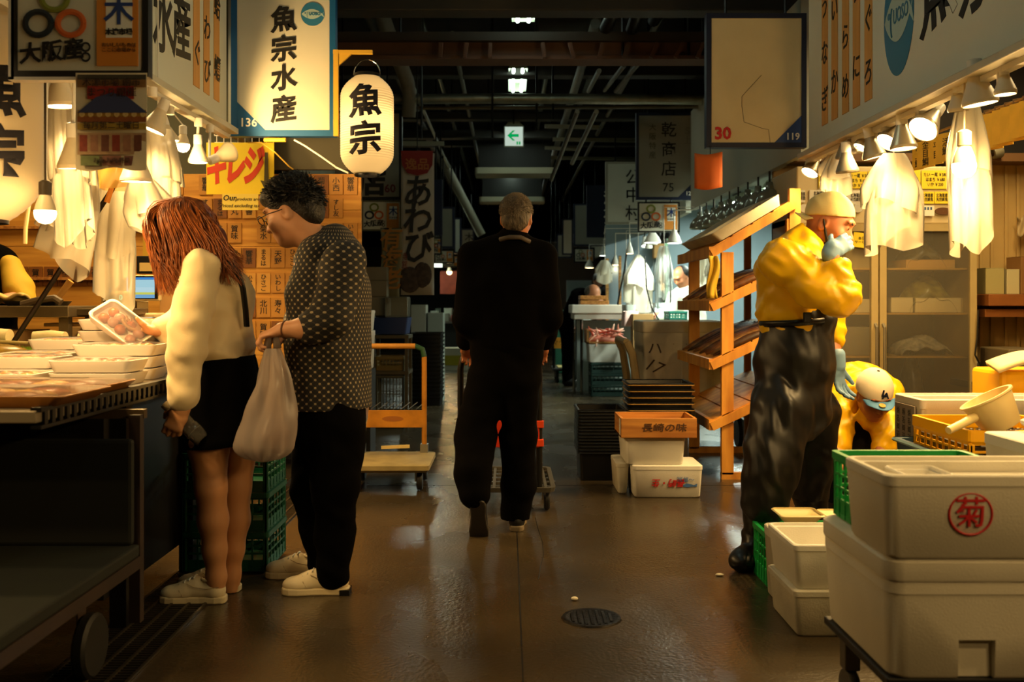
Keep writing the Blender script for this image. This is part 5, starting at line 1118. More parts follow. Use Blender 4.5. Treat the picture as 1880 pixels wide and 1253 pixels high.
def recess(o, lo, hi):
    "cut a box-shaped recess out of a part"
    k_ = MB().box(lo[0], hi[0], lo[1], hi[1], lo[2], hi[2]).build('cutter', None); md = o.modifiers.new('recess', 'BOOLEAN'); md.object = k_; md.solver = 'EXACT'
    dg = bpy.context.evaluated_depsgraph_get(); me = bpy.data.meshes.new_from_object(o.evaluated_get(dg), depsgraph=dg); o.modifiers.clear(); o.data = me; bpy.data.objects.remove(k_)
recess(KIDS(nb)[0], (1.10,2.38,.20), (1.19,2.45,.345))
ub = foam_box('upper foam box stamped with a red circled character', .912, 1.78, 2.40, 2.71, .547, .752, None, FR, .035, True, r=.03, notch=False)
c0 = P(1783,945,2.402); M = FACE((c0.x, 2.404, c0.z))
MB().tube([M @ Vector((math.cos(a)*.052, math.sin(a)*.050, -.001)) for a in np.linspace(0, 2*math.pi, 33)], .0028, 6).build('stamp_ring', RED, ub, world=True)
text('菊', .078, M, RED, ub, bold=.0004)
foam_box('small white foam tray lying inside the upper foam box', 1.0, 1.13, 2.5, 2.66, .60, .735, None, WHITEP, .012, True, 'inner_tray', r=.02, notch=False)
foam_box('second white foam tray inside the upper foam box', 1.17, 1.5, 2.5, 2.66, .60, .715, None, WHITEP, .012, True, 'inner_tray', r=.02, notch=False)
crate('bright green basket behind the upper foam box', .955, 1.33, 2.725, 2.925, .548, .735, mat('basket_green', (26,150,70), .45), 7, 4, 4, .006, name='green_basket', cat='basket')
# two small foam boxes on the floor, basket and tray behind
for i, (z0, z1, nm) in enumerate(((.002,.165,'lower'), (.166,.325,'upper'))):
    foam_box(f'{nm} small foam box of the pair on the floor beside the black boots', .995, 1.42, 3.46, 3.82, z0, z1, None, FOAMD if i == 0 else FOAM, .025, i == 1, r=.02, taper=.016, notch=False)
foam_box('narrow white foam box behind the small floor pair', 1.03, 1.34, 3.84, 4.02, .002, .28, None, FOAMD, .022, True, notch=False)
crate('low green basket on the floor behind the small foam boxes', 1.06, 1.40, 4.03, 4.30, .002, .225, MATS['basket_green'], 8, 6, 4, .006, name='green_basket', cat='basket')
foam_box('cream tray lying tilted on the low green basket', 1.08, 1.26, 3.93, 4.10, .282, .325, None, mat('cream_tray', (214,196,140), .5), .012, True, 'cream_tray', r=.02, taper=.03, notch=False)
foam_box('second cream tray beside the tilted one', 1.27, 1.45, 3.96, 4.12, .282, .315, None, MATS['cream_tray'], .012, True, 'cream_tray', r=.02, taper=.03, notch=False)
# yellow crate, blue tub, ladle and foam boxes on a bench behind
bn = thing('work_bench', 'low dark bench under the yellow crate and the blue tub', 'bench', (2.0,3.9,0))
MB().box(1.5, 2.6, 3.3, 4.45, .40, .45).build('top', STEEL, bn, world=True)
for x in (1.55, 2.5):
    for y_ in (3.35, 4.35): MB().box(x, x+.05, y_, y_+.05, 0, .40).build('leg', BLACKM, bn, world=True)
BT = mat('tub_blue', (44,72,92), .5, var=.15)
bt = thing('blue_tub', 'dark blue tub standing on the bench under the yellow crate', 'tub', (2.04,3.86,.452))
MB().rr([(2.04,3.86,.40,.32,.02,.452), (2.04,3.86,.41,.33,.02,.585), (2.04,3.86,.42,.34,.02,.59), (2.04,3.86,.42,.34,.02,.60), (2.04,3.86,.395,.315,.02,.60), (2.04,3.86,.39,.31,.02,.47)], 3).build('body', BT, bt, world=True, smooth=True)
MB().rr([(2.04,3.86,.422,.342,.02,.588), (2.04,3.86,.426,.346,.02,.595), (2.04,3.86,.42,.34,.02,.603)], 3, False, False).build('rim', mat('tub_rim', (96,124,132), .5), bt, world=True)
YC = mat('crate_yellow', (250,182,10), .4)
yc = crate('bright yellow crate half full of shellfish in the blue tub', 1.66, 2.10, 3.58, 4.08, .53, .708, YC, 7, 9, 4, .007, name='yellow_crate', rim=.05)
r8 = random.Random(8); g = MB()
for _ in range(520): g.sphere((r8.uniform(1.69,2.07), r8.uniform(3.61,4.05), .645+r8.uniform(-.012,.012)), .011, 6, 4, (1,1,.7))
tag(g.build('shellfish', mat('shell_dark', (56,46,28), .4), smooth='all'), 'small dark shellfish filling the yellow crate', 'shellfish', None, 'stuff')
MB().box(1.675, 2.085, 3.60, 4.06, .55, .645).build('crate_fill', MATS['shell_dark'], yc, world=True)
lad = thing('water_scoop', 'cream plastic scoop with a straight handle lying on the yellow crate', 'scoop', P(1810,760,3.62))
Mq = Matrix.Translation(P(1822,770,3.6)) @ Matrix.Rotation(-.15, 4, 'X') @ Matrix.Rotation(-.48, 4, 'Y')
SCP = mat('scoop_cream', (236,212,150), .4, sub=.15)
MB().lathe([(.001,-.095), (.060,-.095), (.066,-.088), (.090,.02), (.097,.024), (.097,.03), (.086,.03), (.060,-.08), (.001,-.082)], 28, Mq @ Matrix.Translation((.02,0,.05))).build('bowl', SCP, lad, world=True, smooth=True)
MB().tube([P(1790,766,3.58), P(1768,778,3.56), P(1741,791,3.53)], [.017,.015,.014], 10).build('handle', SCP, lad, world=True, smooth=True)
foam_box('long white foam box behind the yellow crate', 1.72, 2.5, 4.14, 4.44, .452, .765, None, FOAM, .03, True, notch=False)
t2 = thing('carton_label', 'grey printed label on the end of the long foam box behind the yellow crate', 'label', (1.72,4.3,.6)); MB().box(1.711, 1.717, 4.19, 4.4, .56, .73).build('sheet', mat('grey_label', (150,140,130), .7), t2, world=True)
for k in range(3): text('産地直送', .035, frame_from((1.710,4.24+k*.06,.645), (0,0,-1), (0,1,0)), INK, t2)
wb = foam_box('white foam box with black printed marks beside the yellow crate', 1.60, 2.1, 3.04, 3.36, .452, .735, .0, FOAM, .03, False, notch=False)
text(vtext('山甲'), .08, FACE((1.70,3.047,.66)), INK, wb, bold=.001)
foam_box('long white foam lid box at the picture edge beside the scoop', 1.72, 2.3, 3.05, 3.35, .737, .762, .02, FOAM, .02, False, notch=False)
tag(MB().grid(lambda u, v: (1.72+.5*u, 2.97+.07*v, .66+.02*math.sin(9*u)+.05*v), 18, 6).build('plastic_wrap', film('clear_wrap', (240,240,235), .35, .1, .4), smooth='all'), 'crumpled clear plastic wrap against the marked foam box', 'wrap')
tag(MB().box(P(1880,0,4.4).x-.05, P(1880,0,4.4).x+.4, 4.5, 4.8, .45, .86).build('yellow_bin', YC, bevel=.02), 'edge of a second yellow bin at the picture edge', 'bin')
tag(MB().grid(lambda u, v: (2.2+.4*u, 4.46+.12*v, .86+.05*math.sin(math.pi*u)+.03*v), 10, 5).build('cream_bag', mat('cream_bag', (226,200,150), .6), smooth='all', solid=.02), 'soft cream bag on the second yellow bin', 'bag')
bb_ = thing('blue_lid_box', 'white box with a bright blue lid behind the bent worker', 'box', (1.6,5.9,0))
MB().box(1.93, 2.3, 6.05, 6.35, 0, .42).build('body', FOAM, bb_, world=True, bevel=.01); MB().box(1.92, 2.31, 6.04, 6.36, .42, .45).build('lid', mat('lid_blue', (30,110,200), .4), bb_, world=True, bevel=.006)
# orange card under the blank sign, glass bowl lamps under the far fascia
tag(MB().grid(lambda u, v: P(1275+51*u, 281+65*v+3*math.sin(4*u), 6.42-.03*u*(1-u)*4), 8, 6).build('orange_card', mat('card_orange', (200,96,30), .75, var=.1), smooth='all', solid=.003), 'plain orange card dangling from the corner of the blank tan sign', 'card')
tag(MB().tube([P(1304,268,6.5), P(1304,284,6.44)], .003, 5).build('card_string', BLACKM), 'short string holding the orange card', 'string')
GLB = mat('bowl_glass', (150,152,140), .18, metal=.45)
for i in range(9):
    yy = 7.3+i*.33; x = XR-.03; z = 1.90 + .01*(i % 3); t = thing('bowl_lamp', f'{wordn[i]} unlit silver bowl lamp in the row beyond the wooden rack', 'lamp', (x,yy,z), group='silver bowl lamps beyond the rack')
    MB().lathe([(.10,-.02), (.105,-.015), (.095,.03), (.065,.075), (.03,.10), (.022,.15)], 20).build('shade', GLB, t, smooth=True, solid=.003)
    MB().sphere((0,0,.03), .035, 12, 8).build('bulb', mat('bulb_off', (190,190,176), .2), t, smooth='all'); MB().tube([(0,0,.15), (0,0,ZR-z)], .008, 6).build('stem', BLACKM, t)

for i, yy in enumerate((3.3, 2.7, 2.0, 1.2, .3)):  # added out-of-view lamps that light the near foam boxes and the shoppers' legs
    par_lamp(f'{wordn[i]} unseen spot lamp added on the near stretch of the yellow workers rail', (XR-.04, yy, ZR-.24), (-.6,.15,-.8), (XR, yy, ZR-.075), .06, .8, LAMPS, group='added lamps on the near workers rail')

fill_lamp('added fill lamp hidden above the yellow workers behind their fascia', 3.1, 4.2, 5.4, 2.95, 45, (1.0,.66,.26)); fill_lamp('second added fill lamp hidden behind the fascia of the yellow workers', 3.1, 5.7, 6.5, 2.95, 30, (1.0,.66,.26))  # added fill behind the fascia to brighten the fridge and notices
fill_lamp('added fill lamp hidden behind the fascia over the plaque board', -2.5, 5.0, 6.2, 2.95, 40, (1.0,.62,.22))  # added fill that brightens the plaque board from behind the fascia
# ================================================================ trolleys in the aisle
ORP = mat('trolley_orange', (196,128,30), .5, var=.35, vscale=9)
def wheel(par, c, r, w_, m=RUBBER):
    MB().lathe([(r*.3,-w_/2),(r*.88,-w_/2),(r,-w_/4),(r,w_/4),(r*.88,w_/2),(r*.3,w_/2)], 18, Matrix.Translation(c) @ Matrix.Rotation(math.pi/2, 4, 'Y'), True, True).build('wheel', m, par, world=True, smooth=True)
    MB().box(c[0]-w_/2-.012, c[0]-w_/2-.006, c[1]-.02, c[1]+.02, c[2], c[2]+r+.02).build('caster_fork', STEEL, par, world=True)
pt = thing('platform_trolley', 'worn platform trolley with a rusty orange handle beside the shopper', 'trolley', (-.78,6.35,0))
MB().rr([(-.745,6.36,.25,.27,.03,.125), (-.745,6.36,.265,.285,.03,.14), (-.745,6.36,.265,.285,.03,.168), (-.745,6.36,.255,.275,.03,.174)]).build('platform', mat('platform_cream', (158,140,92), .6, var=.3, vscale=8), pt, world=True, smooth=True)
hz = P(0,636,6.6).z; xl, xr = P(664,0,6.6).x, P(779,0,6.6).x
MB().tube([(xl,6.6,.16), (xl,6.6,hz-.07), (xl+.012,6.6,hz-.02), (xl+.06,6.6,hz)], .017, 10).build('handle_tube', ORP, pt, world=True, smooth=True)
MB().tube([(xr,6.6,.16), (xr,6.6,hz-.07)], .017, 10).build('handle_tube', ORP, pt, world=True, smooth=True)
MB().tube([(xr,6.6,hz-.07), (xr-.012,6.6,hz-.02), (xr-.06,6.6,hz)], .0178, 10).build('handle_bend', mat('trolley_green', (30,70,40), .5), pt, world=True, smooth=True)
MB().tube([(xl+.06,6.6,hz), (xr-.06,6.6,hz)], .0185, 10).build('handle_grip', mat('grip_orange', (204,140,50), .6, var=.2), pt, world=True, smooth=True)
MB().box(xl-.01, xr+.01, 6.585, 6.592, P(0,785,6.6).z, P(0,753,6.6).z).build('back_plate', ORP, pt, world=True, bevel=.002)
MB().lathe([(.001,0),(.05,0),(.052,-.002)], 20, FACE(((xl+xr)/2,6.584,P(0,769,6.6).z)) @ Matrix.Diagonal((1.4,.35,1,1))).build('oval_emblem', mat('plate_ink', (150,88,24), .6), pt, world=True)
for k in range(7): x = xl+.06+k*.05; MB().tube([(x,6.6,P(0,752,6.6).z), (x+.05,6.7,P(0,742,6.6).z)], .003, 5).build('basket_wire', STEEL, pt, world=True)
for x in (xl, xr): MB().box(x-.025, x+.025, 6.575, 6.63, .174, .23).build('post_socket', STEEL, pt, world=True)
for x in (-.95, -.545):
    for y_ in (6.18, 6.54): wheel(pt, (x,y_,.058), .056, .035)
tag(MB().bar(P(700,822,6.5), P(752,820,6.5), .02, .02).build('wood_stick', mat('stick_pale', (200,176,110), .6)), 'pale stick lying across the worn platform trolley', 'stick')
bh = thing('torn_wrap', 'torn white plastic wrap hanging on the trolley handle behind the shopper', 'wrap', P(662,790,6.4))
MB().grid(lambda u, v: P(652+26*u*(1-.3*v), 742+58*v+5*math.sin(7*u), 6.45+.04*math.sin(6*u+3*v)), 10, 10).build('sheet', BAG, bh, world=True, smooth='all')
# narrow trolley pushed by the walking man
nt2 = thing('hand_trolley', 'black trolley with orange-red board pushed by the man in black', 'trolley', (.1,5.75,0))
RB = mat('board_red', (206,52,16), .5)
hx2 = P(990,0,5.5).x
MB().tube([(hx2,5.5,.13), (hx2,5.5,.80), (hx2-.01,5.5,.86), (hx2-.06,5.5,.89), (-.20,5.5,.89), (-.25,5.5,.86), (-.26,5.5,.8), (-.26,5.5,.13)], .018, 10).build('handle_frame', BLACKM, nt2, world=True, smooth=True)
MB().box(-.25, hx2, 5.478, 5.484, P(0,821,5.5).z, P(0,772,5.5).z).build('board', RB, nt2, world=True, bevel=.003)
for zz in (P(0,779,5.5).z, P(0,813,5.5).z): MB().box(hx2-.022, hx2+.024, 5.474, 5.52, zz-.02, zz+.02).build('board_clip', mat('clip_red', (226,70,20), .45), nt2, world=True, bevel=.004)
DK = mat('deck_grey', (70,66,56), .5)
f = MB(); f.rr([(.0,5.82,.26,.36,.05,.125), (.0,5.82,.265,.365,.05,.15), (0,5.82,.24,.34,.04,.15), (0,5.82,.24,.34,.04,.125)], 3, False, False); f.build('deck_rim', DK, nt2, world=True)
for k in range(7): x = -.22+k*.072; MB().box(x-.008, x+.008, 5.48, 6.16, .13, .145).build('deck_slat', DK, nt2, world=True)
for k in range(5): yy = 5.55+k*.13; MB().box(-.24, .24, yy-.006, yy+.006, .128, .143).build('deck_crossbar', DK, nt2, world=True)
for x in (-.2, .22):
    for y_ in (5.6, 6.05): wheel(nt2, (x,y_,.062), .06, .032)

# ================================================================ left middle distance
XA = -1.0
bn1 = thing('banner', 'white vertical banner with large black hiragana and red top', 'banner', P(766,540,9.8))
a, b = P(736,542,9.8), P(797,281,9.8)
MB().grid(lambda u, v: (a.x+(b.x-a.x)*u, 9.8+.012*math.sin(u*6+v*2), a.z+(b.z-a.z)*v), 10, 12).build('cloth', mat('banner_white', (168,160,146), .8, var=.08, vscale=3), bn1, world=True, smooth='all', solid=.002)
MB().prism([(-.16,.14), (.155,.14), (.15,.0), (.10,-.08), (.0,-.105), (-.10,-.08), (-.15,0)], 0, .002, FACE(P(766,303,9.78))).build('red_top', mat('banner_red', (120,24,18), .7), bn1, world=True)
text('逸品', .12, FACE(P(766,303,9.775)), mat('banner_gold', (150,90,40), .7), bn1, bold=.002)
for ch, py in (('あ', 355), ('わ', 405), ('び', 458)): text(ch, .30, FACE(P(766,py,9.78)), INK, bn1, bold=.006, shear=.08, sy=1.1)
for px, py, sx_ in ((752,514,.11), (776,505,.09)): MB().sphere(P(px,py,9.79), 1, 16, 10, (sx_,.008,.13)).build('shell_print', mat('shell_print', (66,48,40), .6, var=.6, vscale=30), bn1, world=True, smooth='all')
text(vtext('特選'), .08, FACE(P(741,480,9.78)), mat('small_red', (120,40,30), .7), bn1)
MB().tube([P(733,280,9.82), P(799,280,9.82)], .01, 6).build('rod', BLACKM, bn1, world=True); MB().tube([P(766,280,9.82), P(766,120,9.82)], .006, 6).build('cord', BLACKM, bn1, world=True)
bn2 = thing('banner', 'narrow yellowed banner with gold characters beside the white banner', 'banner', P(718,545,9.6))
MB().grid(lambda u, v: P(698+38*u+3*math.sin(5*v), 420+128*v, 9.6+.02*math.sin(5*u)), 8, 10).build('cloth', mat('banner_olive', (120,116,88), .8), bn2, world=True, smooth='all', solid=.002)
for ch, py in (('有', 440), ('海', 478), ('老', 515)): text(ch, .22, FACE(P(717,py,9.57)), mat('banner_amber', (150,100,30), .7), bn2, bold=.004, shear=.1)
MB().tube([P(698,420,9.62), P(738,420,9.62)], .008, 6).build('rod', BLACKM, bn2, world=True)
for i, (y0, y1) in enumerate(((545,580), (515,545), (490,515))):
    a, b = P(662,y1,9.4), P(710,y0,9.4); card_box(('lowest','middle','top')[i]+' pale carton stacked beside the yellowed banner', a.x, b.x, 9.4, 9.75, a.z, b.z-.002, mat('pale_carton', (120,112,92), .8, var=.1), group='pale cartons by the banner')
tag(MB().box(P(650,0,9.4).x, P(680,0,9.4).x, 9.65, 9.8, 0, P(0,580,9.4).z-.002).build('carton_stand', mat('stand_dark', (34,30,24), .7), bevel=.01), 'dark stand carrying the pale cartons', 'stand')
for i, (y0, y1) in enumerate(((570,608), (608,680))):
    a, b = P(664,y1,7.6), P(680,y0,7.6); foam_box(('upper','lower')[i]+' narrow white foam box behind the patterned shirt', a.x-.1, b.x, 7.6, 7.9, a.z, b.z-.002, None, FOAM, .02, False, notch=False)
tag(MB().box(P(664,0,7.6).x-.1, P(680,0,7.6).x, 7.6, 7.9, 0, P(0,680,7.6).z-.002).build('box_stand', mat('stand_black', (22,20,18), .7)), 'black stand under the narrow foam boxes', 'stand')
def shelf_unit(label, px0, px1, d, zs, depth=.4, m=STEEL, legs=True):
    t = thing('steel_shelf', label, 'shelf', ((P(px0,0,d).x+P(px1,0,d).x)/2, d, 0)); a, b = P(px0,0,d).x, P(px1,0,d).x
    for zz in zs: MB().box(a, b, d, d+depth, zz-.03, zz).build('shelf', m, t, world=True)
    for x in (a+.02, b-.02):
        for y_ in (d+.02, d+depth-.02): MB().box(x-.015, x+.015, y_-.015, y_+.015, 0, max(zs)).build('leg', m, t, world=True)
    return t
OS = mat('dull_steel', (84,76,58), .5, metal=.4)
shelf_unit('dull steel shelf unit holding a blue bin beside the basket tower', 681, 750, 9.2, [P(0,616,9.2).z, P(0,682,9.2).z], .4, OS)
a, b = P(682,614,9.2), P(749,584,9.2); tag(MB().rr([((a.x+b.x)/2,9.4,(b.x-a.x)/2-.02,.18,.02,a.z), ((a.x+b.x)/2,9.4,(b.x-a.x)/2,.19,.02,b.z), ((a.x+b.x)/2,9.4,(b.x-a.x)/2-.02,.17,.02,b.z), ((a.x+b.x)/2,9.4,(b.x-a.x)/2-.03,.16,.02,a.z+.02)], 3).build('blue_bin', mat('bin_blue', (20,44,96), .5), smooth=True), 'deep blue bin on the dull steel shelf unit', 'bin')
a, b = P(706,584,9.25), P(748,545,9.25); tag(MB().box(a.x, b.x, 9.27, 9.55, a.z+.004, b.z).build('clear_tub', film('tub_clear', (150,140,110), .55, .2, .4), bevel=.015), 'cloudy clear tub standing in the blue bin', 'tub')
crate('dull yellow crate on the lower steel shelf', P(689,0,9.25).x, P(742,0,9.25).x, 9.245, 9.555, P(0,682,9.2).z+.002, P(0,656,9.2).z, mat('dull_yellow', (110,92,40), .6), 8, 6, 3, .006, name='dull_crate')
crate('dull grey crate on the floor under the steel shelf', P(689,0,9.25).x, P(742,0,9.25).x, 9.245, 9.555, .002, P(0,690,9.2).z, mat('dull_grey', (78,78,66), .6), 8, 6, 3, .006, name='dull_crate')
ring_stack('nested black basket of the tower beside the steel shelf', P(752,0,11.2).x, P(812,0,11.2).x, 11.2, 11.6, .004, 17, .045, .1, BLACKP, None, 'black_basket', 0, 'black basket tower')
for i, (px0,px1,py0,py1,c_,nm) in enumerate(((752,780,560,600,(150,150,136),'white carton'), (783,812,575,603,(140,148,138),'leaning white carton'))):
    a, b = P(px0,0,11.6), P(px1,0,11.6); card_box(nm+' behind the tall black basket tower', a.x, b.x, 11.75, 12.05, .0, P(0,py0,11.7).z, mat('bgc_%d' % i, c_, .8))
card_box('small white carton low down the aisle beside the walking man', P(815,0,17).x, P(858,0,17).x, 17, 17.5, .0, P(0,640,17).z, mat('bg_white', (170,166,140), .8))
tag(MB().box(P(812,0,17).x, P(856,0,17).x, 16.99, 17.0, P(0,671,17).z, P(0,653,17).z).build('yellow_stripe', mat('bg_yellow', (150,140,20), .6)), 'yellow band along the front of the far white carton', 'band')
def far_counter(label, px0, px1, d, ztop, m, d2=.7, cat='counter', name='far_counter'):
    t = thing(name, label, cat, ((P(px0,0,d).x+P(px1,0,d).x)/2, d, 0)); a, b = P(px0,0,d).x, P(px1,0,d).x
    MB().box(a, b, d, d+d2, ztop-.04, ztop).build('top', m, t, world=True); MB().box(a+.04, b-.04, d+.04, d+d2-.04, 0, ztop-.04).build('body', mat('far_dark', (30,30,26), .7), t, world=True); return t
far_counter('distant steel counter left of the walking man', 796, 860, 18, P(0,590,18).z, STEEL)
RK2 = random.Random(12)
for i in range(9):
    px = 798+i*6.2; d = 18.1+.1*(i % 3); zb = P(0,590,18).z; hh = RK2.uniform(.08,.3); w_ = RK2.uniform(.04,.09); x = P(px,0,d).x
    tag(MB().rr([(x,d,w_,.06,.015,zb+.001), (x,d,w_,.06,.015,zb+hh)]).build('counter_item', mat('ci_%d' % (i % 4), ((170,176,160),(60,70,60),(140,60,44),(150,150,130))[i % 4], .5)), f'{wordn[i]} small container on the distant steel counter', 'container', 'containers on the distant counter')
tag(MB().box(P(808,0,20).x, P(858,0,20).x, 20, 20.1, P(0,540,20).z, P(0,498,20).z).build('red_poster_wall', mat('far_red', (130,60,46), .7, var=.4, vscale=5)), 'dull red display board above the distant steel counter', 'board')
globe_lamp('tiny warm bulb glowing above the distant red board', P(825,500,19), P(825,470,19)+Vector((0,0,3)), .05, 1.2, holder=BLACKM)
fc1 = fluoro(17.4, 18.6, -1.6, 2.5, 'added fill lamp over the distant steel counter'); light('AREA', (-1.6, 18, 2.47), 30, COOL, fc1, size=(.2,1.1), aim=(0,0,-1))  # fitting made up to carry an added area light at the far counter
for i, (px, py) in enumerate(((803,487), (812,487), (1012,500), (1020,520))):
    t = thing('far_lamp', f'{wordn[i]} tiny white lamp glowing far down the hall', 'lamp', P(px,py,19), group='tiny far lamps'); x, zz = P(px,py,19).x, P(px,py,19).z
    MB().rr([(x,19,.06,.06,.02,zz-.04), (x,19,.06,.06,.02,zz+.04)]).build('glow', emis('far_lamp_glow', (.9,1.0,.8), 2.0), t, world=True); MB().tube([(x,19,zz+.04), (x,19,4.71)], .008, 6).build('cord', BLACKM, t, world=True)

# ================================================================ right middle distance: the cool-lit stall
XW = 1.95
BWALL = mat('blue_wall', (120,138,148), .7, var=.08, vscale=2)
struct(MB().box(P(1112,0,14.2).x, 4.6, 14.2, 14.25, 0, 2.6).build('wall_cool', BWALL))
struct(MB().box(4.6, 4.65, 7.6, 14.2, 0, 3.2).build('wall_cool_side', mat('cool_side', (150,160,150), .7)))
struct(MB().box(2.0, 4.6, 7.6, 14.2, 2.55, 2.6).build('ceiling_cool', mat('cool_ceiling', (150,155,145), .8)))
struct(MB().box(P(1220,0,14.1).x, P(1226,0,14.1).x, 14.08, 14.2, 0, 2.5).build('pillar_cool', mat('mint_post', (130,176,140), .6)))
GC = 'lamps of the cool-lit stall'
LENSC = emis('cool_lens', (.92,1.0,.88), 9)
def cool_lamp(label, px, py, d, warm=False, R=.07, power=20):
    l = P(px,py,d); t = thing('spot_lamp', label, 'lamp', l)
    MB().lathe([(R*.95,0),(R,.01),(R*.7,.07),(R*.4,.11),(R*.3,.14)], 16, Matrix.Translation(l), cap1=True).build('reflector_body', WHITEP, t, world=True, smooth=True)
    MB().lathe([(.001,-.004),(R*.9,0)], 16, Matrix.Translation(l)).build('lens', LENS if warm else LENSC, t, world=True)
    tz = max(l.z+.2, ZR+.02); MB().tube([l+Vector((0,0,.13)), Vector((l.x,l.y,tz)), Vector((max(l.x, XR+.02),l.y,tz+.004))], .01, 6).build('stem', WHITEP, t, world=True)
    light('SPOT', l-Vector((0,0,.03)), power, (1.,.72,.4) if warm else COOL, t, .06, 2.5, .6, (0,0,-1))
    return t
cool_lamp('warm-rimmed spot lamp second from the ring plaque in the cool-lit stall', 1198, 446, 11.5, False, .10, 120)
cool_lamp('spot lamp hanging over the white aprons in the cool-lit stall', 1238, 447, 10.6, False, .08, 120)
cool_lamp('small warm spot lamp above the standing cone bag', 1156, 466, 12.3, True, .05, 9)
cool_lamp('spot lamp in the bright cluster over the bent man', 1122, 480, 14.6, False, .07, 90)
cool_lamp('spot lamp at the far end of the cool-lit row', 1108, 470, 15.5, False, .07, 45)
cool_lamp('warm lamp under the yellow shade at the far cool stall', 1082, 492, 17, True, .08, 14)
cool_lamp('small warm lamp beside the far wooden post', 1130, 487, 14.2, True, .05, 8)
fc2 = fluoro(9.6, 11.0, 2.9, 2.42, 'added fill lamp under the ceiling of the cool-lit stall'); light('AREA', (2.9, 10.3, 2.40), 110, COOL, fc2, size=(.2, 1.3), aim=(0,0,-1))  # added fill light for the cool stall, given a fitting of its own
fc3 = fluoro(11.9, 13.3, 2.9, 2.42, 'second added fill lamp under the ceiling of the cool-lit stall'); light('AREA', (2.9, 12.6, 2.40), 110, COOL, fc3, size=(.2, 1.3), aim=(0,0,-1))  # another added area light with a made-up fitting
for i in range(8):
    d = 11.5+i*.42; p = Vector((XW-.02, d, ZR-.1-.02*(i % 3))); t = thing('clip_lamp', f'{wordn[i]} dark clip lamp in the cluster beneath the far fascia', 'lamp', p, group='dark clip lamps under the far fascia')
    MB().lathe([(.05,-.08),(.055,-.07),(.03,.02),(.02,.08)], 12, Matrix.Translation(p) @ Matrix.Rotation(.4*(i % 3-1), 4, 'X'), cap1=True).build('shade', BLACKP if i < 4 else WHITEP, t, world=True, smooth=True)
    MB().tube([p+Vector((0,0,.06)), Vector((p.x,p.y,ZR+.03))], .01, 6).build('stem', BLACKM, t, world=True)
    MB().lathe([(.001,-.075),(.045,-.076)], 12, Matrix.Translation(p) @ Matrix.Rotation(.4*(i % 3-1), 4, 'X')).build('lens', LENSC if i > 4 else mat('lens_dull', (150,150,140), .2), t, world=True)
bag('white cone-shaped bag hanging in front of the blue wall', P(1172,468,11.8), .62, .04, .30, .2, 21, BAG, folds=7)
bag('clear plastic apron hanging beside the mint post', P(1219,452,10.4), .60, .08, .16, .15, 22, BAGC, folds=9)
bag('white apron hanging behind the rack in the cool-lit stall', P(1288,450,10.2), .62, .08, .2, .15, 23, BAG, folds=8)
bag('small white bag with a blue mark over the bent man', P(1110,478,13.4), .30, .08, .20, .08, 24, BAG, folds=4)
bag('small clear bag hung on the blue wall', P(1150,495,13.8), .26, .06, .16, .08, 25, BAGC, folds=4)
bag('white bag hanging beyond the top rack shelf', P(1312,478,9.6), .26, .10, .16, .1, 26, BAG, folds=4)
tag(MB().box(P(1202,0,13.9).x, P(1222,0,13.9).x, 13.95, 14.15, P(0,474,13.9).z, P(0,447,13.9).z).build('wall_carton', CARD, bevel=.01), 'brown carton fixed high on the blue wall', 'box')
tag(MB().box(P(1196,0,14.1).x, P(1204,0,14.1).x, 14.14, 14.2, P(0,534,14.1).z, P(0,518,14.1).z).build('switch_box', mat('sw_grey', (110,116,116), .5), bevel=.01), 'small grey switch box on the blue wall', 'switch')
tag(MB().tube([P(1200,450,14.12), P(1200,518,14.12)], .012, 6).build('wall_conduit', MATS['sw_grey']), 'thin conduit running down the blue wall to the switch box', 'conduit')
tag(MB().tube([P(1150,466,12.3), P(1146,500,12.3), P(1138,535,12.3), P(1134,560,12.3)], .012, 6).build('black_cable', BLACKP), 'black cable hanging in front of the cool-lit stall', 'cable')
tag(MB().tube([P(1184,470,11.5), P(1187,530,11.5), P(1196,565,11.5), P(1212,592,11.5)], .009, 6).build('black_cable', BLACKP), 'thin black cable curving past the cone-shaped bag', 'cable')
tag(MB().grid(lambda u, v: P(1210+10*u+4*v*(1-u), 487+50*v, 12+.03*math.sin(5*u)), 6, 10).build('orange_towel', mat('towel_peach', (206,166,120), .8), smooth='all', solid=.01), 'peach towel hanging in front of the clear apron', 'towel')
tag(MB().box(P(1112,0,14).x, P(1117,0,14).x, 13.95, 14.05, 0, P(0,475,14).z).build('wood_upright', WOOD), 'thin wooden upright behind the two men in black', 'post')
tag(MB().box(P(1136,0,14).x, P(1140,0,14).x, 13.95, 14.05, 0, P(0,470,14).z).build('wood_upright', WOOD), 'thin wooden upright beside the hanging black cable', 'post')
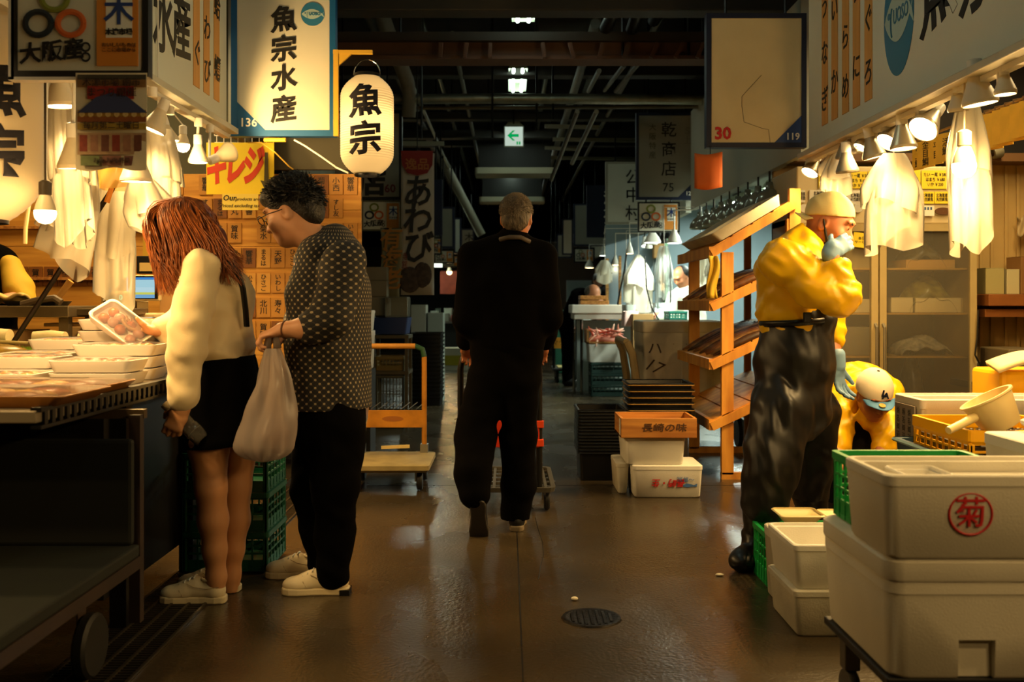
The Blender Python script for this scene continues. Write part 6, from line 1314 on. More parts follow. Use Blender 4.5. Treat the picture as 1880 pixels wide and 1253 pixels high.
# white counter with wooden boxes, crab tray, crates
wc = thing('foam_counter', 'white counter of foam slabs on chrome legs in the cool-lit stall', 'counter', P(1105,700,12.6))
x0, x1 = P(1050,0,12.6).x, P(1215,0,12.6).x
MB().box(x0, x1, 12.6, 13.3, P(0,576,12.6).z, P(0,560,12.6).z).build('upper_slab', FOAM, wc, world=True, bevel=.01); MB().box(x0+.03, x1, 12.63, 13.3, P(0,587,12.6).z, P(0,576,12.6).z).build('lower_slab', FOAM, wc, world=True, bevel=.01)
for px in (1054, 1068, 1200): MB().tube([P(px,587,12.7), Vector((P(px,0,12.7).x,12.7,0))], .02, 8).build('leg', CHROME, wc, world=True)
MB().box(x0+.1, x1, 13.1, 13.2, 0, P(0,590,12.6).z).build('back_panel', mat('cool_panel', (150,160,156), .6), wc, world=True)
for i, (y0, y1) in enumerate(((552,560), (543,551))):
    a, b = P(1066,y1,12.6), P(1119-3*i,y0,12.6); tag(MB().box(a.x, b.x, 12.65, 13.0, a.z+.004, b.z).build('wood_box', WOODH, bevel=.004), ('lower','upper')[i]+' flat wooden fish box stacked on the white counter', 'wooden box')
for i in range(4): a, b = P(1196+3*i,592-9*i,11.8), P(1222-2*i+3*i,583-9*i,11.8); card_box(f'{wordn[i]} pale blue carton up the small leaning stack in the cool-lit stall', a.x, b.x, 11.8, 12.1, a.z, b.z-.002, mat('pale_blue', (180,196,200), .8))
tag(MB().box(P(1194,0,11.8).x, P(1226,0,11.8).x, 11.75, 12.15, 0, P(0,593,11.8).z).build('carton_stand', mat('stand_grey', (120,126,120), .7), bevel=.01), 'grey stand under the pale blue cartons', 'stand')
crate('dark green crate with black contents beside the white-coated person', P(1228,0,11).x, P(1262,0,11).x, 11, 11.35, P(0,592,11).z, P(0,572,11).z, mat('teal_crate', (20,90,76), .5), 6, 5, 3, .008, name='teal_crate')
tag(MB().box(P(1226,0,11).x, P(1290,0,11).x, 10.95, 11.4, 0, P(0,592,11).z-.003).build('crate_stand', mat('stand_dark2', (40,44,40), .7)), 'dark stand beneath the dark green crate', 'stand')
wordc = ['lowest','second','third','top']
for i in range(3): crate(wordc[i]+' dark green crate in the stack under the crab tray', P(1085,0,12.3).x, P(1152,0,12.3).x, 12.3, 12.7, .003+i*.14, .14+i*.14, mat('dark_green', (8,40,34), .5), 8, 6, 3, .008, name='dark_green_crate', group='dark green crates under the crab tray')
foam_box('white foam box between the dark green crates and the crab tray', P(1080,0,12.3).x, P(1150,0,12.3).x, 12.28, 12.7, .425, P(0,632,12.3).z, None, FOAM, .02, False, notch=False)
cb = thing('crab_tray', 'wooden tray heaped with pink crab legs on the foam box', 'crab tray', P(1112,632,12.3))
MB().box(P(1077,0,12.3).x, P(1147,0,12.3).x, 12.27, 12.7, P(0,631,12.3).z, P(0,628,12.3).z).build('base', WOODH, cb, world=True)
MB().box(P(1077,0,12.3).x, P(1081,0,12.3).x, 12.27, 12.7, P(0,631,12.3).z, P(0,606,12.3).z).build('side', WOODH, cb, world=True)
r7 = random.Random(4); CRB = [mat('crab_pink', (226,140,120), .4), mat('crab_pale', (236,186,160), .4), mat('crab_red', (190,80,60), .4)]
for k in range(46):
    p = P(1112+r7.uniform(-30,30), 618+r7.uniform(-10,9), 12.4+r7.uniform(-.1,.2)); d_ = Vector((r7.uniform(-1,1), r7.uniform(-.4,.4), r7.uniform(-.2,.6))).normalized()*r7.uniform(.06,.13)
    MB().tube([p-d_, p+Vector((0,0,.02)), p+d_], [.006,.016,.005], 6).build('crab_leg', CRB[k % 3], cb, world=True, smooth='all')
MB().sphere(P(1112,624,12.45), 1, 14, 8, (.22,.16,.06)).build('crab_heap', CRB[0], cb, world=True, smooth='all')
bt2 = thing('platform_trolley', 'black platform trolley with a small orange plate beside the walking man', 'trolley', P(1035,700,14.5))
x0, x1 = P(1017,0,14.5).x, P(1054,0,14.5).x
MB().tube([(x0,14.5,.2), (x0,14.5,P(0,588,14.5).z), (x0+.06,14.5,P(0,580,14.5).z), (x1-.08,14.5,P(0,580,14.5).z), (x1,14.5,P(0,590,14.5).z), (x1,14.5,.2)], .022, 8).build('handle_frame', BLACKM, bt2, world=True, smooth=True)
MB().box(x0, x1, 14.46, 14.48, P(0,640,14.5).z, P(0,620,14.5).z).build('plate', mat('plate_orange', (226,150,40), .5), bt2, world=True); text('マウムラ', .085, FACE(((x0+x1)/2,14.46,P(0,630,14.5).z)), mat('plate_brown', (120,70,10), .6), bt2)
MB().box(x0-.02, x1+.25, 14.4, 15.1, .17, .21).build('deck', mat('deck_black', (24,22,18), .5), bt2, world=True, bevel=.01); MB().box(x0+.06, x1+.2, 14.42, 15.0, .21, .222).build('deck_mat', mat('deck_mat', (150,136,80), .7), bt2, world=True)
for x in (x0+.05, x1+.02, x1+.2):
    for y_ in (14.5, 15.0): wheel(bt2, (x,y_,.085), .085, .04)
for i, (px0,px1,py0,py1,d,c_) in enumerate(((1072,1088,588,650,13.4,(190,200,194)), (1058,1084,652,690,14.0,(176,190,186)), (1148,1168,560,600,11.6,(180,190,186)))):
    a, b = P(px0,py1,d), P(px1,py0,d); tag(MB().rr([((a.x+b.x)/2,d+.2,(b.x-a.x)/2-.02,.18,.03,max(.002,a.z)), ((a.x+b.x)/2,d+.2,(b.x-a.x)/2,.2,.03,b.z)]).build('white_tub', mat('cool_white', (196,204,196), .5), smooth=True), ('first','second','third')[i]+' pale tub standing around the white counter', 'tub', 'pale tubs by the white counter')
pkb = thing('pink_parcel', 'pale pink paper parcel on a carton beside the foam chest', 'parcel', P(1165,590,11)); a, b = P(1146,600,11), P(1176,572,11)
MB().rr([((a.x+b.x)/2,11.2,(b.x-a.x)/2,.15,.03,a.z), ((a.x+b.x)/2,11.2,(b.x-a.x)/2-.01,.13,.03,b.z)]).build('parcel', mat('parcel_pink', (226,186,176), .7), pkb, world=True, smooth=True)
card_box('brown carton beside the pink parcel', P(1162,0,10.9).x, P(1200,0,10.9).x, 10.9, 11.1, 0, P(0,577,10.9).z, CARD)
struct(MB().box(P(1012,0,22).x, 3.5, 24, 24.1, 0, 2.6).build('wall_far_right', mat('far_brown', (74,60,48), .8))); struct(MB().box(-5, -1.0, 26, 26.1, 0, 2.6).build('wall_far_left', mat('far_dark2', (40,36,32), .8)))
tag(MB().box(P(1020,0,16).x, P(1100,0,16).x, 16.3, 16.8, 0, P(0,570,16).z).build('green_bin', mat('bin_green', (20,80,56), .5), bevel=.02), 'green bin behind the bent man in black', 'bin')
tag(MB().box(P(1043,0,16.5).x, P(1090,0,16.5).x, 16.9, 16.95, 0, P(0,514,16.5).z).build('pale_screen', mat('panel_cool', (150,156,156), .6)), 'pale panel standing behind the bent man in black', 'screen')
# ================================================================ people
SKIN = mat('skin', (206,150,112), .5, var=.06, vscale=12, sub=.08)
SKINL = mat('skin_legs', (198,142,98), .5, var=.05, vscale=10, sub=.08)
SKIND = mat('skin_tan', (176,112,76), .5, var=.1, vscale=14, sub=.06)
def axes(f, u):
    f = Vector(f).normalized(); u = Vector(u); u = (u-f*u.dot(f)).normalized(); r = f.cross(u); return f, u, r, np.array([list(r), list(f), list(u)]).T
def head(s, c, f, u, sc=1., neck=None, nr=.055):
    f, u, r, R = axes(f, u); c = Vector(c); q = lambda a, b, d: c+(r*a+f*b+u*d)*sc; E = lambda p, rr, k=.02, op='u': s.ell(p, [x*sc for x in rr], R, k*sc, op)
    E(q(0,-.012,.028), (.077,.097,.092)); E(q(0,.022,-.028), (.065,.076,.088), .03); E(q(0,.058,-.088), (.032,.03,.026), .035)
    s.cone(q(0,.088,.012), q(0,.112,-.026), .008*sc, .013*sc, .012); E(q(0,.100,-.028), (.018,.012,.010), .01)
    E(q(0,.090,-.056), (.025,.012,.006), .008); E(q(0,.089,-.066), (.021,.012,.006), .006)
    E(q(0,.086,.040), (.055,.014,.010), .02)
    for e in (-1, 1):
        E(q(e*.033,.102,.014), (.017,.012,.010), .012, 's'); E(q(e*.032,.080,.014), (.013,.013,.011), .004)
        E(q(e*.077,-.008,-.004), (.009,.020,.033), .008); E(q(e*.083,-.004,0), (.006,.010,.020), .004, 's')
        E(q(e*.045,.065,-.025), (.022,.02,.02), .03)
    if neck is not None: s.cone(q(0,-.022,-.06), neck, nr*sc, nr*1.12, .03)
    return f, u, r, q
def face_bits(par, q, hair, sc=1., brow=True):
    for e in (-1, 1):
        MB().sphere(q(e*.032,.0865,.0125), .0075*sc, 10, 8).build('eye', mat('eye_dark', (30,20,14), .2), par, world=True, smooth='all')
        if brow: MB().tube([q(e*.017,.098,.034), q(e*.033,.096,.040), q(e*.052,.082,.036)], [.003,.0045,.002], 6).build('eyebrow', hair, par, world=True, smooth='all')
    MB().tube([q(-.022,.094,-.061), q(0,.1015,-.0605), q(.022,.094,-.061)], [.001,.0016,.001], 5).build('mouth', mat('lip', (140,74,60), .5), par, world=True, smooth='all')
SHOEW = mat('shoe_white', (222,206,170), .55, var=.06, vscale=15); SOLEW = mat('sole_white', (210,194,156), .6); SHOEB = mat('shoe_black', (20,18,16), .45)
def shoe(par, heel, dirv, L=.27, m=SHOEW, sm=SOLEW, pitch=0., lace=WHITEP, W=1., dark=None):
    d = Vector((dirv[0], dirv[1], 0)).normalized(); M = frame_from(Vector(heel), d, Vector((-d.y, d.x, 0)))
    if pitch: M = M @ Matrix.Translation((L*.86,0,0)) @ Matrix.Rotation(pitch, 4, 'Y') @ Matrix.Translation((-L*.86,0,0))
    k = L/.27; s = SDF((-.02,-.07,-.01), (.30,.07,.17), .0045)
    s.cone((.042,0,.045), (.048,0,.088), .036, .033, .01).cone((.05,0,.05), (.15,0,.05), .038, .038, .02).cone((.12,0,.078), (.17,0,.06), .026, .022, .02)
    s.ell((.205,0,.036), (.062,.044,.034), None, .03).cone((.05,0,.16), (.056,0,.082), .030, .027, .006, 's').cut((0,0,.026), (0,0,-1))
    me = s.mesh('shoe_upper'); me.transform(M @ Matrix.Diagonal((k,k*W,k,1))); link('shoe_upper', me, m, par, world=True)
    prof = [(0,.018), (.01,.030), (.04,.037), (.10,.034), (.15,.037), (.20,.046), (.235,.044), (.258,.032), (.268,.014)]
    pts = [(x, w_) for x, w_ in prof]+[(x, -w_) for x, w_ in prof[::-1]]
    MB().prism([(x*k,y*k*W*1.02) for x, y in pts], .0, .029*k, M).build('shoe_sole', sm, par, world=True, bevel=.006)
    if lace:
        for i in range(4): x = .125+i*.019; z = .110-i*.0092; MB().tube([M @ Vector((x*k,y*k,(z-abs(y)*.35)*k)) for y in (-.024,-.01,.01,.024)], .0032*k, 6).build('shoe_lace', lace, par, world=True, smooth='all')
    SEAM = mat('shoe_seam', (150,130,96), .7)
    if m is SHOEW:
        for y in (-1, 1):
            MB().tube([M @ Vector(p_)*1 for p_ in ((.02*k,y*.037*k,.07*k), (.07*k,y*.0405*k,.062*k), (.12*k,y*.0405*k,.07*k), (.15*k,y*.034*k,.082*k))], .0014, 5).build('shoe_seam', SEAM, par, world=True)
            MB().tube([M @ Vector(p_)*1 for p_ in ((.165*k,y*.042*k,.034*k), (.178*k,y*.040*k,.055*k), (.185*k,y*.028*k,.066*k), (.187*k,0,.071*k))], .0014, 5).build('shoe_seam', SEAM, par, world=True)
        MB().tube([M @ Vector((.053*k+.040*k*math.cos(a)*(1.15 if math.cos(a) > 0 else .85), .031*k*math.sin(a), (.108-.012*math.cos(a)-.012*math.sin(a)**2)*k)) for a in np.linspace(0,2*math.pi,20)], .006*k, 6).build('shoe_collar', sm, par, world=True, smooth='all')
    if dark: MB().box(-.003*k, .035*k, -.039*k, .039*k, .0, .022*k, M).build('heel_patch', dark, par, world=True)
    return M

# ---------------------------------------------------------------- woman choosing a tray
wo = thing('person', 'woman with auburn hair, cream sweater and black skirt holding a food tray', 'person', (-1.13,3.9,0))
s = SDF((-1.75,3.45,0), (-.85,4.4,1.62), .006)
f, u, r, q = head(s, P(330,432,3.93), (-.88,.25,-.42), (-.35,.1,1), 1., P(378,492,3.93), .046)
TX = (1,0,0)
s.cone(P(398,500,3.94), P(405,570,3.95), .085, .095, .03, x=TX, qa=.15, qb=.15).cone(P(405,570,3.95), P(412,700,3.95), .095, .11, .04, x=TX, qa=.13, qb=.15)
nl = [P(400,715,3.86), P(383,815,3.84), P(387,895,3.84), P(391,955,3.86), P(394,1010,3.87), P(397,1060,3.88), P(396,1090,3.88)]
fl_ = [P(428,715,4.04), P(440,815,4.04), P(434,895,4.03), P(433,955,4.03), P(428,1010,4.02), P(424,1055,4.02), P(424,1080,4.02)]
s.chain(nl, [.092,.078,.058,.056,.044,.036,.034], .025); s.chain(fl_, [.09,.075,.056,.054,.042,.036,.034], .025)
w1 = P(334,752,3.70); s.chain([P(368,505,3.77), P(345,620,3.70), P(337,728,3.70), w1], [.05,.042,.032,.026], .02)
hand(s, w1, (-.42,-.08,-.9), (-.1,1,-.1), (-.85,0,.5), (.55,.8,.7), .98, (.6,.5,.7), .7)
w2 = P(288,606,4.04); s.chain([P(370,505,4.1), P(330,610,4.13), w2], [.05,.04,.026], .02)
hand(s, w2, (-1,-.06,.08), (-.1,-.3,1), (.1,-1,-.2), (.35,.35,.3), .95, (.3,.7,.8), .5)
s.build('body', SKINL, wo); 
# sweater
s = SDF((-1.70,3.45,.70), (-.85,4.4,1.45), .006)
s.cone(P(388,488,3.94), P(404,545,3.95), .085, .118, .03, x=TX, qa=.15, qb=.185).cone(P(404,545,3.95), P(411,640,3.95), .118, .118, .03, x=TX, qa=.185, qb=.175).cone(P(411,640,3.95), P(412,658,3.95), .112, .105, .02, x=TX, qa=.17, qb=.16)
s.chain([P(372,498,3.77), P(347,600,3.71), P(341,650,3.70), P(336,728,3.70)], [.077,.074,.070,.056], .012)
s.chain([P(372,498,4.1), P(335,596,4.13), P(300,604,4.07)], [.07,.072,.050], .03).ell(P(322,628,4.08), (.055,.06,.055), None, .03)
s.folds(.007, [((.35,0,1),.07), ((1,.3,.25),.07), ((-.6,.2,1),.09)])

s.build('sweater', mat('sweater_cream', (226,204,158), .85, sheen=.3, bump=.12, bscale=350), wo)
# cuff ring, skirt, strap
SK = mat('skirt_black', (7,6,5), .95, spec=.05, bump=.05, bscale=200)
wa, he = P(412,650,3.95), P(415,812,3.95)
MB().grid(lambda a, v: tuple(wa.lerp(he, v) + Vector((math.cos(a*6.2832)*(.112+.043*v**.7)*(1+.03*v*math.sin(a*44)), math.sin(a*6.2832)*(.165+.05*v)*(1+.03*v*math.sin(a*44)), .012*math.cos(a*6.2832)*(v-.3)*1.5))), 56, 12).build('skirt', SK, wo, world=True, smooth='all', solid=.006)
MB().tube([P(398,478,3.80), P(420,485,3.78), P(437,500,3.79), P(446,530,3.80), P(451,570,3.82), P(453,600,3.84)], .013, 6, sx=.35).build('shoulder_strap', BLACKP, wo, world=True, smooth='all')
# hair: crown, back fall and front locks
HR = mat('hair_auburn', (176,98,40), .4, col2=(98,48,16), vscale=40, stretch=(1,1,.1), spec=.5)
hc_ = P(330,425,3.93); rh = random.Random(2)
s = SDF((-1.62,3.60,1.15), (-.85,4.25,1.64), .007)
s.ell(hc_+Vector((.012,0,.03)), (.098,.086,.094), None, .02)
s.chain([hc_+Vector((.06,0,.02)), P(388,440,3.93), P(415,480,3.93)], [.08,.055,.02], .03); s.chain([hc_+Vector((-.04,-.02,.0)), P(298,440,3.9), P(306,480,3.9)], [.06,.035,.015], .03)
s.build('hair', mat('hair_under', (84,34,10), .6), wo)
paths = []; hcc = hc_+Vector((.012,0,.03))
def on(a_, b_, c_, k=1.): n_ = Vector((a_,b_,c_)).normalized(); return hcc+Vector((n_.x*.112*k, n_.y*.100*k, n_.z*.106*k))
for i in range(2100):
    yo = rh.uniform(-.118,.118); k = rh.random(); ys = yo/.118
    if k < .56:
        st_ = on(rh.uniform(-.3,.35), ys*.45, 1); m0 = on(.9, ys*.9, .5+rh.uniform(-.2,.25), rh.uniform(1.,1.1)); m1 = P(394+rh.uniform(-26,8), 430+rh.uniform(-14,24), 3.93+yo*1.2)
        e_ = P(438+rh.uniform(-52,12), 508+rh.uniform(-36,18), 3.93+yo*1.45); paths.append([st_, m0, m1, e_])
    elif k < .84:
        st_ = on(rh.uniform(-.35,.2), ys*.5, 1); m0 = on(-.95, ys*.8, .25+rh.uniform(-.3,.3), rh.uniform(1.08,1.3)); m1 = P(277+rh.uniform(-6,16), 448+rh.uniform(-12,12), 3.9+yo*1.05)
        e_ = P(300+rh.uniform(-12,30), 528+rh.uniform(-34,16), 3.88+yo*1.0); paths.append([st_, m0, m1, e_])
    else:
        x_ = rh.uniform(0,1); paths.append([on(-.5+x_, -.5, 1), on(-.75+1.5*x_, -1, .35+rh.uniform(-.2,.2), rh.uniform(1.,1.08)), P(300+105*x_, 450, 3.785+rh.uniform(-.01,.02)), P(306+112*x_+rh.uniform(-8,8), 512+rh.uniform(-24,14), 3.785+rh.uniform(-.01,.03))])
strands(paths, 'hair_strands', HR, wo, .0026, 9, .010)['kind'] = 'stuff'
shoe(wo, (P(416,0,3.88).x, 3.88, 0), (-1,.02), .262); shoe(wo, (P(442,0,4.03).x, 4.03, 0), (-1,.06), .262)
# what she holds
ht = food_tray('white foam tray of sliced fish held up by the woman', -.12, .12, -.075, .075, 0, .035, PK, 0, [SALMON, PINK], 8, True, 'held_fish_tray', seed=9)
ht.location = P(222,594,4.02)-Vector((0,0,.02)); ht.rotation_euler = (.55, .62, -.12); 
wbt = thing('water_bottle', 'clear plastic bottle with a white cap held low by the woman', 'bottle', P(335,772,3.66))
Mb = Vector((.68,-.04,-.62)).to_track_quat('Z','Y').to_matrix().to_4x4(); Mb.translation = P(304,744,3.755)
CLR = film('bottle_clear', (245,235,215), .09, .03, .3)
MB().lathe([(.014,.022), (.016,.03), (.030,.065), (.033,.085), (.030,.12), (.033,.13), (.033,.185), (.028,.195), (.001,.19)], 24, Mb).build('bottle_body', CLR, wbt, world=True, smooth=True)
MB().lathe([(.001,-.006), (.017,-.006), (.018,0), (.018,.022)], 18, Mb).build('cap', WHITEP, wbt, world=True, smooth=True)
for zz in (.09, .15): MB().tube([Mb @ Vector((math.cos(a)*.0335,math.sin(a)*.0335,zz)) for a in np.linspace(0,2*math.pi,20)], .0018, 5).build('bottle_ridge', CLR, wbt, world=True)

# ---------------------------------------------------------------- young man in the patterned shirt
ym = thing('person', 'young man with black hair and glasses in a dark patterned short-sleeved shirt', 'person', (-.74,4.05,0))
s = SDF((-1.12,3.5,.75), (-.40,4.5,1.72), .006)
f, u, r, q = head(s, P(537,392,4.05), (-.93,.22,-.36), (-.28,.08,1), 1.06, P(592,468,4.05), .058)
s.cone(P(590,490,4.05), P(603,560,4.05), .09, .10, .03, x=(-.9,.35,0), qa=.15, qb=.14)
w1 = P(518,606,3.78); s.chain([P(628,485,3.85), P(600,598,3.80), P(560,603,3.78), w1], [.055,.046,.042,.029], .02)
hand(s, w1, (-1,.03,-.28), (.25,.2,-.95), (-.1,.6,.5), (.7,.8,.6), 1., (.3,.7,.6), .6)
w2 = P(530,618,4.0); s.chain([P(575,485,4.25), P(556,590,4.2), w2], [.055,.045,.028], .02); hand(s, w2, (-1,-.5,-.2), (.2,-.2,-1), (-.1,-.6,.4), (.7,.8,.6), 1., (.3,.7,.6), .6)
s.build('body', SKIN, ym)
HB = mat('hair_black', (16,12,10), .5, bump=.6, bscale=120, spec=.5); face_bits(ym, q, HB, 1.06)
# patterned shirt material: dots laid out around the body
def dots_mat():
    m = bpy.data.materials.new('dotted_shirt'); m.use_nodes = True; nt = m.node_tree; N = nt.nodes; L = nt.links; b = N['Principled BSDF']; b.inputs['Roughness'].default_value = .85
    tc = N.new('ShaderNodeTexCoord'); sp = N.new('ShaderNodeSeparateXYZ'); L.new(tc.outputs['Object'], sp.inputs[0])
    def mth(op, a, b_=None, c_=None):
        n = N.new('ShaderNodeMath'); n.operation = op
        for i, v in enumerate((a, b_, c_)):
            if v is None: continue
            if isinstance(v, (int, float)): n.inputs[i].default_value = v
            else: L.new(v, n.inputs[i])
        return n.outputs[0]
    ang = mth('ARCTAN2', mth('SUBTRACT', sp.outputs[1], .0), mth('SUBTRACT', sp.outputs[0], .02)); a = mth('MULTIPLY', ang, .185)
    U = mth('ADD', a, sp.outputs[2]); V = mth('SUBTRACT', a, sp.outputs[2]); T = .031
    def cell(x): return mth('ABSOLUTE', mth('SUBTRACT', mth('FRACT', mth('DIVIDE', x, T)), .5))
    cu, cv = cell(U), cell(V)
    dist = mth('SQRT', mth('ADD', mth('POWER', cu, 2), mth('POWER', cv, 2))); dot = mth('LESS_THAN', dist, .20)
    line = mth('MULTIPLY', mth('MAXIMUM', mth('LESS_THAN', cu, .05), mth('LESS_THAN', cv, .05)), .10)
    mx = mth('MAXIMUM', dot, line); r = N.new('ShaderNodeMix'); r.data_type = 'RGBA'; L.new(mx, r.inputs[0]); r.inputs[6].default_value = (.010,.009,.010,1); r.inputs[7].default_value = (*srgb((158,142,112)), 1)
    L.new(r.outputs[2], b.inputs['Base Color']); return m
SH = dots_mat(); XD = (-.9,.4,0)
s = SDF((-1.08,3.5,.72), (-.40,4.5,1.50), .006)
s.cone(P(606,482,4.05), P(603,545,4.05), .125, .150, .035, x=XD, qa=.17, qb=.20).cone(P(603,545,4.05), P(603,640,4.04), .150, .160, .03, x=XD, qa=.20, qb=.195).cone(P(603,640,4.04), P(604,735,4.04), .160, .170, .02, x=XD, qa=.195, qb=.20)
s.cone(P(612,445,4.07), P(618,470,4.07), .075, .10, .03, x=XD, qa=.085, qb=.14)
s.chain([P(632,480,3.87), P(608,585,3.82), P(572,602,3.79)], [.085,.080,.066], .03); s.chain([P(575,482,4.25), P(560,590,4.2), P(545,604,4.1)], [.08,.078,.062], .03)
s.folds(.0065, [((.5,0,1),.11), ((1,.3,.4),.12), ((-.5,.2,1),.16)])
s.cut(P(604,748,4.04), (0,0,-1)); o = s.mesh('shirt'); o.transform(Matrix.Translation(-Vector((P(604,0,4.05).x, 4.05, 0))))
so = link('shirt', o, SH, ym); so.matrix_parent_inverse = chain(ym).inverted(); so.location = (P(604,0,4.05).x, 4.05, 0)
MB().tube([P(575,452,3.98), P(590,437,4.0), P(612,430,4.05), P(632,440,4.12)], [.02,.026,.026,.02], 8, sx=.5).build('collar', SH, ym, world=True, smooth='all')
s = SDF((-1.10,3.6,.02), (-.45,4.5,.95), .007)
s.cone(P(604,735,4.04), P(604,790,4.04), .15, .14, .03, x=XD, qa=.17, qb=.16)
s.chain([P(620,780,3.97), P(617,890,3.95), P(615,985,3.97), P(612,1058,3.99)], [.108,.094,.078,.066], .03); s.chain([P(584,780,4.12), P(574,890,4.15), P(588,985,4.20), P(592,1030,4.20)], [.104,.092,.076,.064], .03)
s.folds(.007, [((.2,0,1),.09), ((.6,0,1),.12), ((-.6,.3,1),.1)]); s.build('trousers', mat('trousers_black', (6,5,5), .95, spec=.05), ym)
# hair: cap of short spikes
s = SDF((-1.15,3.85,1.32), (-.70,4.25,1.75), .0055)
E = lambda a, b, d, rr, k=.02, op='u': s.ell(q(a,b,d), [x*1.06 for x in rr], axes(f,u)[3], k, op)
E(0,-.02,.045, (.086,.104,.090)); E(0,-.075,-.01, (.07,.05,.07), .03); E(0,.05,.085, (.062,.055,.04), .02)
for i in range(150):
    a_ = rh.uniform(0,6.28); b_ = rh.uniform(-.1,1.25); n_ = (f*math.cos(a_)+r*math.sin(a_))*math.cos(b_)+u*math.sin(b_)
    if n_.dot(f) > .45 and n_.dot(u) < .55: continue
    p = q(0,-.02,.045)+n_.dot(r)*.088*r+n_.dot(f)*.106*f+n_.dot(u)*.092*u; s.cone(p, p+n_*.022+f*.012+u*rh.uniform(0,.015), .012, .004, .006)
E(0,.095,-.02, (.07,.06,.075), .015, 's')
for e in (-1, 1): E(e*.085,.0,-.012, (.02,.024,.03), .008, 's')
s.build('hair', HB, ym)
def fuzz(par, q, f, u, r, c_, rad, ln, n, m, keep, rr_=.0016, fwd=.3, seed=4, jit=.5):
    g = random.Random(seed); ps = []
    while len(ps) < n:
        v = Vector((g.gauss(0,1), g.gauss(0,1), g.gauss(0,1))).normalized()
        if not keep(v): continue
        nn = r*v.x+f*v.y+u*v.z; p = q(*c_)+r*v.x*rad[0]+f*v.y*rad[1]+u*v.z*rad[2]; d_ = (nn*.75+f*fwd*(.5+v.z)-u*.35*(1-abs(v.z))+Vector((g.uniform(-1,1),g.uniform(-1,1),g.uniform(-1,1)))*jit*.4).normalized()*ln*g.uniform(.6,1.2)
        ps.append([p-nn*.004, p+d_*.5+nn*ln*.12, p+d_])
    strands(ps, 'hair_strands', m, par, rr_, 4, .002, 3, seed)['kind'] = 'stuff'
fuzz(ym, q, f, u, r, (0,-.02,.045), (.088,.108,.094), .036, 1500, HB, lambda v: v.z > -.15 and not (v.y > .45 and v.z < .5) or (v.y < -.45 and v.z > -.75), .002, .5)

GLM = BLACKM
for e in (-1, 1): MB().tube([q(e*.033+.024*math.cos(a), .118, .012+.018*math.sin(a)) for a in np.linspace(0,2*math.pi,20)], .0022, 6).build('glasses_rim', GLM, ym, world=True); MB().tube([q(e*.057,.116,.016), q(e*.078,.06,.014), q(e*.082,.0,.008)], .002, 6).build('glasses_arm', GLM, ym, world=True)
MB().tube([q(-.01,.12,.014), q(.01,.12,.014)], .0018, 6).build('glasses_bridge', GLM, ym, world=True)
MB().tube([w1+Vector((.028*math.cos(a)*.3+.012, .032*math.cos(a), .032*math.sin(a))) for a in np.linspace(0,2*math.pi,20)], .004, 6).build('wrist_band', mat('band_brown', (90,50,24), .5), ym, world=True)
shoe(ym, (P(642,0,4.0).x, 4.0, 0), (-1,-.02), .272, dark=BLACKP); shoe(ym, (P(602,0,4.22).x, 4.22, 0), (-1,.08), .272)
# carrier bag
cbg = thing('carrier_bag', 'white plastic carrier bag hanging from the hand of the young man', 'bag', P(500,840,3.78))
tp = P(500,640,3.77)
def cfn(a, v):
    an = a*6.2832; z = -.43*v; w_ = .026+.078*min(1, v*1.35)**.9; w_ *= math.sqrt(max(.02, 1-max(0, (v-.84)/.16)**2))
    fo = 1+(.20*math.sin(an*5+3*v)+.13*abs(math.sin(an*4.5-5*v))+.10*math.sin(an*9+2))*(1-.55*v)+.05*math.sin(14*v+an*2)
    return tp+Vector((math.cos(an)*w_*.95*fo-.022*v+.012*math.sin(5*v), math.sin(an)*w_*.7*fo, z-.03*v*math.cos(an)*(1-v)))
MB().grid(cfn, 72, 32).build('sack', film('carrier_film', (214,198,190), .72, .25, .55), cbg, world=True, smooth='all')
for e in (-1, 1): MB().tube([tp+Vector((.02*e,0,0)), tp+Vector((.012*e,0,.05)), P(502,612,3.765)+Vector((.004*e,0,.0))], [.016,.011,.008], 8, sx=.5).build('handle', MATS['carrier_film'], cbg, world=True, smooth='all')
MB().sphere(P(506,800,3.78), 1, 14, 10, (.055,.045,.07)).build('contents', mat('bag_contents', (190,150,120), .6, var=.4, vscale=10), cbg, world=True, smooth='all')

# ---------------------------------------------------------------- grey-haired man walking away
om = thing('person', 'grey-haired man in black walking away pushing the trolley', 'person', (0,5.1,0))
s = SDF((-.42,4.7,.6), (.42,5.65,1.75), .007)
f, u, r, q = head(s, P(948,402,5.12), (.12,1,-.14), (0,.12,1), .98, P(938,448,5.10), .058)
s.cone(P(936,500,5.1), P(932,600,5.1), .15, .14, .03, x=(1,0,0), qa=.07, qb=.09)
wr = Vector((.19,5.42,.92)); s.chain([P(1000,472,5.12), P(1006,580,5.10), wr], [.055,.045,.028], .02); hand(s, wr, (-.08,.75,-.55), (.0,-.6,-.8), (-1,.0,-.1), (.8,.9,.6), 1., (.5,.6,.5), .6)
wl = Vector((-.225,5.42,.92)); s.chain([P(866,472,5.12), P(858,585,5.08), wl], [.055,.045,.028], .02); hand(s, wl, (.08,.75,-.55), (.0,-.6,-.8), (1,.0,-.1), (.8,.9,.6), 1., (.5,.6,.5), .6)
s.build('body', SKIND, om)
s = SDF((-.45,4.75,.85), (.45,5.55,1.56), .007)
s.cone(P(936,462,5.11), P(933,520,5.1), .185, .205, .04, x=(1,0,0), qa=.10, qb=.135).cone(P(933,520,5.1), P(932,625,5.1), .205, .195, .03, x=(1,0,0), qa=.135, qb=.14)
s.cone(P(943,438,5.10), P(938,470,5.10), .072, .13, .03, x=(1,0,0), qa=.076, qb=.10)
